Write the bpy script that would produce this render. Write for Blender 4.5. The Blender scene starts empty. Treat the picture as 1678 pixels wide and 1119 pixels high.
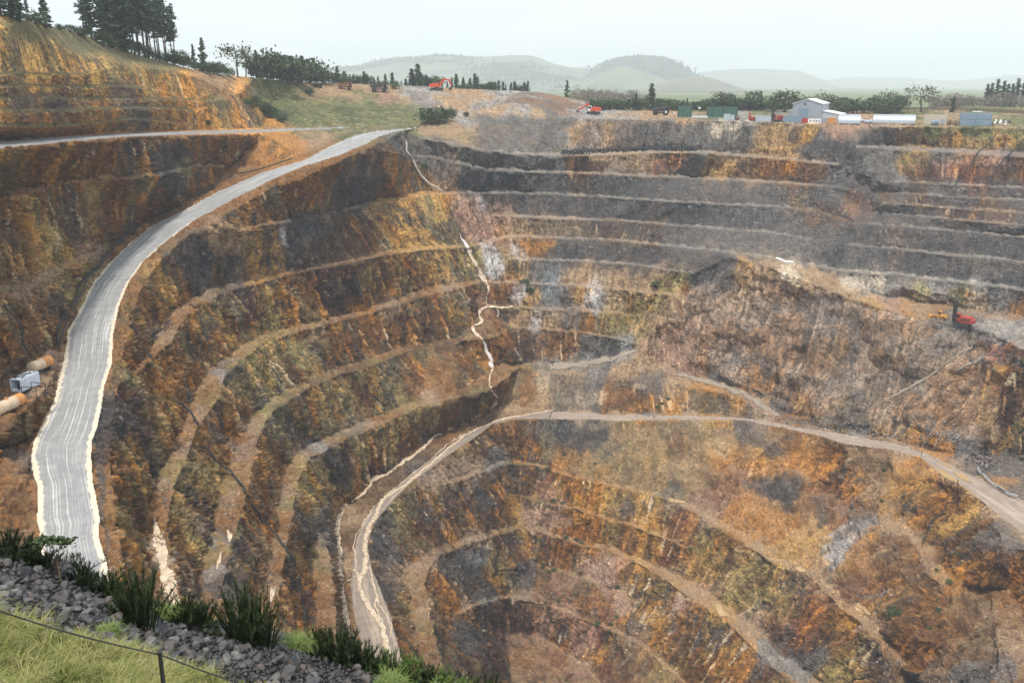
import bpy, bmesh, math, random, time
import numpy as np
from mathutils import Vector, Matrix
from mathutils.geometry import delaunay_2d_cdt
T0 = time.time()
def tick(s): print('%6.1f %s' % (time.time() - T0, s))
random.seed(7); rng = np.random.default_rng(7)
scene = bpy.context.scene
COL = scene.collection

# ------------------------------------------------------------------ surveying
# The pit was surveyed from one station (the camera, origin of the site grid).  A sight
# is (u, v): bearing and dip through a 1678 x 1119 theodolite plate of focal length 1514,
# tilted 15.5 degrees down.  A sight plus an elevation gives a point of the site.
FOC, CU, CV = 1514.0, 839.0, 559.5
PITCH = math.atan((CV - 140.0) / FOC)
CP, SP = math.cos(PITCH), math.sin(PITCH)
def ray(u, v):
    x = np.asarray(u, float) - CU; y = np.asarray(v, float) - CV
    return x, FOC * CP - y * SP, -(y * CP + FOC * SP)          # X right, Y forward, Z up
def at_z(u, v, z):
    x, f, d = ray(u, v); k = z / d
    return np.array([x * k, f * k, z + 0 * k])
def at_r(u, v, r):
    x, f, d = ray(u, v); k = r / math.hypot(x, f)
    return np.array([x * k, f * k, d * k])
def sight(P):
    X, Y, Z = P[..., 0], P[..., 1], P[..., 2]
    zc = Y * CP - Z * SP
    yc = -(Z * CP + Y * SP)
    return CU + FOC * X / zc, CV + FOC * yc / zc

# ------------------------------------------------------------------ breaklines
LINES = []; FLOORS = []
def pair(): FLOORS.append((LINES[-2], LINES[-1]))
def L(*pts):
    """breakline: (u, v, z) with z None to be filled in by length"""
    pts = [list(p) for p in pts]
    s = [0.0]
    for a, b in zip(pts, pts[1:]): s.append(s[-1] + math.hypot(b[0]-a[0], b[1]-a[1]))
    k = [i for i, p in enumerate(pts) if p[2] is not None]
    zz = np.interp(s, [s[i] for i in k], [pts[i][2] for i in k])
    out = [(p[0], p[1], float(z)) for p, z in zip(pts, zz)]
    LINES.append([(u, v, float(ray(u, v)[2] / z)) for u, v, z in out]); return out  # (u, v, z)
def LR(*pts):
    out = []
    for u, v, r in pts: x, f, d = ray(u, v); out.append((u, v, float(math.hypot(x, f) / r)))
    LINES.append(out); return out
def bench(front, ts, up=0.25):
    """bench floor: front edge line and a back edge ts pixels of dip higher"""
    f = L(*front)
    L(*[(p[0], p[1] - t, p[2] + up) for p, t in zip(f, ts)]); pair()
    return f

N = None
# skyline of the ground
SKY = LR((-260,-40,300),(-100,2,315),(0,24,328),(40,33,338),(90,44,390),(130,55,420),(170,70,440),(220,88,470),(270,102,500),
   (300,110,520),(340,119,560),(380,124,600),(420,128,640),(470,133,680),(520,136,720),(580,138,740),(640,140,745),
   (700,142,745),(760,146,745),(840,149,745),(880,151,745),(930,160,745),(960,166,760),(1030,170,800),(1100,172,840),
   (1200,174,860),(1300,176,880),(1400,178,880),(1480,179,880),(1560,176,880),(1600,175,880),(1678,176,880),(1940,180,880))
# upper left hill: orange slope head, benches, gravel road
def hill_r(u, off): return float(np.interp(u, (-260, 0, 107, 214, 322, 400), (235, 273, 330, 392, 458, 505))) + off
def hill(off, pts, ts):
    f = [(u, v, hill_r(u, off + o)) for u, v, o in pts]
    LR(*f); LR(*[(u, v - t * 1.9, r + 4.2) for (u, v, r), t in zip(f, ts)]); pair()
LR(*[(u, v, hill_r(u, o)) for u, v, o in ((-260,20,40),(-100,38,40),(0,50,40),(40,53,40),(70,66,40),(100,82,40),(130,93,38),(157,97,38),(200,106,36),(245,113,34),(290,117,32),(330,130,30),(360,145,28),(385,158,26),(400,172,24))])
hill(25, ((-260,112,0),(0,121,0),(60,122,0),(130,123,0),(165,115,2)), (2,2,2,2,1))
hill(21, ((-260,130,0),(0,140,0),(75,142,0),(130,143,0),(200,143,0),(255,146,0)), (2,2,2,2,2,1))
hill(16.5, ((-260,155,0),(0,161,0),(50,160,0),(130,162,0),(200,163,0),(300,164,0),(350,166,0)), (2,2,2,2,2,2,1))
hill(11, ((-260,182,0),(0,183,0),(100,183,0),(200,178,0),(280,178,0),(320,184,0)), (2,3,3,2,2,1))
hill(6, ((-260,212,0),(0,208,0),(100,208,0),(150,203,0),(200,197,0),(250,197,0),(290,201,0)), (3,3,3,2,2,2,1))
GR_F = L((-260,285,-14),(0,245,-15),(107,234,-16.7),(214,225,-18.4),(322,221,-20.8),(429,218,-23.2),(529,213,-25),(575,211,-25.3))
GR_B = L((-260,265,-13.8),(0,229,-14.7),(107,222.5,-16.4),(214,217.5,-18.1),(322,214,-20.4),(429,211.5,-22.8),(529,208.5,-24.7),(575,208,-25))
# benches of the wall left of the haul road
bench(((-260,375,-28),(0,331,-28.5),(57,315,-29),(89,305,-29.3),(143,296,-30.3),(214,290,-32),(265,285,-33),(304,276,-33.5),(343,272,-35),(380,273,-37.5)),(8,7,9,9,4,3,3,4,4,1))
L((-260,530,-49),(0,491,-49.5),(36,487,-50),(64,467,-50.5),(107,442,-52),(143,424,-53.5),(168,410,-54.5))
L((-260,510,-48.5),(0,470,-49),(36,462,-49.3),(64,449,-49.8),(107,430,-51.3),(143,415,-52.8),(165,405,-54)); pair()
# foot of that wall (pipe line), tank shelf
L((640,207.5,-24.6),(586,215,-26.2),(540,229,-28.3),(495,253,-32.2),(425,274,-38),(350,304,-44),(298,333,-48),(243,357,-52),(210,380,-54.3),(178,411,-56.5),(138,456,-59),(118,500,-61.2),(97,540,-63.3),(92,562,-64.4),(82,572,-65.2),(60,588,-65.3),(30,614,-65),(0,645,-65),(-100,735,-65),(-260,880,-64))
SHELF = L((101,583,-65.9),(88,618,-65.8),(72,645,-65.6),(48,670,-65.5),(0,702,-65.6),(-100,790,-65.5),(-260,950,-64.5))
L((0,728,-69.5),(30,722,-71),(46,722,-71.4)); L((-260,980,-69),(-60,800,-70),(0,772,-71.2),(25,768,-71.8),(48,760,-72))
L((-260,1040,-69),(0,800,-71.3),(25,790,-72.2),(42,800,-73.2),(48,850,-74.8),(44,900,-76.2))
# haul road
HR_L = L((690,208.5,-24.2),(645,212,-25),(618,214,-25.8),(586,220,-27),(547,236,-29),(500,261,-33),(429,282,-39),(357,313,-45),(304,343,-49),(250,368,-53),(222,390,-55),(186,422,-57.5),(150,465,-60),(132,504,-62),(111,540,-64),(105,582,-66),(100,605,-67),(88,655,-69),(70,692,-70.4),(55,722,-71.5),(50,747,-72.3),(54,777,-73),(61,800,-73.5),(60,854,-75),(65,871,-75.4),(60,901,-76),(64,1000,-78),(80,1110,-80),(90,1250,-83))
HR_R = L((690,209.6,-24.2),(660,215,-25.2),(628,222,-26.6),(600,236,-28),(558,255,-31),(500,273,-34.5),(447,295,-39),(375,332,-46),(315,364,-50.5),(272,397,-54),(236,429,-57),(211,465,-59.5),(195,504,-61.5),(186,550,-63.7),(184,597,-66),(172,632,-67.5),(166,670,-69),(160,700,-70.2),(151,722,-71),(150,747,-72),(152,780,-73),(160,825,-74.2),(164,846,-74.6),(162,876,-75.3),(172,909,-76),(180,939,-76.5),(190,1000,-78),(206,1110,-80),(215,1250,-83))
L((225,1250,-84),(218,1110,-81),(212,1000,-79),(204,930,-77.3),(192,850,-75.7),(185,760,-73.8),(188,700,-71.6),(196,640,-69),(208,570,-65.8),(222,500,-62.8),(245,455,-60.3),(275,420,-57.3),(320,381,-52.8),(380,345,-47.8),(450,305,-41.2),(510,281,-36.3),(570,259,-32),(612,240,-29.3),(640,228,-28),(668,216,-26))
# west wall benches (a to f), front and back edges
bench(((402,375,-55),(450,367,-56),(480,362,-56.8),(530,354,-58),(575,342,-59),(600,338,-59.5),(625,334,-60),(655,327,-59.4),(690,319,-58.8),(727,317.5,-58.8),(780,316.5,-59.8),(840,317,-61.5),(960,321,-63),(1000,323.5,-63.6),(1100,331,-64),(1260,338.5,-66),(1335,346,-67.5)),(2,4,3,3,4,7,8,6,4,2.5,2,3,2.5,2.5,2.5,2,2))
L((262,578,-75),(283,556,-75.2),(300,527,-75.5),(322,501,-75.7),(345,488,-76),(380,476,-76.5),(425,464,-77),(475,450,-78),(520,441,-79),(560,435,-79.5),(600,425,-80),(650,415,-81.5),(700,409,-83.5),(765,405,-86))
L((246,576,-74.8),(258,541,-75),(283,512,-75.2),(315,488,-75.4),(345,475,-75.7),(380,463,-76.2),(425,455,-76.7),(475,446,-77.7),(520,437,-78.7),(560,430,-79.2),(600,419,-79.7),(650,408,-81.2),(700,404,-83.2),(765,402,-85.8)); pair()
L((320,1250,-89),(306,1060,-89),(297,1000,-89.5),(286,930,-90),(274,855,-91),(285,798,-91.5),(304,757,-92),(325,700,-92.5),(357,657,-93),(365,626,-93.5),(380,604,-94),(415,572,-95.5),(440,556,-96.5),(489,542,-99),(554,528,-102),(593,516,-104),(629,506,-104),(700,484,-103.5),(786,464,-103))
L((278,1250,-88.5),(264,1060,-88.7),(258,1000,-89.2),(248,930,-89.7),(239,862,-90.7),(241,826,-91),(262,770,-91.7),(283,738,-91.8),(300,700,-92.2),(316,655,-92.7),(335,622,-93),(346,603,-93.5),(375,583,-94.5),(405,562,-95.5),(438,546,-96.2),(489,533,-98.7),(554,519,-101.7),(593,508,-103.7),(629,496,-103.7),(700,473,-103.2),(786,460.5,-102.8)); pair()
L((375,1250,-100),(360,1060,-101),(362,985,-102),(372,926,-103),(380,890,-104),(392,855,-104.6),(407,808,-105.5),(416,760,-106.5),(426,713,-108.5),(434,695,-109.5),(450,673,-110.5),(475,657,-112.5),(510,634,-115),(555,614,-118.5),(597,603,-121),(650,582,-123),(704,567,-124.5),(750,559,-125.5),(811,552,-126))
L((345,1250,-99.5),(326,1060,-100.7),(329,985,-101.7),(333,926,-102.7),(339,890,-103.7),(351,855,-104.3),(364,808,-105.2),(381,755,-106.2),(396,712,-108.2),(406,690,-109.2),(428,668,-110.2),(450,650,-112.2),(482,636,-113.5),(517,615,-115.5),(560,599,-118.5),(597,591,-120.7),(650,572,-122.7),(704,561,-124.2),(750,554,-125.2),(811,549,-125.8)); pair()
L((470,1250,-117),(452,1060,-118),(456,985,-119),(462,950,-120),(469,908,-121),(477,862,-123),(484,820,-125.5),(489,790,-128),(494,760,-130.5),(510,747,-132.5),(538,738,-135),(579,713,-138),(620,698,-140),(665,678,-141),(700,662,-140.5),(750,652,-140),(806,639,-140))
L((445,1250,-116.7),(424,1060,-117.7),(430,985,-118.7),(438,940,-119.7),(447,900,-120.7),(453,862,-122.7),(457,820,-125.2),(462,790,-127.7),(470,766,-130.2),(486,743,-132.2),(525,722,-134.7),(570,701,-137.7),(611,684,-139.7),(650,669,-140.7),(690,656,-140.2),(750,645,-139.7),(806,634,-139.7)); pair()
L((565,1250,-140),(560,1100,-140),(552,1000,-141),(546,930,-142),(543,905,-142),(535,880,-141.5)); L((530,1250,-139.7),(522,1100,-139.5),(518,1000,-140.5),(512,930,-141.5),(507,892,-141.5),(520,872,-141.2)); pair()
# far wall benches
T_F = bench(((690,227,-29.3),(760,240,-33.6),(830,251,-38.8),(920,256,-41.2),(1000,253,-40.4),(1070,250,-39.0),(1140,250,-38.1),(1200,254,-40.3),(1300,263,-42),(1372,270,-43.3)),(1,1.5,2,5,6,5,4,3,3,2))
bench(((676,256,-38.8),(711,258,-39.6),(740,265,-41.8),(775,274,-45.2),(811,279.5,-48.2),(900,283,-50.3),(1000,286.5,-51.4),(1100,291,-52.6),(1200,296,-54),(1300,302,-54.5),(1352,306,-55)),(1,2,2,2,2.5,2.5,2.5,2.5,4,3,2))
bench(((808,353,-72.5),(840,355,-73.6),(970,361,-75.4),(1010,361,-75.7),(1100,369,-76.2),(1260,381,-78.5),(1330,392,-80)),(2,3,3,2,2.5,2.5,2))
bench(((772,404,-86),(800,396,-85),(840,387,-83.7),(960,392,-85),(1000,394,-85.3),(1100,403,-86),(1200,415,-87),(1260,422,-88),(1310,432,-89.5),(1360,441,-91),(1383,445,-91.6),(1460,450,-92.6),(1530,457,-93.5),(1678,476,-94.5),(1940,505,-95)),(2,3,3,2.5,2.5,2.5,2.5,2.5,3,4,4,4,4,5,5))
bench(((835,425,-94.4),(850,425,-94.6),(950,428,-95),(1050,435,-95.5),(1135,448,-96)),(2,2.5,2.5,3,2))
bench(((795,463,-104.5),(840,463,-105.5),(920,467,-106),(1000,473,-106.3),(1100,484,-107),(1118,481,-106.5)),(2,2.5,2.5,2.5,4,3))
bench(((800,503,-116),(840,503,-116.6),(880,506,-117),(960,510,-117.5),(1040,516,-118.5)),(2,2.5,3,3,2))
bench(((812,554,-126.5),(840,538,-126.1),(880,538,-126.5),(960,546,-127.5),(1012,556,-129)),(1,2,2,2.5,2))
# far rim and yard
L((656,211.5,-25),(690,207.2,-24),(740,202,-22.5),(790,197,-21.5),(840,193.5,-20.5),(900,193.5,-20.5),(960,194,-20.5),(1050,195.5,-20.5),(1150,197,-20.7),(1250,199,-21),(1330,203,-21.9),(1400,205,-22.4),(1480,207,-22.6),(1560,208,-22.9),(1678,210,-23.1),(1940,216,-23))
LR((800,186,630),(840,179,640),(880,176,648),(930,178,655),(1000,184,660),(1100,187,690),(1200,189,700),(1300,190,715),(1400,191,715),(1480,193,715),(1560,196,700),(1678,199,690),(1940,205,690))
LR((480,190,590),(540,200,612),(600,203,618),(660,203,610)); LR((400,165,566),(450,163,650),(560,165,680),(650,163,690),(740,167,672),(800,172,660),(850,168,670),(930,172,680),(985,178,690))
LR((860,156,700),(930,166,705),(985,173,710))
# right wall benches
bench(((1402,241,-33.2),(1450,244,-34.2),(1550,249,-35.4),(1678,257,-36.5),(1940,273,-38)),(3,5,5,6,6))
bench(((1440,297,-50),(1520,300,-51.2),(1678,309,-52),(1940,325,-53)),(1,2,2.5,3))
bench(((1428,314,-56),(1550,322,-57.1),(1678,329,-57.8),(1940,344,-58)),(1,2,2,2))
bench(((1445,333,-61),(1550,340,-62.2),(1678,349,-63),(1940,366,-64)),(1,2,2,2))
bench(((1422,347,-66),(1550,359,-67.5),(1678,369,-68),(1940,388,-69)),(1,2,2,2))
bench(((1400,366,-71),(1550,378,-72.7),(1678,388,-73.5),(1940,408,-74.5)),(1,2.5,2.5,2.5))
bench(((1382,400,-80.5),(1550,417,-83),(1678,431,-84),(1940,458,-85)),(1,4,4,4))
# mid platform and the long slope below it
PLAT = L((1195,420,-87),(1240,432,-88.5),(1290,447,-91),(1330,466,-96),(1385,486,-100),(1440,504,-104),(1500,518,-105.5),(1540,527,-106),(1590,536,-106.3),(1611,541,-106.4),(1640,554,-106.4),(1679,574,-106.4),(1760,612,-106.4),(1940,690,-106))
L((1440,482,-101.5),(1500,494,-104.5),(1560,503,-105.6),(1620,512,-105.8),(1678,520,-105.8),(1940,556,-105.5)); L((1470,470,-97),(1560,486,-100.5),(1678,500,-101),(1940,535,-101))
# upper dump road and its crest, foot of dump on the ramp
UR_F = L((814,601,-141.5),(854,602,-142.8),(879,608,-143),(950,616,-143.5),(1010,622,-144),(1050,627,-144.5),(1100,627,-145),(1150,636,-146.5),(1200,648,-149),(1240,668,-153),(1272,684,-156.3))
UR_B = L((818,597,-141.3),(854,596,-142.4),(900,595,-142.6),(943,594,-142.6),(1000,580,-136.5),(1054,567,-131),(1075,590,-137.5),(1110,606,-141.5),(1150,617,-145.5),(1204,633,-148),(1250,655,-152),(1284,676,-155.6))
L((818,664,-156),(870,668.5,-156.4),(905,669,-156.4),(1000,677,-156.6),(1129,678,-156.8),(1200,680,-156.8),(1245,684,-156.8),(1284,690,-156.5),(1330,698,-156),(1400,710,-155),(1460,719,-154.2),(1520,737,-153),(1560,752,-150.5),(1610,765,-149.5),(1678,802,-148),(1940,900,-146))
L((1284,676,N or -155.6),(1330,684,-153),(1400,695,-151),(1470,702,-149.5),(1520,725,-150),(1560,742,-149.5),(1600,748,-148.8),(1678,752,-148),(1940,800,-146))
# ramp
RA_L = L((815,661,-155.6),(800,673,-156.4),(770,691,-157.4),(751,700,-158),(711,712,-158.8),(701,725,-159),(661,754,-160),(625,779,-160.6),(608,787,-160.8),(586,815,-161.2),(561,829,-161.4),(555,848,-161.6),(552,868,-161.7),(556,900,-161.9),(558,933,-162.1),(561,969,-162.4),(568,1005,-162.7),(575,1040,-163),(590,1110,-164),(600,1250,-165))
RA_R = L((1643,894,-148.5),(1636,862,-149),(1614,824,-149.5),(1571,793,-151),(1539,776,-152.3),(1507,749,-153.5),(1450,736,-154.6),(1378,727,-155.5),(1350,716,-155.9),(1300,705,-156.5),(1218,689,-156.8),(1129,688,-156.8),(1022,689,-156.7),(900,687,-156.8),(843,687,-157.2),(807,696,-157.8),(771,723,-158.5),(732,748,-159.2),(700,773,-159.9),(679,787,-160.3),(650,815,-160.8),(625,843,-161.2),(611,862,-161.5),(603,893,-161.8),(611,933,-162.2),(629,976,-162.5),(643,1016,-162.8),(652,1050,-163.2),(670,1110,-164),(690,1250,-165))
L((1643,894,-148.5),(1700,902,-148),(1940,960,-146))
# lower bowl
bench(((684,797,-161),(736,793,-165.5),(800,771,-170.5),(829,758,-173),(850,758,-174),(879,763,-174.6),(943,783,-176),(1029,802,-177.8),(1092,818,-179),(1142,841,-180.5),(1196,877,-182),(1257,913,-183.2),(1307,935,-184),(1330,945,-184.3),(1382,998,-185),(1410,1019,-185.5),(1440,1052,-186),(1480,1100,-187),(1540,1200,-188)),(2,5,8,6,3,3,3,4,6,12,16,14,14,18,26,18,20,20,20))
bench(((852,812,-187),(886,822,-187),(940,833,-187),(979,847,-188),(1036,861,-189),(1061,872,-189.5),(1100,886,-190.5),(1140,906,-191.5)),(2,3,3,3,3,4,4,2))
L((735,1250,-176),(724,1110,-176.5),(721,1075,-176.7),(712,1030,-177),(703,990,-177.5),(697,958,-178),(697,941,-178.5),(707,926,-180),(727,906,-182.5),(757,895,-186),(815,877,-192),(850,865,-196),(867,866,-196.3),(907,878,-197),(957,892,-198),(1000,903,-199),(1040,920,-199.8),(1065,932,-200.2),(1083,943,-200.5),(1108,964,-201),(1158,996,-202),(1190,1018,-203),(1232,1060,-204),(1275,1099,-205),(1380,1200,-207))
L((703,1250,-175.7),(692,1110,-176.2),(688,1075,-176.4),(680,1030,-176.7),(671,985,-177.2),(667,946,-177.7),(673,930,-178.2),(690,912,-179.7),(725,893,-182.2),(757,884,-185.7),(815,866,-191.7),(850,860,-195.7),(868,861,-196),(907,873,-196.7),(957,886,-197.7),(1000,896,-198.7),(1040,911,-199.5),(1070,922,-200),(1114,942,-200.6),(1167,977,-201.7),(1221,1018,-203),(1278,1060,-204.2),(1335,1110,-205.5),(1430,1200,-206.7)); pair()
bench(((868,926,-208),(893,929,-208),(922,936,-208.6),(957,950,-209.5),(993,964,-210.5),(1022,978,-211.5),(1056,993,-212)),(3,3,3,4,4,4,1))
bench(((740,1110,-191),(728,1060,-192),(731,1036,-193),(752,1008,-198),(788,991,-204),(829,980,-216),(872,985,-217.5),(904,994,-218.5),(929,1004,-219),(975,1022,-220),(1011,1037,-221),(1047,1054,-222),(1075,1078,-223),(1108,1107,-224),(1180,1200,-226)),(4,5,6,8,8,5,4,4,5,6,7,8,9,9,9))
bench(((830,1040,-229),(852,1040,-230.5),(893,1051,-231),(922,1066,-232),(943,1083,-233),(975,1108,-234),(1060,1200,-236)),(3,4,5,6,7,7,7))
# east wall terraces
L((1428,848,-170),(1486,858,-169.5),(1512,880,-168.5),(1530,907,-167.5),(1562,948,-167)); L((1440,868,-170.5),(1474,878,-170),(1500,900,-169.5),(1520,935,-169),(1545,960,-168.5)); pair()
L((1664,985,-163),(1600,1022,-166),(1550,1060,-171),(1505,1098,-176),(1430,1190,-184)); L((1678,1020,-162),(1640,1050,-163),(1590,1090,-168),(1540,1140,-174))
L((1650,925,-153),(1655,965,-161)); L((1700,1000,-160),(1940,1020,-150))
L((1245,735,-163),(1300,765,-168),(1350,800,-172),(1400,835,-172),(1428,848,-170)); L((1470,790,-160),(1450,815,-165)); L((1200,760,-170),(1250,800,-175),(1290,850,-179))
# margins
L((-260,1250,-75),(-60,1250,-80),(90,1250,-83)); L((215,1250,-83),(225,1250,-84),(278,1250,-88.5)); L((800,1250,-232),(900,1250,-245),(1000,1250,-246)); L((1600,1250,-178),(1700,1250,-165),(1940,1250,-155))
L((640,207.5,-24.6),(656,211.5,-25))
POLES = []
# ------------------------------------------------------------------ triangulate
def build_tin():
    idx = {}; V = []; Q = []; E = []
    def vid(p):
        k = (round(p[0], 2), round(p[1], 2))
        if k not in idx:
            idx[k] = len(V); V.append(Vector(k)); Q.append(p[2])
        return idx[k]
    for ln in LINES:
        # densify
        for a, b in zip(ln, ln[1:]):
            n = max(1, int(math.hypot(b[0]-a[0], b[1]-a[1]) / 40))
            prev = vid(a)
            for i in range(1, n + 1):
                t = i / n
                qa, qb = None, None
                p = (a[0]+(b[0]-a[0])*t, a[1]+(b[1]-a[1])*t, a[2]+(b[2]-a[2])*t)
                if i == n: p = b
                c = vid(p)
                if c != prev: E.append((prev, c))
                prev = c
    ov, oe, of, orv, ore, orf = delaunay_2d_cdt(V, E, [], 0, 1e-4)
    q = np.zeros(len(ov)); bad = 0
    for i, o in enumerate(orv):
        if o: q[i] = np.mean([Q[k] for k in o])
        else: q[i] = np.nan; bad += 1
    # intersections: interpolate on an input edge
    for (a, b), o in zip(oe, ore): pass
    nb = [[] for _ in ov]
    for a, b in oe: nb[a].append(b); nb[b].append(a)
    for i in range(len(ov)):
        if np.isnan(q[i]):
            k = [j for j in nb[i] if not np.isnan(q[j])]
            w = np.array([1/(1e-3+(ov[i]-ov[j]).length) for j in k])
            q[i] = np.sum(w*q[k])/w.sum()
            print('crossing at', [round(c) for c in ov[i]])
    return np.array([(p[0], p[1]) for p in ov]), q, of
tv, tq, tf = build_tin()
tick('tin %d verts %d faces' % (len(tv), len(tf)))
STEP = 1.45
U1 = np.arange(-250, 1931, STEP)
NU = len(U1); NV = 760
vtop = np.interp(U1, [p[0] for p in SKY], [p[1] for p in SKY]); VBOT = 1240.0
tt = np.linspace(0, 1, NV)
VV = vtop[:, None] + (VBOT - vtop)[:, None] * tt[None, :]
UU = np.repeat(U1[:, None], NV, 1)
QQ = np.full((NU, NV), np.nan)
for f in tf:
    (x0, y0), (x1, y1), (x2, y2) = tv[list(f)]
    i0 = np.searchsorted(U1, min(x0, x1, x2) - 1e-3); i1 = np.searchsorted(U1, max(x0, x1, x2) + 1e-3)
    if i0 >= i1: continue
    vb = VV[i0:i1]
    lo, hi = min(y0, y1, y2) - .01, max(y0, y1, y2) + .01
    m = np.where(((vb >= lo) & (vb <= hi)).any(0))[0]
    if len(m) == 0: continue
    j0, j1 = m[0], m[-1] + 1
    x = UU[i0:i1, j0:j1]; y = VV[i0:i1, j0:j1]
    D = (y1-y2)*(x0-x2) + (x2-x1)*(y0-y2)
    if abs(D) < 1e-9: continue
    a = ((y1-y2)*(x-x2) + (x2-x1)*(y-y2))/D; b = ((y2-y0)*(x-x2) + (x0-x2)*(y-y2))/D; c = 1-a-b
    ins = (a > -1e-4) & (b > -1e-4) & (c > -1e-4)
    qv = a*tq[f[0]] + b*tq[f[1]] + c*tq[f[2]]
    blk = QQ[i0:i1, j0:j1]; blk[ins] = qv[ins]
nan = np.isnan(QQ)
print('holes', nan.sum(), nan[:, 0].sum())
for j in range(1, NV):                     # patch holes from the neighbour above / below
    k = np.isnan(QQ[:, j]); QQ[k, j] = QQ[k, j-1]
for j in range(NV-2, -1, -1):
    k = np.isnan(QQ[:, j]); QQ[k, j] = QQ[k, j+1]
def blur(a, n=1):
    for _ in range(n):
        p = np.pad(a, ((1, 1), (1, 1)) + ((0, 0),) * (a.ndim - 2), mode='edge')
        a = (p[:-2, 1:-1] + p[2:, 1:-1] + p[1:-1, :-2] + p[1:-1, 2:] + 2 * p[1:-1, 1:-1]) / 6
    return a
QQ = blur(QQ, 1)
KK = 1.0 / QQ                               # K scales the raw ray
rx, rf, rd = ray(UU, VV)
P0 = np.stack([rx*KK, rf*KK, rd*KK], -1)
def normals(P):
    du = np.gradient(P, axis=0); dv = np.gradient(P, axis=1)
    n = np.cross(dv, du); n /= np.linalg.norm(n, axis=-1, keepdims=True) + 1e-9
    n[n[..., 2] < 0] *= -1
    return n
tick('grid')
# ------------------------------------------------------------------ noise fields
def hash3(i, j, k, s):
    h = (i.astype(np.int64) * 73856093) ^ (j.astype(np.int64) * 19349663) ^ (k.astype(np.int64) * 83492791) ^ (s * 2654435761)
    h = (h ^ (h >> 13)) * 1274126177
    h = h & 0x7fffffff
    h = (h ^ (h >> 15)) * 2246822519 & 0x7fffffff
    return (h & 0xffff).astype(np.float32) / 65535.0
def vnoise(P, cell, seed, zs=1.0):
    q = P / np.array([cell, cell, cell * zs])
    f = np.floor(q); w = (q - f).astype(np.float32); f = f.astype(np.int32)
    w = w * w * (3 - 2 * w)
    r = 0
    for a in (0, 1):
        for b in (0, 1):
            for c in (0, 1):
                h = hash3(f[..., 0] + a, f[..., 1] + b, f[..., 2] + c, seed)
                r = r + h * (w[..., 0] if a else 1 - w[..., 0]) * (w[..., 1] if b else 1 - w[..., 1]) * (w[..., 2] if c else 1 - w[..., 2])
    return r
def fbm(P, cell, seed, oct=3, zs=1.0):
    r = 0; t = 0; a = 1.0
    for o in range(oct):
        r = r + a * vnoise(P, cell / 2 ** o, seed + 11 * o, zs); t += a; a *= .55
    return r / t
def norm01(a, lo=2, hi=98):
    p, q = np.percentile(a, lo), np.percentile(a, hi)
    return np.clip((a - p) / (q - p), 0, 1)
def bil(A, u, v):
    """look a grid field up at sights u, v"""
    fi = np.clip((u - U1[0]) / STEP, 0, NU - 1.001)
    i = fi.astype(np.int32); a = (fi - i).astype(np.float32)
    vt = vtop[i] * (1 - a) + vtop[i + 1] * a
    fj = np.clip((v - vt) / (VBOT - vt) * (NV - 1), 0, NV - 1.001)
    j = fj.astype(np.int32); b = (fj - j).astype(np.float32)
    if A.ndim == 3: a = a[..., None]; b = b[..., None]
    return (A[i, j] * (1 - b) + A[i, j + 1] * b) * (1 - a) + (A[i + 1, j] * (1 - b) + A[i + 1, j + 1] * b) * a

N0 = normals(P0); NS = blur(N0, 6); NS /= np.linalg.norm(NS, axis=-1, keepdims=True)
N0s = blur(N0, 2); N0s /= np.linalg.norm(N0s, axis=-1, keepdims=True)
steep = np.clip((np.sqrt(1 - np.clip(N0s[..., 2], 0, 1) ** 2) - .38) / .35, 0, 1)      # 0 floor, 1 face
hz = np.sqrt(NS[..., 0] ** 2 + NS[..., 1] ** 2) + 1e-6
DN = np.stack([NS[..., 0] * NS[..., 2] / hz, NS[..., 1] * NS[..., 2] / hz, -hz], -1)   # unit downslope
su, sv = sight(P0 + DN * 1.0)
DU, DV = (su - UU).astype(np.float32), (sv - VV).astype(np.float32)
lim = np.maximum(1, np.hypot(DU, DV) / 12); DU /= lim; DV /= lim
def streak(A, n, step):
    """smear a field along the fall line of the slope (how water and scree draw a face)"""
    acc = A.copy(); 
    for sgn in (1, -1):
        u, v = UU.copy(), VV.copy()
        for k in range(n):
            du, dv = bil(DU, u, v), bil(DV, u, v)
            u = u + sgn * step * du; v = v + sgn * step * dv
            acc = acc + bil(A, u, v)
    return acc / (2 * n + 1)
tick('normals')
rngN = np.hypot(P0[..., 0], P0[..., 1])
LA = norm01(streak(vnoise(P0, 1.1, 1) * .6 + vnoise(P0, .6, 2) * .4, 5, 1.1)); tick('LA')
LB = norm01(streak(vnoise(P0, 3.5, 3), 6, 1.6)); tick('LB')
LC = norm01(streak(fbm(P0, 11.0, 4, 3), 5, 2.2)); tick('LC')
LD = norm01(streak(fbm(P0, 7.0, 5, 2), 6, 1.7))
FA = vnoise(P0, .8, 21); FB = norm01(fbm(P0, 3.0, 22, 3)); FC = norm01(fbm(P0, 26.0, 23, 3)); FD = norm01(fbm(P0, 9.0, 24, 3)); FE = norm01(fbm(P0, 14.0, 25, 4))
tick('noise')

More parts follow.
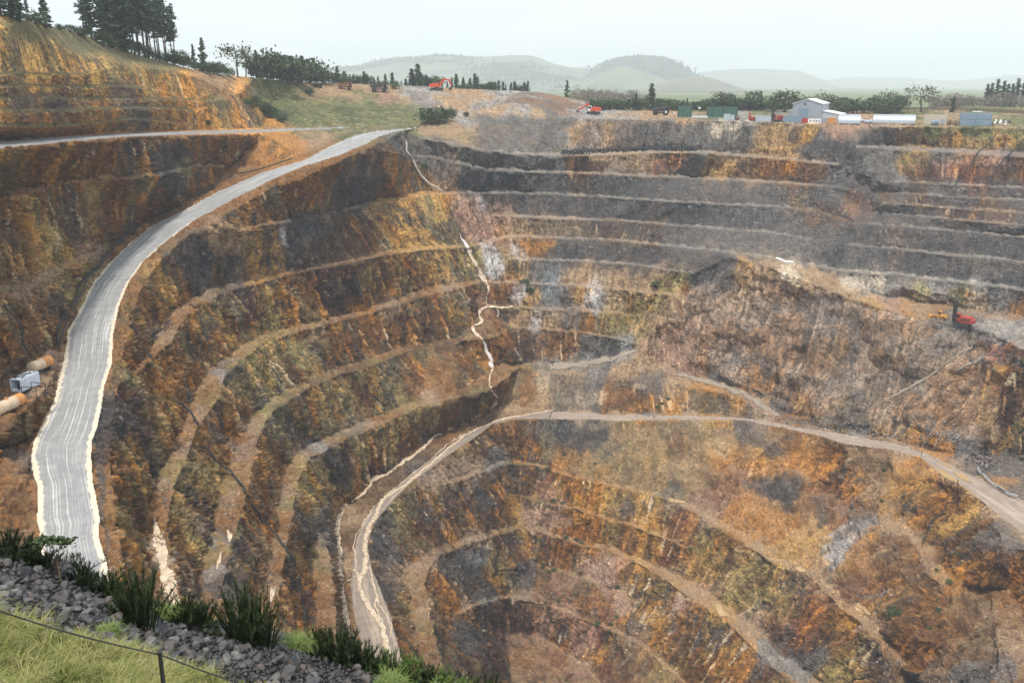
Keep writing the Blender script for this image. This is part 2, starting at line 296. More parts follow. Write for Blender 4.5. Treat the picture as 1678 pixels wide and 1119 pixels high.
# ------------------------------------------------------------------ plan masks
def poly_mask(pts, u=UU, v=VV):
    ins = np.zeros(u.shape, bool); n = len(pts)
    for a in range(n):
        x0, y0 = pts[a][:2]; x1, y1 = pts[(a + 1) % n][:2]
        if y0 == y1: continue
        c = ((y0 > v) != (y1 > v)) & (u < (x1 - x0) * (v - y0) / (y1 - y0) + x0)
        ins ^= c
    return ins
haul_poly = [p[:2] for p in HR_L] + [p[:2] for p in HR_R[::-1]]
ramp_poly = [(905, 671), (870, 676), (845, 681), (815, 689), (785, 702), (751, 720), (718, 743), (686, 766), (655, 793), (629, 816), (610, 835), (597, 852), (584, 880), (579, 905), (577, 930), (574, 960), (578, 1000), (590, 1050), (600, 1110), (610, 1250)] + [p[:2] for p in RA_R if p[1] > 686 and p[0] < 910][::-1]
ramp_poly = [(905, 671), (870, 676), (845, 681), (815, 689), (785, 702), (751, 720), (718, 743), (686, 766), (655, 793), (629, 816), (610, 835), (597, 852), (584, 880), (579, 905), (577, 930), (574, 960), (578, 1000), (590, 1050), (600, 1110), (612, 1250)] + [p[:2] for p in RA_R if p[0] <= 900][::-1]
east_poly = [(905, 673), (1000, 678.5), (1129, 680), (1200, 682), (1250, 687), (1284, 694), (1330, 702), (1400, 714), (1460, 724), (1520, 742), (1565, 764), (1620, 790), (1678, 818), (1800, 880), (1940, 940), (1940, 1010), (1800, 945), (1690, 884), (1640, 848), (1602, 816)] + [p[:2] for p in RA_R if 900 <= p[0] < 1572]
grav_poly = [p[:2] for p in GR_F] + [p[:2] for p in GR_B[::-1]]
M_haul = poly_mask(haul_poly); M_ramp = poly_mask(ramp_poly); M_east = poly_mask(east_poly); M_grav = poly_mask(grav_poly)
M_floor = np.zeros(UU.shape, bool); fw = np.where(VV > 500, 1.0, .45)
Uw = UU + ((FD - .5) * 13 + (FB - .5) * 7) * fw; Vw = VV + ((LC - .5) * 9 + (FB - .5) * 6) * fw * np.where(VV < 450, .35, 1)
for f, b in FLOORS: M_floor |= poly_mask([p[:2] for p in f] + [p[:2] for p in b[::-1]], Uw, Vw)
M_floor &= (FE < .60) | (VV < 230) | (UU < 215) | (UU > 745)
M_floor = blur(M_floor.astype(np.float32), 1)
M_fcol = np.where(rngN > 450, np.clip(M_floor * 1.15, 0, 1), np.clip((blur(M_floor, 2) - .46) / .45, 0, 1))
M_flat = blur((M_haul | M_ramp | M_east | M_grav).astype(np.float32), 3)
near_c = np.clip((rngN - 60) / 500, 0, 1)
# relief: gullies and broken rock on faces, rubble on floors
amp = steep ** .6 * (1 - M_flat)
amp = amp * (1 - .6 * M_floor)
wst = np.where(UU < 760, .6, 1.0)
disp = amp * ((LB - .5) * 2.4 * wst + (LA - .5) * 1.5 + (LC - .5) * 2.2 * wst + (FB - .5) * .9 + (FD - .5) * 2.0 * wst + (FA - .5) * .9)
ridge = lambda x: 1 - np.abs(2 * x - 1)
BLK = fbm(P0 * np.array([1, 1, .45]), 4.2, 31, 2); BLK2 = vnoise(P0 * np.array([1, 1, .6]), 1.9, 37)
disp += amp * ((np.floor(BLK * 7) / 7 - .5) * 3.2 + (np.floor(BLK2 * 4) / 4 - .4) * .8 - ridge(LB) ** 6 * .9 - ridge(LA) ** 8 * .5)
disp += (1 - steep) * (1 - M_flat) * ((FB - .5) * 1.5 + (FA - .5) * .7 + (FD - .5) * .9)
damp = np.clip((UU - 560) / 60, 0, 1) * np.clip((1340 - UU) / 60, 0, 1)
far_f = np.clip((240 - VV) / 40, 0, 1) * (UU > 560)            # yard and fields: gentle
disp *= 1 - .85 * np.clip((205 - VV) / 10, 0, 1) * (UU > 420)
TALUS = [[(1330, 500), (1440, 505), (1540, 530), (1600, 550), (1560, 590), (1520, 630), (1510, 690), (1440, 700), (1340, 690), (1290, 640), (1310, 560)], [(880, 690), (1290, 708), (1230, 760), (1150, 800), (1092, 815), (943, 780), (890, 755)], [(830, 196), (1460, 207), (1440, 238), (1390, 258), (1200, 242), (1140, 236), (920, 244), (830, 244)], [(860, 604), (1010, 624), (1150, 640), (1270, 686), (1100, 676), (900, 668), (820, 660)]]
M_tal = np.zeros(UU.shape, bool)
for q in TALUS: M_tal |= poly_mask(q)
M_tal = blur(M_tal.astype(np.float32), 5)
disp *= 1 - .72 * M_tal
RUG = blur(poly_mask([(1180, 735), (1400, 740), (1560, 800), (1590, 860), (1620, 960), (1650, 1250), (1300, 1250), (1250, 1000), (1150, 860)]).astype(np.float32), 10) * (1 - M_flat) * (1 - .7 * M_floor)
FG_ = norm01(fbm(P0, 22.0, 41, 3)); FH_ = norm01(fbm(P0 * np.array([1, 1, .6]), 8.0, 43, 3))
disp += RUG * ((FG_ - .5) * 7 + (FH_ - .5) * 3.6 - ridge(FH_) ** 5 * 1.8)
RUG2 = blur(poly_mask([(1060, 560), (1110, 490), (1200, 430), (1330, 480), (1440, 515), (1590, 550), (1640, 600), (1640, 730), (1500, 700), (1330, 680), (1200, 625), (1110, 595)]).astype(np.float32), 10) * (1 - M_flat)
disp *= 1 - .45 * RUG2
disp += RUG2 * ((FG_ - .5) * 10 + (FH_ - .5) * 3.5 + (FC - .5) * 6 - ridge(FG_) ** 6 * 2.0)
disp *= np.where(rngN > 500, .8, 1)
disp *= np.where((UU < 420) & (VV < 225), .3, 1)
nd = NS.copy(); nd[..., 2] = np.where(steep > .3, nd[..., 2] * .5, nd[..., 2])
P = P0 + nd * disp[..., None]
tick('relief')
# ------------------------------------------------------------------ geology (what the ground is made of)
PAL = dict(
 rust=(.21,.098,.038), orange=(.38,.185,.062), ochre=(.40,.245,.098), brown=(.115,.066,.038), slate=(.085,.083,.086), grey=(.150,.140,.132),
 lgrey=(.27,.255,.235), cream=(.56,.46,.33), pink=(.30,.175,.12), red=(.21,.088,.052), khaki=(.25,.195,.09), grass=(.145,.15,.062),
 dgreen=(.045,.07,.028), tan=(.30,.20,.115), white=(.40,.375,.36), blue=(.185,.195,.205), maroon=(.075,.038,.034), dust=(.30,.21,.14), moss=(.15,.145,.06), sage=(.27,.245,.135))
TN = list(PAL); TI = {n: i for i, n in enumerate(TN)}; TC = np.array([PAL[n] for n in TN], np.float32)
# ground survey: bearing, dip, rock type, reach
SV = """
0 70 ochre 40;60 110 ochre 40;20 140 ochre 30;120 120 orange 30;160 130 ochre 30;100 165 rust 30;30 190 rust 30;200 160 rust 30;60 200 rust 25;150 190 rust 25;250 140 orange 30;300 150 orange 30;280 180 rust 25;230 185 slate 16
210 150 slate 9;330 190 orange 20;400 190 orange 18;360 175 moss 16;100 175 slate 14;140 60 moss 25;200 80 moss 25;260 105 moss 20;60 40 moss 25;-100 40 moss 40;-100 120 ochre 50;-100 190 rust 50;350 135 tan 20;390 155 orange 16;440 150 moss 22;430 180 dgreen 14;480 175 grass 25;550 180 grass 30;620 185 grass 30;680 190 grass 25;520 150 tan 15;560 152 tan 15;620 155 pink 15
700 165 lgrey 20;660 160 tan 14;780 165 tan 16;850 175 tan 14;830 165 lgrey 14;870 168 grey 12;905 172 brown 9;900 165 pink 14;940 185 lgrey 16;1000 190 lgrey 20;1100 192 tan 18;1200 194 lgrey 16;1300 198 lgrey 16;1450 200 tan 14;1550 203 tan 14;1650 203 tan 12;1500 190 grass 14;1600 190 grass 18;1678 190 grass 20;1180 180 moss 14;1280 184 moss 14;1850 195 grass 50;1020 178 tan 12;760 195 lgrey 8
60 270 rust 40;160 260 rust 35;270 255 slate 14;220 250 rust 25;350 250 rust 25;420 245 orange 16;460 235 orange 16;400 260 rust 16;100 290 rust 20;30 300 rust 25;300 270 moss 10;520 225 tan 12
40 370 rust 30;120 340 rust 26;60 400 ochre 20;20 390 slate 12;200 340 rust 26;160 380 rust 22;280 300 slate 10;330 295 rust 16;100 430 ochre 14;150 410 dust 10;40 476 dust 12;100 455 dust 12;60 520 rust 25;20 560 rust 25;120 470 khaki 18;90 500 slate 12;30 700 rust 30;60 690 rust 18;-100 350 rust 60;-100 520 rust 60;-100 700 rust 60;20 740 grey 18;40 760 slate 12;20 840 rust 22;10 880 tan 16;-100 900 rust 80;50 630 dust 12;80 600 dust 10
560 270 rust 22;500 300 rust 22;450 330 rust 20;600 280 slate 18;580 310 slate 18;640 265 orange 18;670 290 orange 18;690 305 orange 14;640 300 rust 12;430 345 rust 18;660 240 grey 14;640 235 slate 12;620 250 rust 12
480 385 slate 20;520 380 slate 16;450 400 ochre 14;540 400 brown 22;580 380 brown 18;650 370 ochre 26;700 350 ochre 26;710 390 ochre 22;620 395 rust 14;745 380 maroon 8;740 350 maroon 7
410 430 ochre 14;380 400 tan 14;340 430 slate 16;330 460 slate 14;300 480 rust 18;280 470 ochre 14;360 450 brown 14;390 440 slate 9;250 500 rust 16;430 465 orange 12;480 490 rust 18;450 510 khaki 18;550 460 maroon 18;540 500 maroon 16;570 470 slate 9;620 460 brown 22;660 450 brown 18;600 450 khaki 12;720 440 ochre 18;760 430 khaki 14;690 460 rust 16;590 490 orange 10;500 520 khaki 12
400 510 maroon 16;380 530 rust 16;330 540 rust 18;350 520 khaki 14;460 560 khaki 18;430 600 khaki 20;500 570 sage 14;510 590 sage 12;560 560 rust 18;620 550 rust 20;690 520 brown 24;740 510 rust 22;770 490 rust 14;680 560 brown 18;480 530 rust 14;530 600 brown 16;570 590 brown 14;300 590 rust 20;270 620 rust 20;340 580 rust 18
220 690 slate 22;235 730 maroon 20;250 680 rust 14;270 690 ochre 10;210 800 rust 18;220 870 rust 18;215 620 rust 16;300 650 rust 20;390 640 khaki 16;420 650 sage 14;440 620 khaki 14;470 600 brown 12;600 640 brown 22;560 660 khaki 18;640 620 khaki 16;680 610 rust 18;740 600 rust 20;780 580 rust 16;620 650 rust 14;540 690 khaki 16;500 690 brown 16;510 690 maroon 12;600 670 rust 14
340 720 rust 18;330 780 khaki 16;310 850 rust 16;300 920 rust 16;320 900 khaki 12;380 700 rust 14;400 660 rust 14;340 880 slate 12;360 830 rust 12;435 770 rust 14;430 820 rust 14;400 900 slate 14;415 930 rust 14;410 870 rust 10;450 730 maroon 10;460 700 sage 12;480 700 khaki 12;470 860 rust 12;490 880 rust 12;510 800 khaki 14;520 770 khaki 14;560 770 slate 14;545 780 slate 10;580 760 maroon 16;610 740 rust 16;660 720 rust 16;720 690 rust 16;770 665 brown 16;700 680 khaki 14;540 820 rust 12;500 940 rust 14;480 960 rust 14;380 960 slate 10
265 790 dust 8;300 735 dust 8;330 680 dust 8;370 610 grey 8;265 910 cream 8;270 550 dust 9;350 480 dust 8;390 460 grey 7;400 740 dust 8;385 820 tan 9;360 900 khaki 8;345 950 grey 9;465 820 tan 8;460 890 tan 9;440 950 tan 9;510 740 dust 8;400 700 dust 7;530 920 tan 10;520 870 grey 9;540 850 grey 8;570 850 tan 8;600 690 dust 7;520 730 grey 7;740 475 dust 8;640 500 dust 7;520 540 dust 7;700 655 dust 7
700 730 brown 12;650 780 brown 12;600 810 brown 12;680 760 slate 8;800 690 brown 10;840 675 tan 10;570 880 brown 8
700 215 tan 10;700 245 grey 14;760 220 tan 16;740 250 grey 14;800 230 grey 20;870 210 grey 20;850 240 grey 18;930 220 lgrey 14;960 215 orange 9;940 215 orange 9;920 225 grey 10;975 220 lgrey 10;1000 220 tan 12;1030 225 tan 12;1015 230 slate 8;1080 225 grey 18;1140 220 grey 18;1180 235 grey 16;1120 204 tan 14;1200 215 cream 12;1170 208 cream 8;1230 225 grey 14;1260 230 tan 14;1270 215 tan 14;1320 220 ochre 16;1300 245 tan 10;1350 240 slate 16;1380 225 slate 14;1340 252 slate 12;1370 215 pink 10;1400 210 pink 12;1420 230 grey 14;1450 220 grey 14;1460 245 grey 12;1230 250 tan 10;1180 258 tan 8;1340 262 tan 8
700 290 tan 16;690 275 grey 14;730 285 grey 14;735 300 tan 8;780 295 slate 18;830 300 slate 20;900 300 slate 16;850 265 grey 14;900 265 grey 16;940 268 maroon 9;1000 270 tan 14;1000 275 grey 12;1060 270 tan 14;1070 275 red 9;1110 268 rust 12;1120 275 grey 12;1180 275 ochre 14;1240 280 rust 16;1290 285 rust 16;1330 285 red 14;1230 295 tan 8;1380 280 grey 18
960 300 brown 12;1000 305 slate 18;1060 308 slate 18;1120 310 slate 18;1200 315 slate 18;1260 320 grey 20;1320 330 brown 18;1360 310 grey 16;1340 350 brown 16;1400 330 red 14;1420 320 grey 16
860 330 slate 16;920 330 slate 18;980 340 slate 18;1050 340 slate 20;1020 341 blue 7;1120 345 slate 20;1200 355 grey 20;1280 370 grey 24;1320 390 grey 22;1350 420 slate 16;1250 400 grey 20;1180 390 grey 18
770 345 pink 16;790 340 white 8;805 365 pink 12;840 368 tan 14;900 370 tan 14;940 372 tan 10;820 345 pink 8;780 375 pink 12;800 385 pink 10;1000 380 brown 14;1060 385 brown 18;1120 390 grey 18;820 380 orange 8;860 395 rust 8
870 405 orange 9;850 415 white 9;890 400 rust 9;930 412 slate 18;1000 415 slate 20;1060 420 slate 20;1110 430 slate 18;1170 430 slate 12
800 430 white 10;810 440 white 8;830 425 tan 10;850 440 ochre 12;840 455 rust 8;780 430 khaki 9;880 440 grey 12;900 445 blue 9;950 450 tan 14;1000 455 tan 14;1060 460 tan 14;1100 460 khaki 16;1090 445 pink 8;1120 470 sage 12;1160 470 slate 14;1175 455 slate 12;1220 440 ochre 14;1250 445 tan 14;1240 470 tan 16;1200 490 tan 14
820 480 rust 12;855 480 white 8;870 485 ochre 8;900 485 blue 12;920 490 slate 8;950 485 orange 8;975 490 white 12;1000 495 tan 10;1040 495 khaki 12;1080 490 khaki 12;1120 500 tan 16;1090 520 tan 14;800 495 pink 9
830 520 rust 12;860 525 tan 9;900 520 tan 12;880 530 white 7;930 525 grey 10;960 530 rust 9;1000 530 khaki 12;1040 530 khaki 9;820 560 rust 14;860 560 brown 14;900 565 rust 14;930 560 rust 12;960 570 grey 12;990 575 slate 10;1010 565 blue 8;780 540 brown 14;740 545 brown 14;1060 540 tan 14
1100 550 pink 20;1140 540 pink 18;1120 580 pink 18;1170 540 red 10;1155 560 orange 8;1150 590 orange 8;1190 530 grey 14;1210 550 pink 12;1240 530 lgrey 16;1270 550 lgrey 16;1290 520 lgrey 14;1240 570 grey 14;1300 570 pink 12;1310 590 pink 10;1280 480 rust 12;1310 485 orange 10;1260 500 slate 10;1330 500 grey 16;1370 510 grey 16;1400 490 tan 14;1430 490 ochre 9;1350 470 tan 14;1400 465 cream 10;1300 460 cream 12;1320 455 tan 12;1260 585 grey 12;1200 590 blue 10;1180 600 grey 12;1250 600 grey 12;1230 610 orange 8;1270 620 orange 10;1290 640 grey 12;1320 620 grey 14;1310 650 orange 8;1340 600 tan 14;1380 560 rust 12;1350 560 grey 12;1330 660 rust 12;1370 660 orange 10;1360 640 grey 12;1400 640 grey 14;1420 600 grey 14;1440 560 grey 14;1420 540 grey 12;1480 560 tan 14;1450 600 rust 10;1500 590 tan 14;1440 640 tan 12;1480 620 lgrey 14;1500 640 lgrey 12;1430 670 tan 14;1400 680 grey 12;1520 570 grey 14;1560 560 grey 12;1540 600 tan 12;1560 580 tan 12
1540 640 orange 16;1580 640 orange 16;1560 670 rust 16;1600 620 orange 12;1620 650 rust 16;1650 660 maroon 16;1660 690 maroon 14;1620 700 brown 12;1640 610 rust 16;1610 590 red 14;1650 580 red 12;1550 610 ochre 8;1500 700 orange 12;1540 720 orange 12;1480 690 tan 12;1520 690 grey 10;1580 715 grey 10;1620 735 rust 8;1650 770 grey 16;1600 750 grey 12;1640 800 orange 10;1678 780 grey 14;1800 700 rust 40;1800 800 grey 40
1480 470 lgrey 14;1430 460 cream 10;1540 470 lgrey 14;1500 480 sage 14;1580 490 sage 14;1640 490 blue 12;1500 495 tan 12;1540 500 rust 10;1600 505 tan 14;1660 505 rust 10;1640 520 tan 12;1560 520 grey 12;1640 535 lgrey 14;1678 555 lgrey 12;1600 530 grey 12;1600 470 lgrey 10;1460 500 pink 12;1490 500 orange 9;1430 475 lgrey 12;1800 520 grey 40;1800 590 lgrey 30
1430 270 grey 20;1480 260 khaki 14;1500 265 tan 12;1560 262 pink 12;1640 266 pink 14;1500 285 brown 18;1580 285 red 18;1660 285 brown 18;1430 290 grey 14;1480 295 lgrey 10;1500 230 ochre 14;1560 228 ochre 14;1540 215 moss 12;1600 220 grass 12;1650 225 ochre 12;1600 240 tan 12;1660 215 grass 12;1490 215 tan 10;1440 205 tan 10;1800 230 moss 30;1800 285 red 30;1550 252 grey 10;1650 260 slate 8
1480 307 grey 14;1560 312 grey 16;1650 318 grey 16;1450 320 brown 12;1500 327 brown 12;1560 330 slate 14;1640 338 brown 14;1480 342 slate 14;1560 350 brown 14;1640 357 red 12;1460 358 grey 12;1540 368 grey 16;1640 378 grey 16;1440 385 slate 16;1520 395 slate 20;1600 400 slate 20;1660 405 slate 16;1420 425 grey 14;1480 430 slate 16;1560 440 slate 18;1640 455 slate 16;1800 400 slate 50;1800 460 slate 40;1470 447 grey 10;1400 440 grey 12
850 630 rust 16;900 630 tan 18;960 640 grey 16;950 635 tan 12;1000 650 rust 14;1050 650 rust 16;1100 660 orange 14;1060 635 grey 14;1150 660 orange 14;1200 665 rust 12;880 660 tan 12;1080 680 tan 10;850 650 rust 12;1020 615 tan 10;1100 640 tan 12
870 720 brown 14;900 710 slate 16;940 715 slate 18;980 715 slate 14;920 735 brown 12;860 700 rust 12;1000 740 slate 10;880 740 orange 12;920 752 orange 14;960 760 orange 12;1020 760 khaki 14;1040 720 khaki 16;1060 700 orange 12;1080 740 khaki 16;1100 720 brown 16;1120 750 brown 16;1080 790 orange 10;1040 780 orange 12;1140 780 brown 14;1110 805 slate 10;1170 720 khaki 14;1190 710 orange 14;1180 760 orange 14;1160 790 brown 10;1000 780 orange 12;1230 710 slate 12;1260 730 slate 12;1280 710 rust 12;1220 740 orange 10;1190 770 red 12;1180 800 red 12;1160 820 pink 12;1200 740 orange 10
1300 730 rust 16;1350 740 rust 14;1400 740 brown 14;1440 760 brown 14;1300 760 orange 16;1250 760 orange 14;1340 770 orange 16;1380 790 orange 16;1270 800 slate 16;1290 810 slate 12;1320 820 rust 14;1350 800 red 14;1360 820 red 12;1350 830 slate 10;1400 800 orange 12;1380 830 red 10;1410 840 red 10;1430 800 tan 14;1480 770 orange 16;1460 800 ochre 16;1500 800 ochre 16;1520 830 rust 14;1480 830 orange 14;1540 800 orange 14;1580 830 ochre 14;1570 860 ochre 14;1600 880 rust 14;1440 845 orange 8
1220 850 orange 14;1250 860 orange 16;1280 860 orange 16;1320 870 ochre 16;1300 890 ochre 16;1350 890 ochre 14;1380 880 white 8;1385 900 white 8;1370 915 white 7;1400 870 blue 8;1415 860 slate 7;1420 890 orange 14;1440 900 rust 14;1410 920 orange 12;1450 930 rust 12;1480 920 brown 14;1500 900 rust 14;1540 900 rust 14;1590 920 orange 16;1620 950 rust 14;1640 940 rust 12;1670 930 rust 12;1560 940 orange 12;1520 950 rust 14;1480 970 orange 14;1440 970 red 12;1400 965 red 14;1380 955 maroon 8;1460 1000 red 12;1500 990 rust 14;1540 1000 rust 14;1580 990 brown 14;1610 1000 tan 12;1640 985 rust 12;1600 1040 brown 14;1640 1030 brown 12;1550 1080 rust 14;1480 1060 rust 14;1500 1020 rust 14;1660 1060 tan 12;1640 1090 grey 12;1678 1090 rust 12;1600 1100 grey 14;1530 1110 brown 14;1800 1000 rust 60;1800 900 tan 30;1600 1180 brown 50
730 820 rust 14;700 850 brown 16;760 830 brown 16;790 820 slate 14;800 850 brown 14;720 880 brown 14;680 880 rust 14;660 870 sage 10;670 850 brown 10;650 900 slate 8;840 780 brown 12;850 830 maroon 10;820 800 brown 12;840 850 rust 10
870 790 orange 10;900 810 pink 12;920 800 orange 12;890 790 red 12;950 805 rust 12;980 820 orange 14;1020 820 ochre 12;1030 830 slate 8;1060 840 ochre 12;1100 850 red 12;1130 870 red 10;1080 860 rust 12;870 830 rust 10;890 830 brown 9
870 845 pink 10;900 855 pink 12;920 860 red 12;960 850 rust 10;990 870 orange 12;1020 880 orange 12;1060 890 ochre 12;1090 910 red 12;1085 925 red 12;1120 900 rust 12;1160 890 khaki 14;1200 900 orange 14;1180 920 khaki 14;1150 930 ochre 12;1220 930 khaki 14;1250 950 khaki 12;1280 950 ochre 12;1200 960 khaki 14;1240 980 khaki 12;1300 970 orange 14;1280 1000 rust 14;1320 980 red 14;1340 1010 rust 14;1300 1030 red 14;1340 1040 brown 12;1380 1040 rust 14;1350 1070 grey 12;1400 1080 ochre 12;1420 1060 rust 12;1440 1090 brown 14;1380 1100 khaki 12;1300 960 red 12
770 930 slate 14;790 910 blue 8;760 950 brown 12;800 950 brown 14;820 920 khaki 12;840 900 maroon 10;860 900 rust 10;890 900 rust 10;920 910 rust 12;740 930 slate 10;730 960 brown 10;700 960 rust 10;800 970 slate 8
870 940 slate 10;900 950 rust 12;930 955 pink 10;960 920 tan 10;990 930 pink 14;1000 950 pink 12;980 910 rust 10;1040 940 ochre 12;1050 960 rust 12;1020 960 pink 10;1080 960 khaki 12;1120 990 pink 14;1100 980 orange 12;1060 1000 orange 12;1130 1010 orange 12;1160 1020 orange 14;1200 1050 rust 14;1160 1050 rust 14;1120 1050 brown 12;1220 1080 orange 14;1260 1110 rust 14;1180 1090 rust 14
840 970 maroon 10;870 1000 brown 10;900 980 pink 10;920 985 red 12;960 980 rust 12;980 1000 red 12;1010 1000 pink 12;1020 1020 red 10;1040 1020 slate 10;930 1000 pink 9;850 1020 maroon 10;800 1020 brown 10;780 1010 rust 10;770 1050 slate 14;790 1080 maroon 14;820 1060 maroon 12;850 1080 rust 10;880 1030 pink 10;920 1040 rust 10;960 1050 pink 12;980 1060 red 12;1000 1080 red 12;1040 1080 brown 12;1080 1100 khaki 12;900 1090 red 12;940 1100 pink 10;1040 1050 tan 9;700 1000 tan 10;710 1050 rust 12;720 990 rust 9;740 1080 brown 12;900 1180 brown 60;1100 1180 rust 60
670 960 tan 10;690 1020 tan 12;660 940 tan 8;640 900 slate 10;640 960 slate 12;660 1000 rust 12;670 1060 rust 12;640 870 slate 8
1150 850 dust 8;1220 900 tan 8;1290 935 tan 9;1350 960 tan 9;1110 820 dust 7;1170 970 tan 9;1230 1030 dust 12;1270 1070 grey 12;1310 1090 grey 10;1100 930 tan 8;1390 1000 orange 8;1420 1030 dust 8;720 790 dust 9;780 775 dust 8;820 760 grey 7;700 915 dust 8;780 885 dust 8;770 995 dust 8;860 980 dust 7;1450 860 dust 9;1490 880 dust 9;1530 920 dust 8;1200 635 dust 7;1110 612 dust 8;1240 655 dust 7;900 600 lgrey 9;960 590 lgrey 10;1010 578 lgrey 9;1040 605 tan 10;1060 600 tan 8
1400 715 lgrey 7;1480 735 dust 8;1560 775 dust 9;1620 810 dust 12;1678 860 dust 14;1650 880 grey 12;1640 840 dust 9;1000 683 dust 8;1130 683 dust 8;1260 692 dust 8;1340 708 dust 7;950 680 dust 7
"""
sv = []
for ln in SV.replace('\n', ';').split(';'):
    t = ln.split()
    if len(t) == 4: sv.append((float(t[0]), float(t[1]), TI[t[2]], float(t[3])))
# coarse soft map of rock types, then looked up with ragged, slope-drawn borders
CS = 5; cu = np.arange(-250, 1940, CS); cvv = np.arange(-40, 1250, CS)
GX, GY = np.meshgrid(cu, cvv, indexing='ij')
W = np.zeros((len(TN),) + GX.shape, np.float32)
for x, y, t, r in sv:
    d2 = ((GX - x) ** 2 + ((GY - y) * 1.15) ** 2)
    w = np.exp(-d2 / (1.3 * r * r)) / r + 1e-5 * r ** 2 / (d2 + r * r) / r
    W[t] += w
W /= W.sum(0, keepdims=True)
# border raggedness, in metres along strike and fall
pix = 1514.0 / np.maximum(rngN, 60)                                      # pixels of plate per metre
wu = ((FD - .5) * 9 + (LB - .5) * 5 + (FE - .5) * 8) * pix * .55
wv = ((FB - .5) * 6 + (LC - .5) * 7) * pix * .45
top_ = (VV < 207) & (UU > 420); wu = wu + top_ * (FC - .5) * 70 + top_ * (FE - .5) * 30; wv = wv + top_ * (FD - .5) * 10; wu = np.clip(wu, -40, 40); wv = np.clip(wv, -18, 18)
lx = np.clip((UU + wu - cu[0]) / CS, 0, len(cu) - 1.01); ly = np.clip((VV + wv - cvv[0]) / CS, 0, len(cvv) - 1.01)
ix = lx.astype(int); iy = ly.astype(int); fx = (lx - ix).astype(np.float32); fy = (ly - iy).astype(np.float32)
jit = [FB, LA, LD, FC, LB, FD, LC, FE]
best = np.full(UU.shape, -1, np.float32); acc = np.zeros(UU.shape + (3,), np.float32); tot = np.zeros(UU.shape, np.float32)
TW = {}
for t in range(len(TN)):
    w = (W[t][ix, iy] * (1-fx) * (1-fy) + W[t][ix+1, iy] * fx * (1-fy) + W[t][ix, iy+1] * (1-fx) * fy + W[t][ix+1, iy+1] * fx * fy)
    w = w * (.5 + jit[t % 8]) * (.65 + .7 * jit[(t * 3 + 1) % 8])
    w = w ** 2.1
    acc += w[..., None] * TC[t]; tot += w; TW[TN[t]] = w
acc /= tot[..., None] + 1e-12
for k in TW: TW[k] = TW[k] / (tot + 1e-12)
C = acc * .35 + streak(acc, 5, 1.7) * .65
tick('types')
def mix(C, col, a): return C + (np.asarray(col, np.float32) - C) * np.clip(a, 0, 1)[..., None]
def sm(x, a, b): t = np.clip((x - a) / (b - a), 0, 1); return t * t * (3 - 2 * t)
PATCH = '''grey .8 830 200 930 197 925 246 830 246;grey .85 1015 201 1160 203 1165 249 1010 248;slate .6 1165 218 1230 207 1232 250 1168 250;slate .75 1300 248 1345 214 1352 232 1366 232 1402 211 1470 216 1475 243 1400 262 1330 262;tan .7 942 198 965 196 946 245 925 245;tan .75 980 197 1012 198 1002 245 976 245;grey .7 966 198 980 197 966 245 944 246;cream .6 1160 200 1190 200 1180 226 1168 226;ochre .55 1240 203 1345 206 1300 250 1225 250;pink .5 1346 206 1410 206 1376 234;ochre .6 1466 222 1690 228 1690 240 1472 240;grass .55 1500 208 1700 210 1700 223 1512 218;slate .7 1400 236 1550 243 1700 251 1700 259 1550 251 1400 244;pink .55 1520 262 1700 263 1700 272 1535 268;red .5 1470 271 1700 274 1700 302 1495 293;maroon .6 925 260 1000 264 985 284 930 284
tan .6 838 357 970 361 960 372 985 380 985 388 842 386;slate .85 1138 446 1202 428 1192 470 1166 492 1150 470;rust .6 842 388 900 392 890 424 850 424;white .6 800 420 814 432 830 420 826 450 806 460 797 448;pink .6 770 330 802 340 830 384 790 392;maroon .85 733 322 743 340 767 388 757 402 747 372;ochre .55 640 345 728 320 755 396 622 412;ochre .45 662 262 700 275 722 312 662 318 642 290;slate .75 463 372 538 357 542 386 470 402;white .7 459 373 466 373 475 403 466 403;slate .75 320 400 350 396 356 470 330 472;slate .7 376 420 390 420 393 466 368 470;maroon .75 535 448 575 440 586 500 530 503;slate .7 566 446 578 444 588 470 574 472
maroon .7 214 655 240 688 252 765 226 748 190 680;slate .6 190 672 214 655 226 700 204 720;maroon .8 562 745 592 735 622 790 578 815;slate .8 536 746 560 742 566 776 546 770;blue .7 766 905 796 904 795 929 772 926;blue .8 1372 872 1384 880 1394 896 1424 850 1430 860 1402 906 1374 930 1352 932 1368 914;white .6 1380 880 1392 898 1398 906 1374 928 1362 928 1378 908;red .6 1330 945 1350 962 1302 1062 1268 1022 1300 970;slate .75 1252 800 1300 794 1312 815 1270 823;slate .6 880 695 1000 692 990 742 950 745 900 716;brown .5 1060 690 1112 690 1042 800 1000 786;khaki .45 1010 690 1050 690 990 770 960 760;pink .5 985 895 1000 936 1012 962 962 946 950 930;pink .5 900 838 940 850 930 868 870 862;pink .5 1090 972 1130 984 1124 1012 1080 1004;lgrey .8 1590 534 1640 526 1700 540 1700 584 1640 553;orange .5 1420 690 1530 728 1480 725;rust .6 1520 600 1600 600 1640 660 1610 720 1540 700 1510 650;maroon .8 1645 620 1700 620 1700 745 1640 738 1630 690
brown .55 0 800 50 780 48 900 0 900;brown .4 -200 700 50 690 40 730 -200 760;slate .9 164 690 176 690 166 750 168 850 186 935 182 950 168 890 156 830 153 750;brown .5 190 600 200 640 192 740 196 860 186 760;ochre .5 -50 60 150 98 230 135 0 158;orange .5 210 118 330 128 400 165 240 165;orange .5 320 182 430 178 420 205 330 205;slate .5 30 150 110 150 120 180 20 182;grey .5 560 680 600 690 590 720 540 715;grey .6 486 833 520 850 552 885 545 905 505 870'''
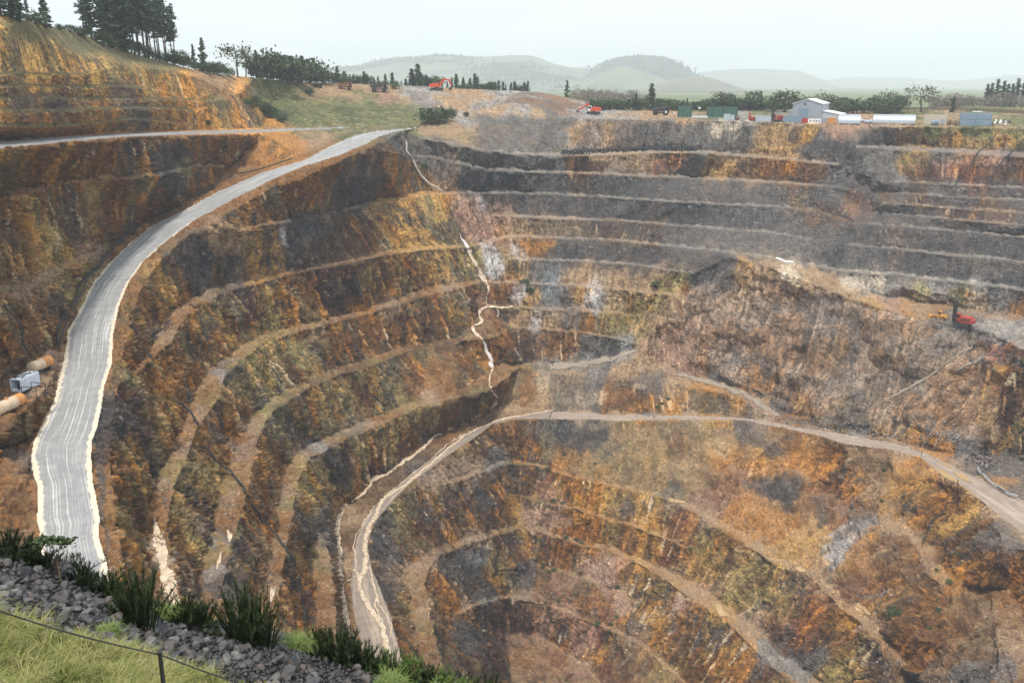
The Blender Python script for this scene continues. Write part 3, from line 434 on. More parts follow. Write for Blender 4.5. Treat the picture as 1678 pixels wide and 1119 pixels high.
for ln in PATCH.replace(chr(10), ';').split(';'):
    k = ln.split(); q = [float(x) for x in k[2:]]; q = list(zip(q[::2], q[1::2])); x0, x1, y0, y1 = min(p[0] for p in q) - 20, max(p[0] for p in q) + 20, min(p[1] for p in q) - 20, max(p[1] for p in q) + 20
    i0, i1 = np.searchsorted(U1, x0), np.searchsorted(U1, x1); sl = (slice(i0, i1), slice(None))
    mk = poly_mask(q, UU[sl] + np.clip(wu[sl], -9, 9) * .6, VV[sl] + np.clip(wv[sl], -6, 6) * .6).astype(np.float32); mk = blur(mk, 2) * float(k[1]) * (.55 + .6 * LB[sl])
    C[sl] = mix(C[sl], PAL[k[0]], mk)
    for n_ in TW: TW[n_][sl] *= 1 - np.clip(mk, 0, 1)
    TW[k[0]][sl] += np.clip(mk, 0, 1)
ironw = sum(TW[k] for k in ('rust', 'orange', 'ochre', 'brown', 'khaki', 'red', 'maroon', 'sage'))
greyw = sum(TW[k] for k in ('grey', 'slate', 'lgrey', 'blue'))
# mineral streaks drawn down the iron-stained faces
a = ironw * np.sqrt(steep)
C = mix(C, (.43, .27, .10), a * sm(LD, .62, .85) * .55 * sm(FC, .2, .7))
C = mix(C, (.105, .058, .034), a * sm(LB, .55, .85) * .75)
C = mix(C, (.29, .235, .11), a * sm(LC, .66, .9) * .5)
C = mix(C, (.33, .135, .035), a * sm(LA * .5 + LD * .5, .56, .75) * .55)
C = mix(C, (.07, .066, .064), a * sm(LA * .45 + FE * .55, .60, .76) * .8)
C = mix(C, (.47, .38, .26), a * sm(LA, .86, .99) * sm(FC, .35, .8) * .6)
C = mix(C, (.17, .155, .09), a * sm(FD * .5 + LB * .5, .58, .74) * .5 * (UU < 760))
# grey dump: broken stone
g = greyw
C = mix(C, (.045, .043, .043), g * sm(FA * .6 + LA * .4, .56, .72) * .55)
C = mix(C, (.34, .32, .30), g * sm(FA, .80, .95) * .7 * sm(FD, .35, .75))
C = mix(C, (.17, .125, .10), g * sm(FE, .55, .85) * .55)
C = mix(C, (.30, .20, .12), g * sm(LC, .78, .95) * .4 * steep)
tl = M_tal
C = mix(C, (.235, .195, .155), tl * (UU > 1250) * (VV > 480) * (.25 + .4 * sm(LC, .3, .7))); C = mix(C, (.32, .25, .175), tl * (VV > 480) * sm(FD * .6 + LD * .4, .58, .8) * .6); C = mix(C, (.30, .212, .152), RUG2 * (.35 + .4 * sm(FD, .3, .7))); C = mix(C, (.27, .145, .065), RUG2 * sm(FE * .6 + FG_ * .4, .55, .72) * .6); C = mix(C, (.11, .098, .085), tl * sm(LC * .6 + LB * .4, .56, .72) * .55); C = mix(C, (.125, .10, .062), tl * (VV > 680) * .5 * sm(FE * .5 + LC * .5, .3, .6)); C = mix(C, (.30, .20, .10), tl * (VV > 680) * sm(LD * .5 + LC * .5, .25, .5) * .35 * (1 - greyw))
CRK = sm(ridge(LB), .82, .98) * .6 + sm(ridge(LA), .8, .98) * .5 + sm(ridge(norm01(BLK)), .86, .99) * .5
C = mix(C, C * .38, np.maximum(steep, RUG * .8) * np.clip(CRK, 0, 1) * .8)
C *= (1 + (FA - .5) * .75 + (LA - .5) * .50 * steep + (FB - .5) * .30)[..., None]
C = mix(C, (.50, .335, .15), ironw * sm(FA * .7 + LA * .3, .74, .88) * .55); C = mix(C, C * .45, sm(1 - FA, .78, .95) * .55)
# bench floors: dusty, stony, a little growth
fl = np.maximum((1 - steep) * .8, M_floor) * (1 - M_flat) * (VV > 205) * (UU > -260)
C = mix(C, (.33, .225, .14), fl * (.25 + .45 * sm(FB, .35, .7)) * np.where(UU < 760, .6, .85) * (1 - .55 * greyw) * (VV < 1500))
C = mix(C, (.12, .10, .085), fl * sm(FA, .62, .9) * .6)
C = mix(C, (.16, .16, .07), fl * sm(FE, .76, .92) * .4 * (rngN > 250) * (UU < 1130))
# far grass and scrub in the hollow and on the left hill
gr = TW['grass'] + TW['moss']
C = mix(C, (.08, .10, .035), gr * sm(FD, .55, .8) * .7); C = mix(C, (.26, .22, .10), gr * sm(FB, .6, .9) * .6); C = mix(C, (.16, .175, .065), gr * sm(FE, .6, .85) * .5); C = mix(C, (.20, .165, .095), (TW['moss']) * (UU < 420) * .55)
# pink and pale slips
C = mix(C, (.38, .28, .21), TW['pink'] * sm(LD, .6, .95) * .5 * steep)
C = mix(C, (.30, .28, .27), (TW['white'] + TW['cream']) * sm(LA * .5 + FB * .5, .5, .7) * .6)
C = mix(C, (.29, .19, .112), M_fcol * (1 - greyw) * (VV > 200) * (.05 + .55 * sm(FB * .7 + FD * .3, .38, .68))); C = mix(C, (.34, .23, .135), M_fcol * (1 - greyw) * sm(UU, 780, 930) * (VV > 600) * .5); C = mix(C, (.30, .275, .24), M_fcol * np.maximum(greyw, (UU > 800) * (VV < 470) * .8) * (.30 + .34 * FB))
hillm = M_floor * (UU < 420) * (VV < 222); C = mix(C, (.125, .115, .055), hillm * .85)
C = mix(C, (.20, .13, .075), blur((((UU > 690) & (UU < 960) & (VV < 180)) * 1.0).astype(np.float32), 6) * TW['pink'] * .7)
up_ = ironw * (UU < 430) * (VV < 222); C = C * (1 + .42 * up_ * (1 - hillm))[..., None]  # rock colour raised to brighten the upper-left slope facing away from the sun
rw = np.clip((UU - 1385) / 30, 0, 1) * np.clip((VV - 285) / 12, 0, 1) * np.clip((462 - VV) / 10, 0, 1); C = mix(C, (.112, .102, .098), rw * (.50 - .35 * sm(FA, .5, .9)) * (1 - M_fcol)); cw = np.clip((UU - 850) / 40, 0, 1) * (UU < 1390) * np.clip((VV - 288) / 10, 0, 1) * np.clip((400 - VV) / 10, 0, 1); C = mix(C, (.108, .104, .102), cw * (.42 - .3 * sm(FA, .5, .9)) * (1 - M_fcol))
gl = C.mean(-1, keepdims=True); C = np.clip(gl + (C - gl) * (1 + .16 * ironw[..., None]), .004, 1)
lum = C.mean(-1, keepdims=True); C = C * (np.clip(lum, .01, 1) / .18) ** .42
tick('colour')
# ------------------------------------------------------------------ helpers for materials and objects
def new_mat(name):
    m = bpy.data.materials.new(name); m.use_nodes = True; nt = m.node_tree
    return m, nt, nt.nodes['Principled BSDF']
def nd_(nt, t, **kw):
    n = nt.nodes.new(t)
    for k, v in kw.items():
        if k.startswith('i_'): n.inputs[int(k[2:])].default_value = v
        else: setattr(n, k, v)
    return n
def ramp(nt, pts, fac=None):
    r = nt.nodes.new('ShaderNodeValToRGB'); e = r.color_ramp.elements
    while len(e) < len(pts): e.new(.5)
    for k, (p, c) in zip(e, pts): k.position = p; k.color = c if len(c) == 4 else tuple(c) + (1,)
    if fac is not None: nt.links.new(fac, r.inputs[0])
    return r
def mixc(nt, a, b, fac, mode='MIX'):
    m = nt.nodes.new('ShaderNodeMix'); m.data_type = 'RGBA'; m.blend_type = mode
    for s, x in ((m.inputs[6], a), (m.inputs[7], b), (m.inputs[0], fac)):
        if hasattr(x, 'is_output'): nt.links.new(x, s)
        elif isinstance(x, (int, float)): s.default_value = x
        else: s.default_value = tuple(x) if len(x) == 4 else tuple(x) + (1,)
    return m.outputs[2]
def mat_surface(name, c1, c2=None, scale=2.0, rough=.8, metal=0.0, bump=.2, c3=None, detail=6):
    """weathered surface: two or three tones broken by noise, with a fine bump"""
    m, nt, b = new_mat(name); L_ = nt.links.new
    c2 = c2 or tuple(x * .7 for x in c1)
    tc = nd_(nt, 'ShaderNodeTexCoord'); n = nd_(nt, 'ShaderNodeTexNoise'); n.inputs['Scale'].default_value = scale; n.inputs['Detail'].default_value = detail; n.inputs['Roughness'].default_value = .65
    L_(tc.outputs['Object'], n.inputs['Vector'])
    pts = [(.3, c2), (.62, c1)] + ([(.8, c3)] if c3 else [])
    r = ramp(nt, pts, n.outputs[0]); L_(r.outputs[0], b.inputs['Base Color'])
    b.inputs['Roughness'].default_value = rough; b.inputs['Metallic'].default_value = metal
    if bump:
        bp = nd_(nt, 'ShaderNodeBump'); bp.inputs['Strength'].default_value = bump; bp.inputs['Distance'].default_value = .05
        L_(n.outputs[0], bp.inputs['Height']); L_(bp.outputs[0], b.inputs['Normal'])
    return m
def tag(o, label=None, cat=None, group=None, kind=None):
    for k, v in (('label', label), ('category', cat), ('group', group), ('kind', kind)):
        if v: o[k] = v
    return o
def link(name, me, m=None, parent=None):
    o = bpy.data.objects.new(name, me); COL.objects.link(o)
    if m is not None:
        me.materials.clear()
        for k in (m if isinstance(m, (list, tuple)) else [m]): me.materials.append(k)
    if parent is not None: o.parent = parent
    return o
def np_mesh(name, V, F, smooth=False):
    """V (n,3), F (m,k) quads or tris"""
    me = bpy.data.meshes.new(name); V = np.asarray(V, np.float32); F = np.asarray(F, np.int32); k = F.shape[1]
    me.vertices.add(len(V)); me.vertices.foreach_set('co', V.reshape(-1))
    me.loops.add(F.size); me.loops.foreach_set('vertex_index', F.reshape(-1))
    me.polygons.add(len(F)); me.polygons.foreach_set('loop_start', np.arange(0, F.size, k, dtype=np.int32))
    me.update(calc_edges=True); me.validate()
    if smooth: me.shade_smooth()
    return me
def set_col(me, name, C):
    a = me.attributes.new(name, 'FLOAT_COLOR', 'POINT')
    c = np.ones((len(C), 4), np.float32); c[:, :C.shape[1]] = C
    a.data.foreach_set('color', c.reshape(-1))

# ------------------------------------------------------------------ ground material
def ground_material(name, bump=1.0, wet=0.0):
    m, nt, b = new_mat(name); L_ = nt.links.new
    at = nd_(nt, 'ShaderNodeAttribute', attribute_name='rock'); geo = nd_(nt, 'ShaderNodeNewGeometry')
    n1 = nd_(nt, 'ShaderNodeTexNoise'); n1.inputs['Scale'].default_value = 1.3; n1.inputs['Detail'].default_value = 7; n1.inputs['Roughness'].default_value = .72
    L_(geo.outputs['Position'], n1.inputs['Vector'])
    r1 = ramp(nt, [(.30, (.50, .48, .47)), (.5, (1, 1, 1)), (.70, (1.45, 1.4, 1.32))], n1.outputs[0])
    c = mixc(nt, at.outputs['Color'], r1.outputs[0], 1.0, 'MULTIPLY')
    vo = nd_(nt, 'ShaderNodeTexVoronoi'); vo.inputs['Scale'].default_value = 1.3; L_(geo.outputs['Position'], vo.inputs['Vector'])
    sp = nd_(nt, 'ShaderNodeSeparateColor'); L_(vo.outputs['Color'], sp.inputs[0])
    r2 = ramp(nt, [(.0, (.8, .8, .8)), (.6, (1, 1, 1)), (.93, (1.08, 1.08, 1.06)), (1.0, (1.9, 1.85, 1.75))], sp.outputs[0])
    c = mixc(nt, c, r2.outputs[0], .7, 'MULTIPLY')
    L_(c, b.inputs['Base Color'])
    b.inputs['Roughness'].default_value = .92; b.inputs['Specular IOR Level'].default_value = .25
    ad = nd_(nt, 'ShaderNodeMath', operation='MULTIPLY_ADD'); ad.inputs[1].default_value = .6
    L_(vo.outputs['Distance'], ad.inputs[0]); L_(n1.outputs[0], ad.inputs[2])
    bp = nd_(nt, 'ShaderNodeBump'); bp.inputs['Strength'].default_value = .9 * bump; bp.inputs['Distance'].default_value = .8
    L_(ad.outputs[0], bp.inputs['Height']); L_(bp.outputs[0], b.inputs['Normal'])
    return m
M_ROCK = ground_material('pit_rock')
# ------------------------------------------------------------------ ground meshes
fm = lambda M: (M[:-1, :-1] & M[1:, :-1] & M[:-1, 1:] & M[1:, 1:])
F_road = {'haul_road': fm(M_haul), 'pit_ramp': fm(M_ramp), 'bench_road': fm(M_east), 'gravel_road': fm(M_grav)}
used = np.zeros((NU - 1, NV - 1), bool)
for k in F_road: F_road[k] &= ~used; used |= F_road[k]
IDX = np.arange(NU * NV).reshape(NU, NV)
QUAD = np.stack([IDX[:-1, :-1], IDX[:-1, 1:], IDX[1:, 1:], IDX[1:, :-1]], -1)
def submesh(name, faces, extra=None):
    F = QUAD[faces]; ids, inv = np.unique(F, return_inverse=True); inv = inv.reshape(F.shape)
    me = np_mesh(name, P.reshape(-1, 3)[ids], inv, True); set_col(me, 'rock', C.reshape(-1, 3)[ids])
    return me, ids
def seg_dist(Pq, line):
    """distance to a 3-D polyline and arclength of the foot"""
    best = np.full(len(Pq), 1e9); arc = np.zeros(len(Pq)); s = 0
    for a, b in zip(line, line[1:]):
        d = b - a; l = np.linalg.norm(d)
        t = np.clip(((Pq - a) @ d) / (l * l), 0, 1); q = a + t[:, None] * d
        e = np.linalg.norm(Pq - q, axis=1); k = e < best
        best[k] = e[k]; arc[k] = s + t[k] * l; s += l
    return best, arc
def line3(pts): return np.array([np.array(ray(u, v)) / q for u, v, q in pts]) if len(pts[0]) == 3 else None
def road_uv(me, left, right):
    V = np.zeros(len(me.vertices) * 3, np.float32); me.vertices.foreach_get('co', V); V = V.reshape(-1, 3)
    dl, al = seg_dist(V, left); dr, ar = seg_dist(V, right)
    set_col(me, 'lane', np.stack([dl / (dl + dr + 1e-6), al * .01, np.minimum(dl, dr) * .1], 1))
def Q3(pts): return [(p[0], p[1], ray(p[0], p[1])[2] / p[2]) for p in pts]
def road_material(name, c_mid, c_dark, c_line, c_edge, edge_w, stripes=14.0, yellow=0.0, wet=.5, edge_thr=(.42, .6)):
    m, nt, b = new_mat(name); L_ = nt.links.new
    at = nd_(nt, 'ShaderNodeAttribute', attribute_name='lane'); sp = nd_(nt, 'ShaderNodeSeparateColor'); L_(at.outputs['Color'], sp.inputs[0])
    geo = nd_(nt, 'ShaderNodeNewGeometry')
    wv = nd_(nt, 'ShaderNodeTexNoise'); wv.inputs['Scale'].default_value = .05; wv.inputs['Detail'].default_value = 2; L_(geo.outputs['Position'], wv.inputs['Vector'])
    u2 = nd_(nt, 'ShaderNodeMath', operation='MULTIPLY_ADD'); u2.inputs[1].default_value = .11; L_(wv.outputs[0], u2.inputs[0]); L_(sp.outputs[0], u2.inputs[2])
    cx = nd_(nt, 'ShaderNodeCombineXYZ'); mu = nd_(nt, 'ShaderNodeMath', operation='MULTIPLY'); mu.inputs[1].default_value = stripes; L_(u2.outputs[0], mu.inputs[0])
    ma = nd_(nt, 'ShaderNodeMath', operation='MULTIPLY'); ma.inputs[1].default_value = 2.2; L_(sp.outputs[1], ma.inputs[0])
    L_(mu.outputs[0], cx.inputs[0]); L_(ma.outputs[0], cx.inputs[1])
    ns = nd_(nt, 'ShaderNodeTexNoise'); ns.inputs['Scale'].default_value = 1.0; ns.inputs['Detail'].default_value = 4; ns.inputs['Roughness'].default_value = .6; L_(cx.outputs[0], ns.inputs['Vector'])
    n2 = nd_(nt, 'ShaderNodeTexNoise'); n2.inputs['Scale'].default_value = .35; n2.inputs['Detail'].default_value = 7; n2.inputs['Roughness'].default_value = .7; L_(geo.outputs['Position'], n2.inputs['Vector'])
    base = ramp(nt, [(.3, c_dark), (.62, c_mid)], n2.outputs[0])
    ln = ramp(nt, [(.52, (0, 0, 0)), (.58, (.5, .5, .5)), (.64, (1, 1, 1))], ns.outputs[0])
    br = nd_(nt, 'ShaderNodeMath', operation='MULTIPLY'); rr = ramp(nt, [(.3, (.35, .35, .35)), (.6, (1, 1, 1))], n2.outputs[0])
    L_(ln.outputs[0], br.inputs[0]); L_(rr.outputs[0], br.inputs[1])
    c = mixc(nt, base.outputs[0], c_line, br.outputs[0])
    # washed fines along the edges
    n3 = nd_(nt, 'ShaderNodeTexNoise'); n3.inputs['Scale'].default_value = .55; n3.inputs['Detail'].default_value = 5; L_(geo.outputs['Position'], n3.inputs['Vector'])
    e1 = nd_(nt, 'ShaderNodeMath', operation='MULTIPLY_ADD'); e1.inputs[1].default_value = -1.0 / edge_w; e1.inputs[2].default_value = 1.0; L_(sp.outputs[2], e1.inputs[0])
    e2 = nd_(nt, 'ShaderNodeMath', operation='MULTIPLY_ADD', use_clamp=True); e2.inputs[1].default_value = .7; L_(n3.outputs[0], e2.inputs[0]); L_(e1.outputs[0], e2.inputs[2])
    e3 = ramp(nt, [(edge_thr[0] + .42, (0, 0, 0)), (edge_thr[1] + .40, (1, 1, 1))], e2.outputs[0])
    c = mixc(nt, c, c_edge, e3.outputs[0])
    L_(c, b.inputs['Base Color']); b.inputs['Roughness'].default_value = .75; b.inputs['Specular IOR Level'].default_value = .35
    bp = nd_(nt, 'ShaderNodeBump'); bp.inputs['Strength'].default_value = .5; bp.inputs['Distance'].default_value = .15
    L_(n2.outputs[0], bp.inputs['Height']); L_(bp.outputs[0], b.inputs['Normal'])
    return m
M_HAUL = road_material('haul_road_gravel', (.285, .282, .278), (.20, .20, .20), (.56, .55, .53), (.62, .54, .41), .24, 36)
M_RAMP = road_material('ramp_gravel', (.27, .215, .175), (.17, .135, .11), (.44, .34, .25), (.30, .23, .17), .05, 6)
M_EAST = road_material('bench_road_gravel', (.33, .255, .20), (.22, .17, .135), (.45, .36, .28), (.28, .20, .14), .05, 7)
M_GRAV = road_material('gravel_road_stone', (.27, .265, .26), (.13, .13, .13), (.36, .35, .34), (.10, .10, .09), .02, 5)
haulL = np.array([at_z(*p) for p in HR_L]); haulR = np.array([at_z(*p) for p in HR_R])
def grid_at(u, v): return bil(P, np.asarray(u, float), np.asarray(v, float))
def pl(pts): a = np.array(pts, float); return grid_at(a[:, 0], a[:, 1])
rampL = pl(ramp_poly[:20]); rampR = np.array([at_z(*p) for p in RA_R if p[0] <= 905 or p[1] > 800])
eastL = pl(east_poly[:15]); eastR = np.concatenate([pl([(1940, 1010), (1800, 945), (1690, 884), (1640, 848), (1602, 816)]), np.array([at_z(*p) for p in RA_R if 890 <= p[0] < 1572])])
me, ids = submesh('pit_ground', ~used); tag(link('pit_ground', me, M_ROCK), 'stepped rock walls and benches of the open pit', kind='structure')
for nm, m, l, r in (('haul_road', M_HAUL, haulL, haulR), ('pit_ramp', M_RAMP, rampL, rampR), ('bench_road', M_EAST, eastL, eastR), ('gravel_road', M_GRAV, np.array([at_z(*p) for p in GR_B]), np.array([at_z(*p) for p in GR_F]))):
    me, ids = submesh(nm, F_road[nm]); road_uv(me, l, r); tag(link(nm, me, m), kind='structure')
tick('ground meshes')
# ------------------------------------------------------------------ mesh builder
class MB:
    def __init__(s): s.v = []; s.f = []; s.m = []
    def add(s, V, F, mi=0):
        o = len(s.v); s.v += [tuple(map(float, p)) for p in V]; s.f += [tuple(i + o for i in f) for f in F]; s.m += [mi] * len(F); return s
    def box(s, c, d, rz=0, mi=0, taper=1.0, shear=0):
        x, y, z = (k / 2 for k in d); V = []
        for sz in (-1, 1):
            t = taper if sz > 0 else 1
            for sx, sy in ((-1, -1), (1, -1), (1, 1), (-1, 1)):
                a, b = sx * x * t + (shear if sz > 0 else 0), sy * y * t
                V.append((c[0] + a * math.cos(rz) - b * math.sin(rz), c[1] + a * math.sin(rz) + b * math.cos(rz), c[2] + sz * z))
        return s.add(V, [(3, 2, 1, 0), (4, 5, 6, 7), (0, 1, 5, 4), (1, 2, 6, 5), (2, 3, 7, 6), (3, 0, 4, 7)], mi)
    def tube(s, pts, r, n=8, mi=0, caps=True):
        pts = [Vector(p) for p in pts]; rr = r if isinstance(r, (list, tuple)) else [r] * len(pts); V = []; F = []
        up = Vector((0, 0, 1))
        for i, p in enumerate(pts):
            d = (pts[min(i + 1, len(pts) - 1)] - pts[max(i - 1, 0)]).normalized()
            a = d.cross(up if abs(d.z) < .95 else Vector((1, 0, 0))).normalized(); b = d.cross(a)
            for k in range(n):
                t = 2 * math.pi * k / n; V.append(p + (a * math.cos(t) + b * math.sin(t)) * rr[i])
        for i in range(len(pts) - 1):
            for k in range(n): F.append((i*n+k, i*n+(k+1) % n, (i+1)*n+(k+1) % n, (i+1)*n+k))
        if caps: F.append(tuple(range(n))[::-1]); F.append(tuple((len(pts)-1)*n+k for k in range(n)))
        return s.add(V, F, mi)
    def prism(s, poly, y0, y1, mi=0, M=None):
        """outline in x-z extruded along y"""
        n = len(poly); V = [(x, y0, z) for x, z in poly] + [(x, y1, z) for x, z in poly]
        if M is not None: V = [tuple(M @ Vector(p)) for p in V]
        F = [tuple(range(n)), tuple(range(2*n-1, n-1, -1))] + [(i, i+n, (i+1) % n + n, (i+1) % n) for i in range(n)]
        return s.add(V, F, mi)
    def mesh(s, name, smooth=False, bevel=0):
        me = bpy.data.meshes.new(name); me.from_pydata(s.v, [], s.f)
        if len(set(s.m)) > 1: me.polygons.foreach_set('material_index', s.m)
        bm = bmesh.new(); bm.from_mesh(me); bmesh.ops.recalc_face_normals(bm, faces=bm.faces)
        if bevel: bmesh.ops.bevel(bm, geom=bm.edges[:], offset=bevel, segments=1, affect='EDGES', clamp_overlap=True)
        bm.to_mesh(me); bm.free(); me.update()
        if smooth: me.shade_smooth()
        return me
    def obj(s, name, m, parent=None, smooth=False, bevel=0): return link(name, s.mesh(name, smooth, bevel), m, parent)
def thing(name, label, cat, loc, rz=0, group=None, scale=1.0):
    o = bpy.data.objects.new(name, None); COL.objects.link(o); o.empty_display_size = .5
    o.location = loc; o.rotation_euler = (0, 0, rz); o.scale = (scale,) * 3
    return tag(o, label, cat, group)
def dup(o, loc, rz, scale=1.0, label=None, group=None, parent=None):
    r = o.copy(); COL.objects.link(r)
    if parent is None: r.location = loc; r.rotation_euler = (0, 0, rz); r.scale = (scale,) * 3 if isinstance(scale, (int, float)) else scale
    else: r.parent = parent
    if label: r['label'] = label
    if group: r['group'] = group
    for ch in o.children: dup(ch, None, 0, parent=r)
    return r
def at(u, v, lift=0.0):
    p = grid_at([u], [v])[0]; return Vector((float(p[0]), float(p[1]), float(p[2]) + lift))
def mpp(p): return p.length / FOC                       # metres of the site per unit of the survey plate there
def bear(p): return -math.atan2(p.x, p.y)               # turn that makes a thing square on to the station

# paints
PT = {k: mat_surface(k, *a, **kw) for k, a, kw in [
 ('orange_red_paint', ((.62, .075, .022), (.46, .05, .02)), dict(scale=1.5, rough=.5)), ('yellow_paint', ((.62, .30, .05), (.45, .20, .03)), dict(scale=1.5, rough=.5)),
 ('dark_steel', ((.035, .035, .038), (.02, .02, .02)), dict(rough=.6)), ('black_rubber', ((.022, .022, .024), (.035, .033, .03)), dict(rough=.9)), ('glass_dark', ((.03, .04, .05), (.02, .025, .03)), dict(rough=.15, bump=0)),
 ('grey_cladding', ((.30, .33, .36), (.27, .30, .33)), dict(scale=.6, rough=.55)), ('light_cladding', ((.42, .47, .50), (.37, .42, .45)), dict(scale=.6, rough=.5)),
 ('white_roofing', ((.82, .84, .86), (.74, .76, .78)), dict(scale=.4, rough=.45)), ('white_paint', ((.78, .78, .78), (.62, .62, .61)), dict(scale=1.2, rough=.5)),
 ('galvanised_steel', ((.40, .44, .47), (.33, .37, .40)), dict(scale=.8, rough=.45, metal=.3)), ('blue_grey_paint', ((.20, .27, .34), (.16, .21, .27)), dict(scale=.8, rough=.55)),
 ('beige_paint', ((.50, .45, .36), (.42, .38, .30)), dict(scale=1, rough=.6)), ('red_paint', ((.42, .045, .022), (.30, .03, .018)), dict(rough=.55)), ('container_orange', ((.58, .25, .06), (.44, .17, .04)), dict(rough=.55)),
 ('tank_cream', ((.64, .50, .34), (.52, .38, .24)), dict(scale=.5, rough=.5)), ('tank_rust', ((.56, .26, .07), (.40, .16, .05)), dict(scale=.7, rough=.7)),
 ('timber', ((.30, .20, .11), (.19, .12, .07)), dict(scale=2, rough=.9)), ('fence_timber', ((.16, .115, .085), (.10, .075, .06)), dict(scale=2, rough=.9)),
 ('shade_cloth', ((.05, .13, .095), (.04, .095, .07)), dict(scale=.7, rough=.8)), ('pale_concrete', ((.45, .42, .37), (.33, .30, .26)), dict(scale=1, rough=.9)), ('brown_paint', ((.22, .10, .05), (.15, .07, .04)), dict(rough=.7)),
 ('bluewhite_paint', ((.50, .62, .72), (.42, .54, .64)), dict(rough=.5)), ('container_white', ((.66, .72, .78), (.52, .57, .62)), dict(scale=.8, rough=.5, c3=(.72, .77, .82)))]}

# ------------------------------------------------------------------ excavator
def excavator(p, rz, label, paint, sc=1.0, reach=(4.6, 5.2, 2.2), cab='white_paint', group=None):
    t = thing('excavator', label, 'excavator', p, rz, group, sc)
    pm, dk = PT[paint], PT['dark_steel']
    for sy in (-1, 1):
        m = MB(); prof = [(-2.3, .1), (2.3, .1), (2.7, .5), (2.3, .95), (-2.3, .95), (-2.7, .5)]
        m.prism(prof, sy * 1.35 - .35, sy * 1.35 + .35); 
        for k in range(-4, 5): m.box((k * .55, sy * 1.35, 1.0), (.3, .74, .1))
        m.obj('track', dk, t)
    m = MB(); m.box((0, 0, .8), (2.0, 2.1, .5)); m.tube([(0, 0, 1.0), (0, 0, 1.3)], .9, 12); m.obj('undercarriage', dk, t)
    m = MB(); m.box((-1.1, 0, 2.0), (3.9, 2.9, 1.4), taper=.96); m.box((-2.9, 0, 1.95), (.7, 2.7, 1.2), taper=.9); m.box((-1.2, -.5, 2.85), (1.9, 1.5, .3)); b = m.obj('body', pm, t, bevel=.06)
    m = MB(); m.tube([(-1.8, .7, 2.7), (-1.8, .7, 3.5)], .12); m.obj('exhaust_pipe', dk, b)
    m = MB(); m.box((1.15, .85, 2.45), (1.5, 1.15, 1.9), taper=.88); c = m.obj('cab', PT[cab], t, bevel=.05)
    m = MB(); m.box((1.90, .85, 2.75), (.06, .95, .95)); m.box((1.15, 1.40, 2.75), (1.05, .06, .9)); m.box((1.15, .30, 2.75), (1.05, .06, .9)); m.obj('window', PT['glass_dark'], c)
    # boom (goose neck), stick, bucket
    a, bb, h = reach
    m = MB(); m.prism([(.9, 1.7), (1.5, 1.6), (a * .55 + .3, 3.9 + h * .35), (a + .4, 3.1 + h), (a + .2, 3.6 + h), (a * .5, 4.9 + h * .35)], -.75, -.25); bo = m.obj('boom', pm, t)
    m = MB(); m.tube([(1.5, -.5, 1.9), (a * .55, -.5, 4.0 + h * .3)], .14); m.obj('ram', PT['galvanised_steel'], bo)
    e = (bb + 1.2, 1.1)
    m = MB(); m.prism([(a + .0, 3.9 + h), (a + .5, 3.6 + h), (e[0] + .25, e[1] + .3), (e[0] - .15, e[1] + .2), (a - .2, 3.1 + h)], -.68, -.32); m.obj('stick', pm, t)
    m = MB(); m.prism([(e[0] + .3, e[1] + .5), (e[0] - .2, e[1] + .5), (e[0] - 1.2, e[1] - .3), (e[0] - 1.1, e[1] - 1.0), (e[0] - .3, e[1] - 1.0), (e[0] + .25, e[1] - .4)], -1.1, .1); m.obj('bucket', dk, t)
    return t
p = at(716, 148.3); excavator(p, bear(p) + .15, 'large orange-red excavator standing on the skyline stockpile with arm folded to the right', 'orange_red_paint', mpp(p) * 34 / 9.4, (5.2, 5.2, .9), 'orange_red_paint')
p = at(972, 187.5); excavator(p, bear(p) + math.pi - .3, 'orange-red excavator with white cab working at the rim, arm bent to the left', 'orange_red_paint', mpp(p) * 37 / 9.8, (4.8, 6.0, -.8))
p = at(1206, 197); excavator(p, bear(p) + math.pi + .2, 'small rusty brown excavator parked among the grey bins in the yard', 'brown_paint', mpp(p) * 16 / 9, (4.2, 4.6, -.6), 'brown_paint')

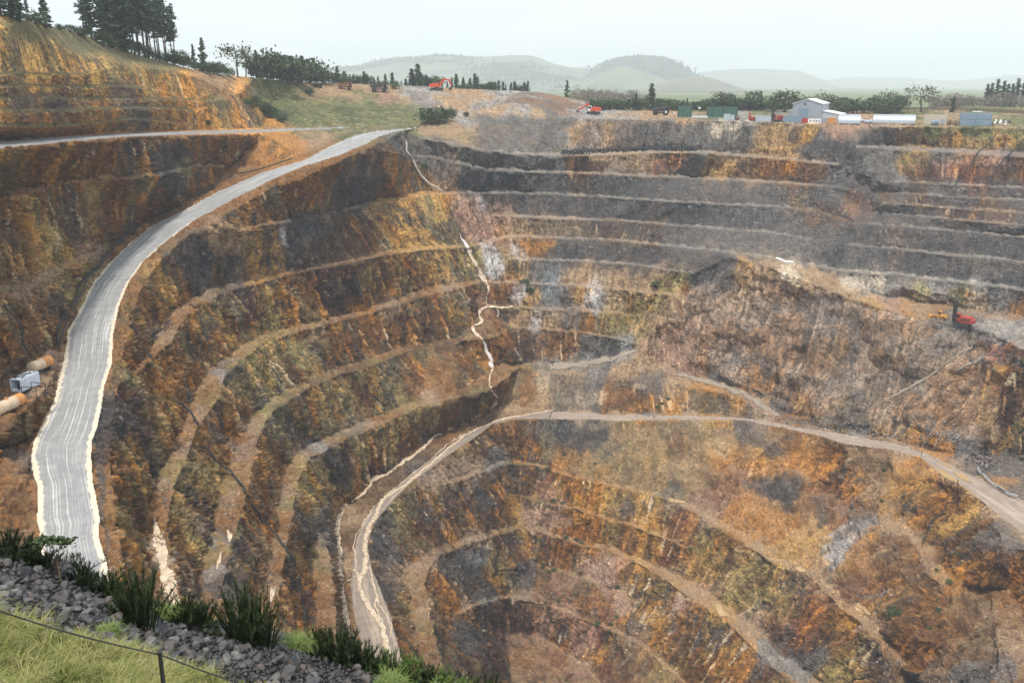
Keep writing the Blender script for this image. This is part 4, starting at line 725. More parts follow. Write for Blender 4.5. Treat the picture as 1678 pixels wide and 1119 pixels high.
# ------------------------------------------------------------------ drill rigs
def drill_rig(p, rz, label, sc, mast_h=11, paint='red_paint', mast='dark_steel'):
    t = thing('drill_rig', label, 'drill rig', p, rz, None, sc)
    for sy in (-1, 1):
        m = MB(); m.prism([(-1.8, .05), (1.8, .05), (2.2, .45), (1.8, .85), (-1.8, .85), (-2.2, .45)], sy * 1.1 - .28, sy * 1.1 + .28); m.obj('track', PT['dark_steel'], t)
    m = MB(); m.box((.9, 0, 1.75), (3.0, 2.3, 1.7), taper=.95); m.box((2.6, 0, 1.5), (.8, 2.1, 1.1)); b = m.obj('engine_housing', PT[paint], t, bevel=.06)
    m = MB()
    for k in range(4): m.box((.0 + k * .6, -1.17, 1.8), (.35, .05, .9))
    m.obj('vent', PT['dark_steel'], b)
    m = MB(); m.box((-1.6, .55, 2.0), (1.5, 1.2, 2.1), taper=.9); c = m.obj('cab', PT[paint], t, bevel=.05)
    m = MB(); m.box((-2.33, .55, 2.35), (.06, .95, 1.0)); m.box((-1.6, -.06, 2.35), (1.0, .06, .9)); m.obj('window', PT['glass_dark'], c)
    m = MB()
    for x, y in ((-2.6, -.75), (-1.9, -.75), (-1.9, -.15), (-2.6, -.15)): m.box((x, y, .6 + mast_h / 2), (.16, .16, mast_h))
    for k in range(int(mast_h / 1.1)):
        z = 1 + k * 1.1
        for y in (-.75, -.15): m.tube([(-2.6, y, z), (-1.9, y, z + 1.0)], .05, 5)
        for x in (-2.6, -1.9): m.tube([(x, -.75, z + 1.0), (x, -.15, z)], .05, 5)
    m.box((-2.25, -.45, .6 + mast_h), (.95, .85, .3)); ma = m.obj('mast', PT[mast], t)
    m = MB(); m.tube([(-2.25, -.45, .2), (-2.25, -.45, mast_h * .92)], .13); m.box((-2.25, -.45, mast_h * .66), (.55, .5, 1.1)); m.obj('drill_rod', PT['dark_steel'], ma)
    return t
p = at(1577, 534); drill_rig(p, bear(p) - .35, 'red drill rig with tall dark mast standing near the edge of the middle platform', mpp(p) * 30 / 5.6, 6.0)
p = at(1233, 198.5); drill_rig(p, bear(p) + .4, 'red machine with short upright red mast parked beside grey bins in the yard', mpp(p) * 13 / 5.6, 5.2, 'orange_red_paint', 'orange_red_paint')
p = at(1275, 199.5); drill_rig(p, bear(p) + .1, 'red drill rig with dark mast parked left of the big grey shed', mpp(p) * 22 / 5.6, 4.8)
# wheel loader / compressor truck next to the drill
def loader(p, rz, label, sc):
    t = thing('wheel_loader', label, 'loader', p, rz, None, sc); pm = PT['yellow_paint']
    for x in (-1.7, 1.5):
        for y in (-1.1, 1.1):
            m = MB(); m.tube([(x, y - .3, .8), (x, y + .3, .8)], .8, 14); w_ = m.obj('wheel', PT['black_rubber'], t)
            m = MB(); m.tube([(x, y - .32, .8), (x, y + .32, .8)], .38, 10); m.obj('rim', pm, w_)
    m = MB(); m.box((-1.7, 0, 1.6), (2.6, 1.7, 1.3), taper=.92); m.box((.9, 0, 1.2), (2.2, 1.2, .8)); m.obj('body', pm, t, bevel=.06)
    m = MB(); m.box((-.1, 0, 2.7), (1.4, 1.5, 1.9), taper=.88); c = m.obj('cab', pm, t, bevel=.05)
    m = MB(); m.box((.6, 0, 2.9), (.06, 1.15, 1.0)); m.box((-.1, .74, 2.9), (1.0, .06, 1.0)); m.box((-.1, -.74, 2.9), (1.0, .06, 1.0)); m.obj('window', PT['glass_dark'], c)
    m = MB()
    for y in (-.7, .7): m.prism([(1.0, 1.5), (1.2, 1.9), (3.2, 1.3), (3.5, .8), (3.2, .8)], y - .12, y + .12)
    m.obj('lift_arm', pm, t)
    m = MB(); m.prism([(3.1, .2), (4.4, .1), (4.5, .2), (3.6, .45), (3.4, 1.2), (4.0, 1.7), (3.8, 1.75), (3.1, 1.2)], -1.4, 1.4); m.obj('bucket', PT['yellow_paint'], t)
    return t
p = at(1539, 523); loader(p, bear(p) + math.pi - .3, 'yellow wheel loader parked behind the red drill rig', mpp(p) * 25 / 6.8)
# haul trucks on the far skyline
def haul_truck(p, rz, label, paint, sc):
    t = thing('haul_truck', label, 'truck', p, rz, None, sc)
    for x, y in ((-2.6, -1.35), (-2.6, 1.35), (2.2, -1.35), (2.2, 1.35)):
        m = MB(); m.tube([(x, y - .4, 1.0), (x, y + .4, 1.0)], 1.0, 14); w_ = m.obj('wheel', PT['black_rubber'], t)
        m = MB(); m.tube([(x, y - .42, 1.0), (x, y + .42, 1.0)], .45, 10); m.obj('rim', PT[paint], w_)
    m = MB(); m.box((0, 0, 1.3), (7.2, 1.5, .6)); m.obj('chassis', PT['dark_steel'], t)
    m = MB(); m.prism([(-4.3, 2.4), (-3.6, 1.7), (1.2, 1.9), (1.7, 3.6), (3.6, 4.1), (3.6, 4.25), (1.4, 3.9), (-4.3, 3.2)], -1.75, 1.75); m.obj('dump_body', PT[paint], t)
    m = MB(); m.box((2.7, .6, 2.7), (1.5, 1.4, 1.6), taper=.9); c = m.obj('cab', PT[paint], t)
    m = MB(); m.box((3.45, .6, 2.95), (.06, 1.1, .8)); m.box((2.7, 1.29, 2.95), (1.0, .06, .8)); m.obj('window', PT['glass_dark'], c)
    m = MB(); m.box((3.4, -.5, 1.9), (.9, 1.5, 1.2)); m.obj('bonnet', PT[paint], t)
    return t
for u, v, wd, lab, pt_, dr in ((484, 136.5, 22, 'dark truck below the trees at the left end of the far skyline', 'dark_steel', .2), (522, 144, 12, 'small dark truck alone on the bare pale ground of the far skyline', 'dark_steel', -.3),
        (566, 147, 22, 'brown and dark dump truck on the far skyline above the grassy hollow', 'brown_paint', .1), (622, 151, 26, 'long dark dump truck beside the round bush on the far skyline', 'dark_steel', .1), (1083, 189.5, 26, 'low black truck on the grey ground left of the green screens', 'dark_steel', .2)):
    p = at(u, v); haul_truck(p, bear(p) + dr, lab, pt_, mpp(p) * wd / 8)

# ------------------------------------------------------------------ yard buildings
def box_hut(name, u0, u1, v1, hpx, depth, label, cat, paint, ribs=0, roof=None, door=None, windows=(), rz=0, group=None, label_door=None):
    p = at((u0 + u1) / 2, v1); s = mpp(p); wd = (u1 - u0) * s; h = hpx * s
    t = thing(name, label, cat, p, bear(p) + rz, group)
    m = MB(); m.box((0, depth / 2, h / 2), (wd, depth, h))
    for k in range(ribs):
        x = -wd / 2 + wd * (k + .5) / ribs; m.box((x, -.03, h / 2), (wd / ribs * .45, .06, h * .9))
    b = m.obj('wall' if cat in ('shed', 'hut', 'cabin') else 'body', PT[paint], t)
    m = MB(); m.box((0, depth / 2, h + .06), (wd + .16, depth + .16, .12)); m.obj('roof', PT[roof or paint], t)
    if door:
        x, w_, hh, pt_ = door; m = MB(); m.box((x * wd, -.05, hh * h / 2), (w_ * wd, .1, hh * h)); m.obj('door', PT[pt_], t)
    for x, z, w_, hh in windows:
        m = MB(); m.box((x * wd, -.05, z * h), (w_ * wd, .1, hh * h)); m.obj('window', PT['glass_dark'], t)
    return t
# big grey shed: gable front, white roof, lean-to on the right
p = at(1321, 198.5); s = mpp(p); t = thing('machinery_shed', 'big grey steel shed with white roof and lower lean-to on its right', 'shed', p, bear(p) - .18)
W_, H_, G_, D_ = 43 * s, 25 * s, 31.5 * s, 26.0
m = MB(); m.prism([(-W_/2, 0), (W_/2, 0), (W_/2, H_), (0, G_), (-W_/2, H_)], 0, D_); m.obj('wall', PT['grey_cladding'], t)
m = MB(); m.prism([(W_/2 - .0, H_ + .1), (W_/2 + .5, H_ - .05), (W_/2 + .5, H_ + .25), (0, G_ + .4), (0, G_ + .1)], -.4, D_ + .4); m.prism([(-W_/2, H_ + .1), (-W_/2 - .5, H_ - .05), (-W_/2 - .5, H_ + .25), (-.02, G_ + .4), (-.02, G_ + .1)], -.4, D_ + .4); m.obj('roof', PT['white_roofing'], t)
m = MB(); m.box((-W_*.08, -.06, G_ * .78), (1.3, .12, 1.3)); m.obj('louvre', PT['dark_steel'], t)
m = MB(); m.box((-W_*.12, -.06, H_ * .38), (W_ * .34, .12, H_ * .72)); m.obj('door', PT['blue_grey_paint'], t)
m = MB(); m.prism([(W_/2 + .03, 0), (W_/2 + 27*s, 0), (W_/2 + 27*s, 9.5*s), (W_/2 + .03, 14.5*s)], 2.0, D_ - 2); an = m.obj('lean_to_wall', PT['light_cladding'], t)
m = MB(); m.prism([(W_/2 + .03, 14.7*s), (W_/2 + 27.6*s, 9.7*s), (W_/2 + 27.6*s, 10.4*s), (W_/2 + .03, 15.4*s)], 1.6, D_ - 1.6); m.obj('lean_to_roof', PT['white_roofing'], t)
m = MB(); m.prism([(-W_/2 - 8*s, 0), (-W_/2 - .03, 0), (-W_/2 - .03, 14*s), (-W_/2 - 8*s, 10*s)], 3, D_ - 3); m.obj('side_bay', PT['grey_cladding'], t)
box_hut('shipping_container', 1284, 1313, 201, 8, 2.6, 'long blue-grey shipping container in front of the big shed', 'container', 'blue_grey_paint', 14)
box_hut('tool_container', 1314, 1324, 202, 7, 2.6, 'small red container between the blue-grey container and the white cabin', 'container', 'red_paint', 5)
box_hut('site_cabin', 1325, 1344, 202.5, 6.6, 3, 'white site cabin with a row of dark windows below the grey shed', 'cabin', 'white_paint', 0, 'white_roofing', None, ((-.32, .58, .1, .3), (-.05, .58, .1, .3), (.14, .58, .1, .3), (.34, .58, .1, .3)))
box_hut('storage_box', 1345, 1355, 202.5, 7, 2.6, 'plain grey storage box between the white cabin and the orange container', 'container', 'grey_cladding', 5)
box_hut('orange_container', 1356, 1369, 204, 8, 3, 'bright orange container at the yard edge beside the first arched hut', 'container', 'container_orange', 6)
box_hut('equipment_hut', 1517, 1547, 205, 13.5, 5, 'cream square hut with two blue-grey drums in front', 'hut', 'beige_paint', 0, 'beige_paint', (.33, .16, .6, 'grey_cladding'))
def hut(u0, u1, v1, hpx, endw, label, paint, end_paint, open_end, nrib):
    pa = at(u0, v1); pb = at(u1 - endw, v1); s = mpp(pa); h = hpx * s
    dx = pb - pa; dx.z = 0; ln = dx.length
    t = thing('arched_hut', label, 'hut', pa, math.atan2(dx.y, dx.x))
    n = 20; w2 = h * .98
    arc = [(w2 * math.cos(math.pi * k / n), h * math.sin(math.pi * k / n)) for k in range(n + 1)]
    def shell(x0, x1, o):
        V = []; 
        for x in (x0, x1): V += [(x, a * (1 + o), b * (1 + o)) for a, b in arc]
        return V, [(k, k + 1, n + 2 + k, n + 1 + k) for k in range(n)]
    m = MB(); m.add(*shell(0, ln, 0)); 
    m.obj('shell', PT[paint], t, True)
    m = MB()
    for k in range(nrib): 
        x = ln * (k + .5) / nrib; m.tube([(x, a * 1.004, b * 1.004) for a, b in arc], .09, 5)
    m.obj('rib', PT[paint], t)
    m = MB(); m.add([(ln - .3, a * .98, b * .98) for a, b in arc], [tuple(range(n + 1))]); e = m.obj('end_panel', PT[end_paint], t)  # open hut: dark panel painted for the shade inside, no real wall
    m = MB(); m.add([(.05, a * .98, b * .98) for a, b in arc], [tuple(range(n + 1))[::-1]]); m.obj('end_panel', PT[paint], t)
    m = MB(); m.box((ln - .24, 0, h * .33), (.1, w2 * .6, h * .66)); m.obj('door', PT['dark_steel' if open_end else 'bluewhite_paint'], t)  # open hut: no door, dark box belongs to the painted inside shade
    t.rotation_euler.z -= .52
    return t
hut(1373, 1409, 203, 13.2, 6, 'short silver arched hut with pale blue end door next to the orange container', 'galvanised_steel', 'bluewhite_paint', False, 4)
hut(1431, 1497, 202.5, 12.2, 6, 'long silver arched hut with dark open end', 'galvanised_steel', 'dark_steel', True, 6)
for k, (u, v) in enumerate(((1529, 206.2), (1535, 206.2))):
    p = at(u, v); s = mpp(p); t = thing('storage_drum', ('left', 'right')[k] + ' one of two blue-grey drums in front of the cream hut', 'drum', p, 0, 'drums in front of the cream hut')
    m = MB(); m.tube([(0, 0, 0), (0, 0, 6.6 * s)], 2.8 * s, 14); b = m.obj('shell', PT['blue_grey_paint'], t, True); m = MB(); m.tube([(0, 0, 6.6 * s), (0, 0, 7.2 * s)], [2.8 * s, .6 * s], 14); m.obj('lid', PT['blue_grey_paint'], t)
for k, u in enumerate((1412, 1417, 1422, 1427)):
    p = at(u, 203); s = mpp(p); t = thing('steel_drum', 'small grey steel drum in the row between the two arched huts', 'drum', p, 0, 'grey drums between the arched huts')
    m = MB(); m.tube([(0, 0, 0), (0, 0, 5.5 * s)], 2.2 * s, 12); m.obj('shell', PT['galvanised_steel'], t, True); m = MB(); m.tube([(0, 0, 5.5 * s), (0, 0, 6.2 * s)], [2.2 * s, .5 * s], 12); m.obj('lid', PT['galvanised_steel'], t)
# stacked blue-grey containers with a plant unit on top
p = at(1598, 207.5); s = mpp(p)
for k in range(4):
    i, j = k % 2, k // 2; c = p + Vector((0, 0, 9 * s * j))
    t = thing('stacked_container', ('left lower', 'right lower', 'left upper', 'right upper')[k] + ' blue-grey container of the two-high stack at the paddock edge', 'container', c, bear(p) + .1, 'stacked blue-grey containers')
    m = MB(); m.box(((-10.3 + 20.6 * i) * s, 3, 4.4 * s), (20.3 * s, 5, 8.7 * s))
    m.obj('body', PT['blue_grey_paint'], t)
    m = MB()
    for q in range(7): m.box(((-10.3 + 20.6 * i + (q - 3) * 2.7) * s, .46, 4.4 * s), (.9 * s, .1, 7.6 * s))
    m.obj('rib', PT['blue_grey_paint'], t)
t = thing('plant_unit', 'flat white unit on top of the stacked blue-grey containers', 'unit', p + Vector((0, 0, 18 * s)), bear(p))
m = MB(); m.box((.5 * s, 3, 1.9 * s), (13 * s, 3, 1.2 * s)); m.obj('casing', PT['white_paint'], t); m = MB()
for x in (-5, 0, 6): m.tube([(x * s, 3, 0), (x * s, 3, 1.4 * s)], .18)
m.obj('leg', PT['dark_steel'], t)
# timber frames and white scrap
for k, (u, v) in enumerate(((1552, 205), (1561, 205.5), (1570, 206))):
    p = at(u, v); s = mpp(p); t = thing('timber_stack', ('left', 'middle', 'right')[k] + ' stack of brown timber between the cream hut and the stacked containers', 'timber stack', p, bear(p) + .1, 'timber stacks in the yard')
    for q in range(4):
        m = MB(); m.box((0, .6 * (q % 2), (1 + q * 1.9) * s), (9.2 * s, 2.2, 1.0 * s)); m.obj('beam', PT['timber'], t)
    for x in (-4, 4):
        m = MB(); m.box((x * s, 0, 4 * s), (.8 * s, .3, 8 * s)); m.obj('post', PT['timber'], t)
for k in range(11):
    p = at(1624 + k * 2.9, 205 + (k % 3) * .8); s = mpp(p); t = thing('scrap_sheet', ('white', 'dark', 'white')[k % 3] + ' scrap sheet in the heap right of the stacked containers', 'scrap', p, random.random() * 3, 'scrap sheets in the heap')
    m = MB(); a_ = random.uniform(-.6, .6); L0 = random.uniform(3, 7) * s
    m.tube([(-L0 / 2, 0, .4 + k % 4 * .6), (L0 / 2, .5, .4 + k % 4 * .6 + L0 * .4 * a_ + .8)], .55, 4); m.obj('sheet', PT[('white_paint', 'dark_steel', 'white_paint')[k % 3]], t)
# green screens
for k, (u0, u1, hp) in enumerate(((1110, 1133, 18), (1158, 1184, 17), (1184.5, 1208, 17))):
    pa, pb = at(u0, 193.5), at(u1, 194); s = mpp(pa); d = pb - pa; d.z = 0
    t = thing('screen_fence', ('green shade cloth screen on posts beside the low black truck', 'green shade cloth screen behind the white trailer', 'green shade cloth screen above the small brown excavator')[k], 'screen', pa, math.atan2(d.y, d.x), 'green screens in the yard')
    for q in range(4):
        x = d.length * q / 3; m = MB(); m.tube([(x, 0, -.3), (x, 0, (hp + 4) * s)], .13, 6); m.obj('post', PT['dark_steel'], t)
    m = MB(); V = []; F = []
    for i in range(13):
        for j in range(5): V.append((d.length * i / 12, .18 * math.sin(i * 1.9 + j), (1 + (hp - 1) * j / 4) * s))
    for i in range(12):
        for j in range(4): F.append((i*5+j, i*5+j+1, i*5+j+6, i*5+j+5))
    m.add(V, F); o_ = m.obj('shade_cloth', PT['shade_cloth'], t); md_ = o_.modifiers.new('thickness', 'SOLIDIFY'); md_.thickness = .04
box_hut('trailer', 1133, 1159, 193.3, 2.6, 3, 'long flat white trailer between the green screens', 'trailer', 'white_paint', 0)
for k, (u0, u1, v1, h_) in enumerate(((1186, 1196, 198, 9), (1197, 1203, 198.5, 8), (1238, 1247, 199.5, 9), (1248, 1262, 200, 8))):
    box_hut('skip_bin', u0, u1, v1, h_, 3, ('tall grey bin left of the small brown excavator', 'narrow grey bin touching the small brown excavator', 'grey bin just right of the red machine', 'wide grey bin left of the red drill rig')[k], 'bin', 'light_cladding', 5)
for k, (u, v, w_, h_) in enumerate(((1091, 191.5, 3, 3.2), (1105, 193, 3, 3.2), (1117, 189.5, 5, 3), (1146, 184, 4, 3))):
    p = at(u, v); s = mpp(p); t = thing('notice_board', ('small white board beside the low black truck', 'small white board at the yard edge before the first green screen', 'wide white board on the first green screen', 'white board raised above the white trailer')[k], 'sign', p, bear(p))
    m = MB(); m.box((0, 0, 2.2 + h_ * s / 2), (w_ * s, .1, h_ * s)); m.obj('panel', PT['white_paint'], t); m = MB(); m.tube([(0, .1, 0), (0, .1, 2.3)], .08); m.obj('post', PT['dark_steel'], t)
# paddock fence
pa = [at(u, v) for u, v in ((1466, 181.5), (1520, 181), (1560, 181.5), (1600, 183), (1640, 185), (1690, 187.5), (1760, 190))]
t = thing('paddock_fence', 'brown timber fence across the top of the green paddock', 'fence', pa[0]); o0 = pa[0]
cum = 0
for a, b in zip(pa, pa[1:]):
    n = max(2, int((b - a).length / 5))
    for q in range(n):
        c = a.lerp(b, q / n) - o0; m = MB(); m.box((c.x, c.y, 1.4), (.35, .35, 3.2)); m.v = [(x, y, z + c.z) for x, y, z in m.v]; m.obj('post', PT['fence_timber'], t)
    m = MB()
    for z in (.7, 1.5, 2.3): m.tube([a - o0 + Vector((0, -.2, z)), b - o0 + Vector((0, -.2, z))], .28, 4)
    m.obj('rail', PT['fence_timber'], t)
# ------------------------------------------------------------------ tanks on the shelf left of the haul road
pc = at(42, 640); s = mpp(pc)
p1, p2 = at(6, 672), at(80, 590)
ax = (p2 - p1); ax.z = 0; az = math.atan2(ax.y, ax.x) - .42
def tank(u, v, label, ln, r, split):
    p = at(u, v); t = thing('storage_tank', label, 'tank', p, az, 'tanks on the shelf beside the haul road'); z0 = r + .55
    prof = lambda x0, x1: [(x0, 0, z0), (x1, 0, z0)]
    m = MB(); m.tube([(-ln/2, 0, z0), (-ln/2 + ln * split, 0, z0)], r, 24); m.obj('shell', PT['tank_cream'], t)
    m = MB(); m.tube([(-ln/2 + ln * split, 0, z0), (ln/2, 0, z0)], r, 24); m.obj('rusty_shell', PT['tank_rust'], t)
    for e in (-1, 1):
        m = MB(); m.tube([(e * ln/2, 0, z0), (e * (ln/2 + .18), 0, z0), (e * (ln/2 + .3), 0, z0)], [r, r * .8, r * .35], 24); m.obj('end_cap', PT['tank_cream' if e < 0 else 'tank_rust'], t)
    m = MB(); m.tube([(-ln * .1, 0, z0 + r - .1), (-ln * .1, 0, z0 + r + .3)], .35, 12); m.obj('hatch', PT['tank_rust'], t)
    for x in (-ln * .3, ln * .3):
        m = MB(); m.box((x, 0, .55), (.35, r * 1.7, 1.1)); m.obj('cradle', PT['dark_steel'], t)
    for k in (-.5, -.18, .14, .5):
        m = MB(); m.tube([(k * ln * .98 - .04, 0, z0), (k * ln * .98 + .04, 0, z0)], r * 1.02, 24); m.obj('band', PT['tank_rust'], t)
    m = MB(); m.tube([(-ln/2 - .32, 0, z0 - r * .55), (-ln/2 - .55, 0, z0 - r * .55)], .18, 8); m.obj('outlet', PT['dark_steel'], t)
tank(18, 677, 'lower cream and rust tank at the left edge, below the white container', 6.8, 1.3, .7)
tank(68, 607, 'upper rust and cream tank above the white container beside the haul road', 6.2, 1.35, .55)
t = thing('open_container', 'white open-ended container with hoses on its roof between the two tanks', 'container', at(43, 636), az)
Lc, Wc, Hc = 6.2, 2.5, 2.7
m = MB(); m.box((0, 0, .45), (Lc, Wc, .14)); m.box((0, Wc/2, 1.8), (Lc, .1, Hc)); m.box((0, -Wc/2, 1.8), (Lc, .1, Hc)); m.box((Lc/2, 0, 1.8), (.1, Wc - .1, Hc)); m.box((0, 0, 3.2), (Lc, Wc + .1, .1)); m.obj('body', PT['container_white'], t)
m = MB()
for k in range(18):
    for sy in (-1, 1): m.box((-Lc/2 + .3 + k * .33, sy * (Wc/2 + .07), 1.8), (.14, .05, Hc - .3))
m.obj('corrugation', PT['container_white'], t)
m = MB(); m.box((-.6, 0, 1.1), (2.4, 1.2, 1.2)); m.obj('pump', PT['dark_steel'], t)
m = MB(); m.box((-Lc/2 - .25, 0, .95), (.4, .9, .5)); m.obj('sump_box', PT['white_paint'], t)
m = MB(); pts = [(-2.6 + .4 * k, .7 * math.sin(k * 1.1), 3.32) for k in range(14)]; m.tube(pts, .07, 6); m.tube([(2.6, -.9, 3.3), (1.4, -.2, 3.42), (0, .6, 3.33), (-2.4, .9, 3.4)], .07, 6); m.tube([(-2.4, -1.1, 3.3), (-.5, -.6, 3.45), (1.6, .8, 3.32)], .07, 6); m.obj('hose', PT['black_rubber'], t)
t = thing('pipe_rack', 'dark steel rack of rails along the shelf under the tanks and container', 'rack', at(40, 655), az)
for z, y in ((.25, -1.9), (.25, 1.6)):
    m = MB(); m.box((-2, y, z), (15, .22, .22)); m.obj('rail', PT['dark_steel'], t)
for x in (-7.5, -4.4, 1.5, 4.6):
    m = MB(); m.tube([(x, -1.9, -.6), (x, -1.9, 2.6)], .09, 6); m.tube([(x, -1.9, 2.6), (x, 1.6, 2.6)], .09, 6); m.tube([(x, 1.6, 2.6), (x, 1.6, -.3)], .09, 6); m.obj('brace', PT['dark_steel'], t)
# ------------------------------------------------------------------ pipes
def pipe(name, pts, r, label, cat='pipe', m_='black_rubber', lift=.0, sub=6, sag=0):
    P3 = []
    for (a, b), (c, d) in zip(pts, pts[1:]):
        for k in range(sub): P3.append((a + (c - a) * k / sub, b + (d - b) * k / sub))
    P3.append(pts[-1]); A = grid_at([q[0] for q in P3], [q[1] for q in P3])
    # hung from bench to bench: never under the surface
    V3 = [Vector(map(float, q)) * .996 + Vector((0, 0, r + .3 + lift)) for q in A]
    for _ in range(2): V3 = [V3[0]] + [Vector((V3[i].x, V3[i].y, max(V3[i].z, (V3[i-1].z + V3[i+1].z) / 2))) for i in range(1, len(V3) - 1)] + [V3[-1]]
    o0 = V3[0].copy(); m = MB(); m.tube([q - o0 for q in V3], r, 7); o = m.obj(name, PT[m_], None, True); o.location = o0
    return tag(o, label, cat)
pipe('drain_pipe', [(237, 582), (254, 591), (275, 625), (300, 661), (325, 698)], .32, 'black pipe with bent top running down the west wall beside the haul road bend')
pipe('drain_pipe', [(341, 729), (364, 761), (407, 807), (425, 832), (461, 897), (470, 908), (486, 944), (507, 991), (517, 1023)], .30, 'longest black pipe slanting down the lower west wall towards the ramp')
pipe('drain_pipe', [(311, 504), (322, 507), (333, 537), (345, 568)], .28, 'short black pipe hanging down the pale face under the second west bench')
pipe('drain_pipe', [(249, 562), (256, 546), (266, 540), (279, 528)], .28, 'short crooked pipe lying on the bench above the long bent pipe')
pipe('drain_pipe', [(2, 502), (18, 525), (38, 560)], .22, 'thin black pipe on the wall above the tanks, left one')
pipe('drain_pipe', [(36, 560), (48, 582), (58, 592)], .22, 'thin black pipe dropping to the upper rust tank')
pipe('service_pipe', [(480, 262), (425, 281), (386, 288), (350, 308), (298, 336), (243, 360), (215, 379), (194, 399), (178, 415), (160, 437), (138, 460), (127, 485), (120, 500), (97, 542), (94, 566)], .30, 'long dark pipe along the inner edge of the haul road', sub=3)
pipe('service_pipe', [(300, 341), (247, 366), (214, 386), (183, 416), (146, 459), (130, 494), (106, 538), (98, 572)], .22, 'thin second pipe lying beside the long pipe on the inner haul road edge', sub=3)
pipe('drain_pipe', [(1551, 817), (1543, 822), (1527, 857), (1512, 893)], .26, 'dark pipe hanging down the orange face below the right end of the ramp')
pipe('water_pipe', [(1602, 769), (1608, 780), (1616, 787), (1627, 795), (1640, 802), (1653, 811), (1668, 815)], .35, 'grey pipe lying on the ground beside the boulder heap', m_='galvanised_steel')
pipe('water_pipe', [(1634, 800), (1648, 808), (1662, 813)], .3, 'short black pipe lying against the grey pipe near the boulder heap')
pipe('drain_pipe', [(1633, 221), (1620, 238), (1612, 245), (1605, 248), (1595, 264), (1580, 284), (1566, 303)], .35, 'left one of the two black pipes running down the upper right slope')
pipe('drain_pipe', [(1680, 228), (1665, 247), (1655, 254), (1645, 262), (1630, 283), (1616, 305)], .35, 'right one of the two black pipes running down the upper right slope')
pipe('drain_pipe', [(1423, 207), (1429, 213), (1434, 218)], .3, 'very short black pipe on the rim below the long arched hut')
pipe('drain_chute', [(664, 235), (669, 249), (676, 262), (683, 278), (692, 292), (705, 305), (724, 314)], .5, 'pale drain chute curving down the grey rubble at the head of the west wall', 'drain', 'pale_concrete')
for k, (u, v, h_) in enumerate(((1510, 747, 2.2), (1567, 793, 2.4), (1548, 790, 2.0), (1613, 524, 1.6))):
    p = at(u, v); t = thing('marker_post', ('dark marker post at the ramp edge left of the boulder heap', 'dark marker post nearest the yellow puddle on the ramp', 'thin marker post left of the puddle post', 'small orange marker post on the platform right of the drill rig')[k], 'post', p, 0)
    m = MB(); m.tube([(0, 0, -.3), (0, 0, h_)], .12, 6); m.obj('pole', PT['dark_steel' if k < 3 else 'container_orange'], t); m = MB(); m.box((0, -.12, h_ * .85), (.5, .06, .4)); m.obj('panel', PT['dark_steel' if k < 3 else 'container_orange'], t)
# ------------------------------------------------------------------ row of tyres on the far berm
m = MB(); n = 14
for i in range(n):
    for j, (r, y) in enumerate(((.55, -.42), (.95, -.42), (1.05, -.2), (1.05, .2), (.95, .42), (.55, .42))):
        t_ = 2 * math.pi * i / n; m.v.append((r * math.cos(t_), y, r * math.sin(t_)))
for i in range(n):
    for j in range(6): m.f.append((i*6+j, i*6+(j+1) % 6, ((i+1) % n)*6+(j+1) % 6, ((i+1) % n)*6+j)); m.m.append(0)
tyre_me = m.mesh('tyre', True); tyre_me.materials.append(PT['black_rubber'])
k = 0
for row in range(2):
    for u in np.arange(922, 1141, 4.6):
        vb = np.interp(u, (920, 960, 1000, 1070, 1140), (254.5, 252.5, 250.2, 247.6, 248.2)) - row * 2.6
        p = at(u + row * 1.6, vb); o = bpy.data.objects.new('tyre', tyre_me); COL.objects.link(o); o.location = p + Vector((0, 0, .95)); o.rotation_euler = (random.uniform(-.4, .4), random.random() * 6, bear(p) + random.uniform(-.9, .9)); o.scale = (1.3,) * 3
        tag(o, 'large black tyre in the %s row on the far berm' % ('front', 'back')[row], 'tyre', 'tyres on the far berm'); k += 1
tick('objects')
# ------------------------------------------------------------------ foliage
def leaf_mat(name, c1, c2, c3):
    m, nt, b = new_mat(name); L_ = nt.links.new
    g = nd_(nt, 'ShaderNodeNewGeometry'); oi = nd_(nt, 'ShaderNodeObjectInfo')
    r = ramp(nt, [(0, c1), (.5, c2), (1, c3)], g.outputs['Random Per Island'])
    hs = nd_(nt, 'ShaderNodeHueSaturation'); a = nd_(nt, 'ShaderNodeMath', operation='MULTIPLY_ADD'); a.inputs[1].default_value = .5; a.inputs[2].default_value = .75
    L_(oi.outputs['Random'], a.inputs[0]); L_(a.outputs[0], hs.inputs['Value']); L_(r.outputs[0], hs.inputs['Color'])
    L_(hs.outputs[0], b.inputs['Base Color']); b.inputs['Roughness'].default_value = .7; b.inputs['Specular IOR Level'].default_value = .25
    return m
LEAF = dict(pine=leaf_mat('pine_needles', (.032, .056, .034), (.054, .086, .048), (.085, .115, .060)), broad=leaf_mat('broad_leaves', (.028, .048, .020), (.050, .080, .030), (.085, .115, .045)),
    olive=leaf_mat('olive_leaves', (.050, .060, .028), (.085, .095, .042), (.12, .125, .06)), bare=leaf_mat('bare_twigs', (.13, .10, .085), (.19, .155, .13), (.23, .19, .16)),
    broom=leaf_mat('broom_stems', (.010, .019, .006), (.020, .036, .010), (.045, .066, .018)), fresh=leaf_mat('fresh_leaves', (.07, .13, .02), (.12, .20, .04), (.20, .26, .08)))
BARK = mat_surface('bark', (.075, .055, .042), (.045, .035, .028), scale=3, rough=.95)
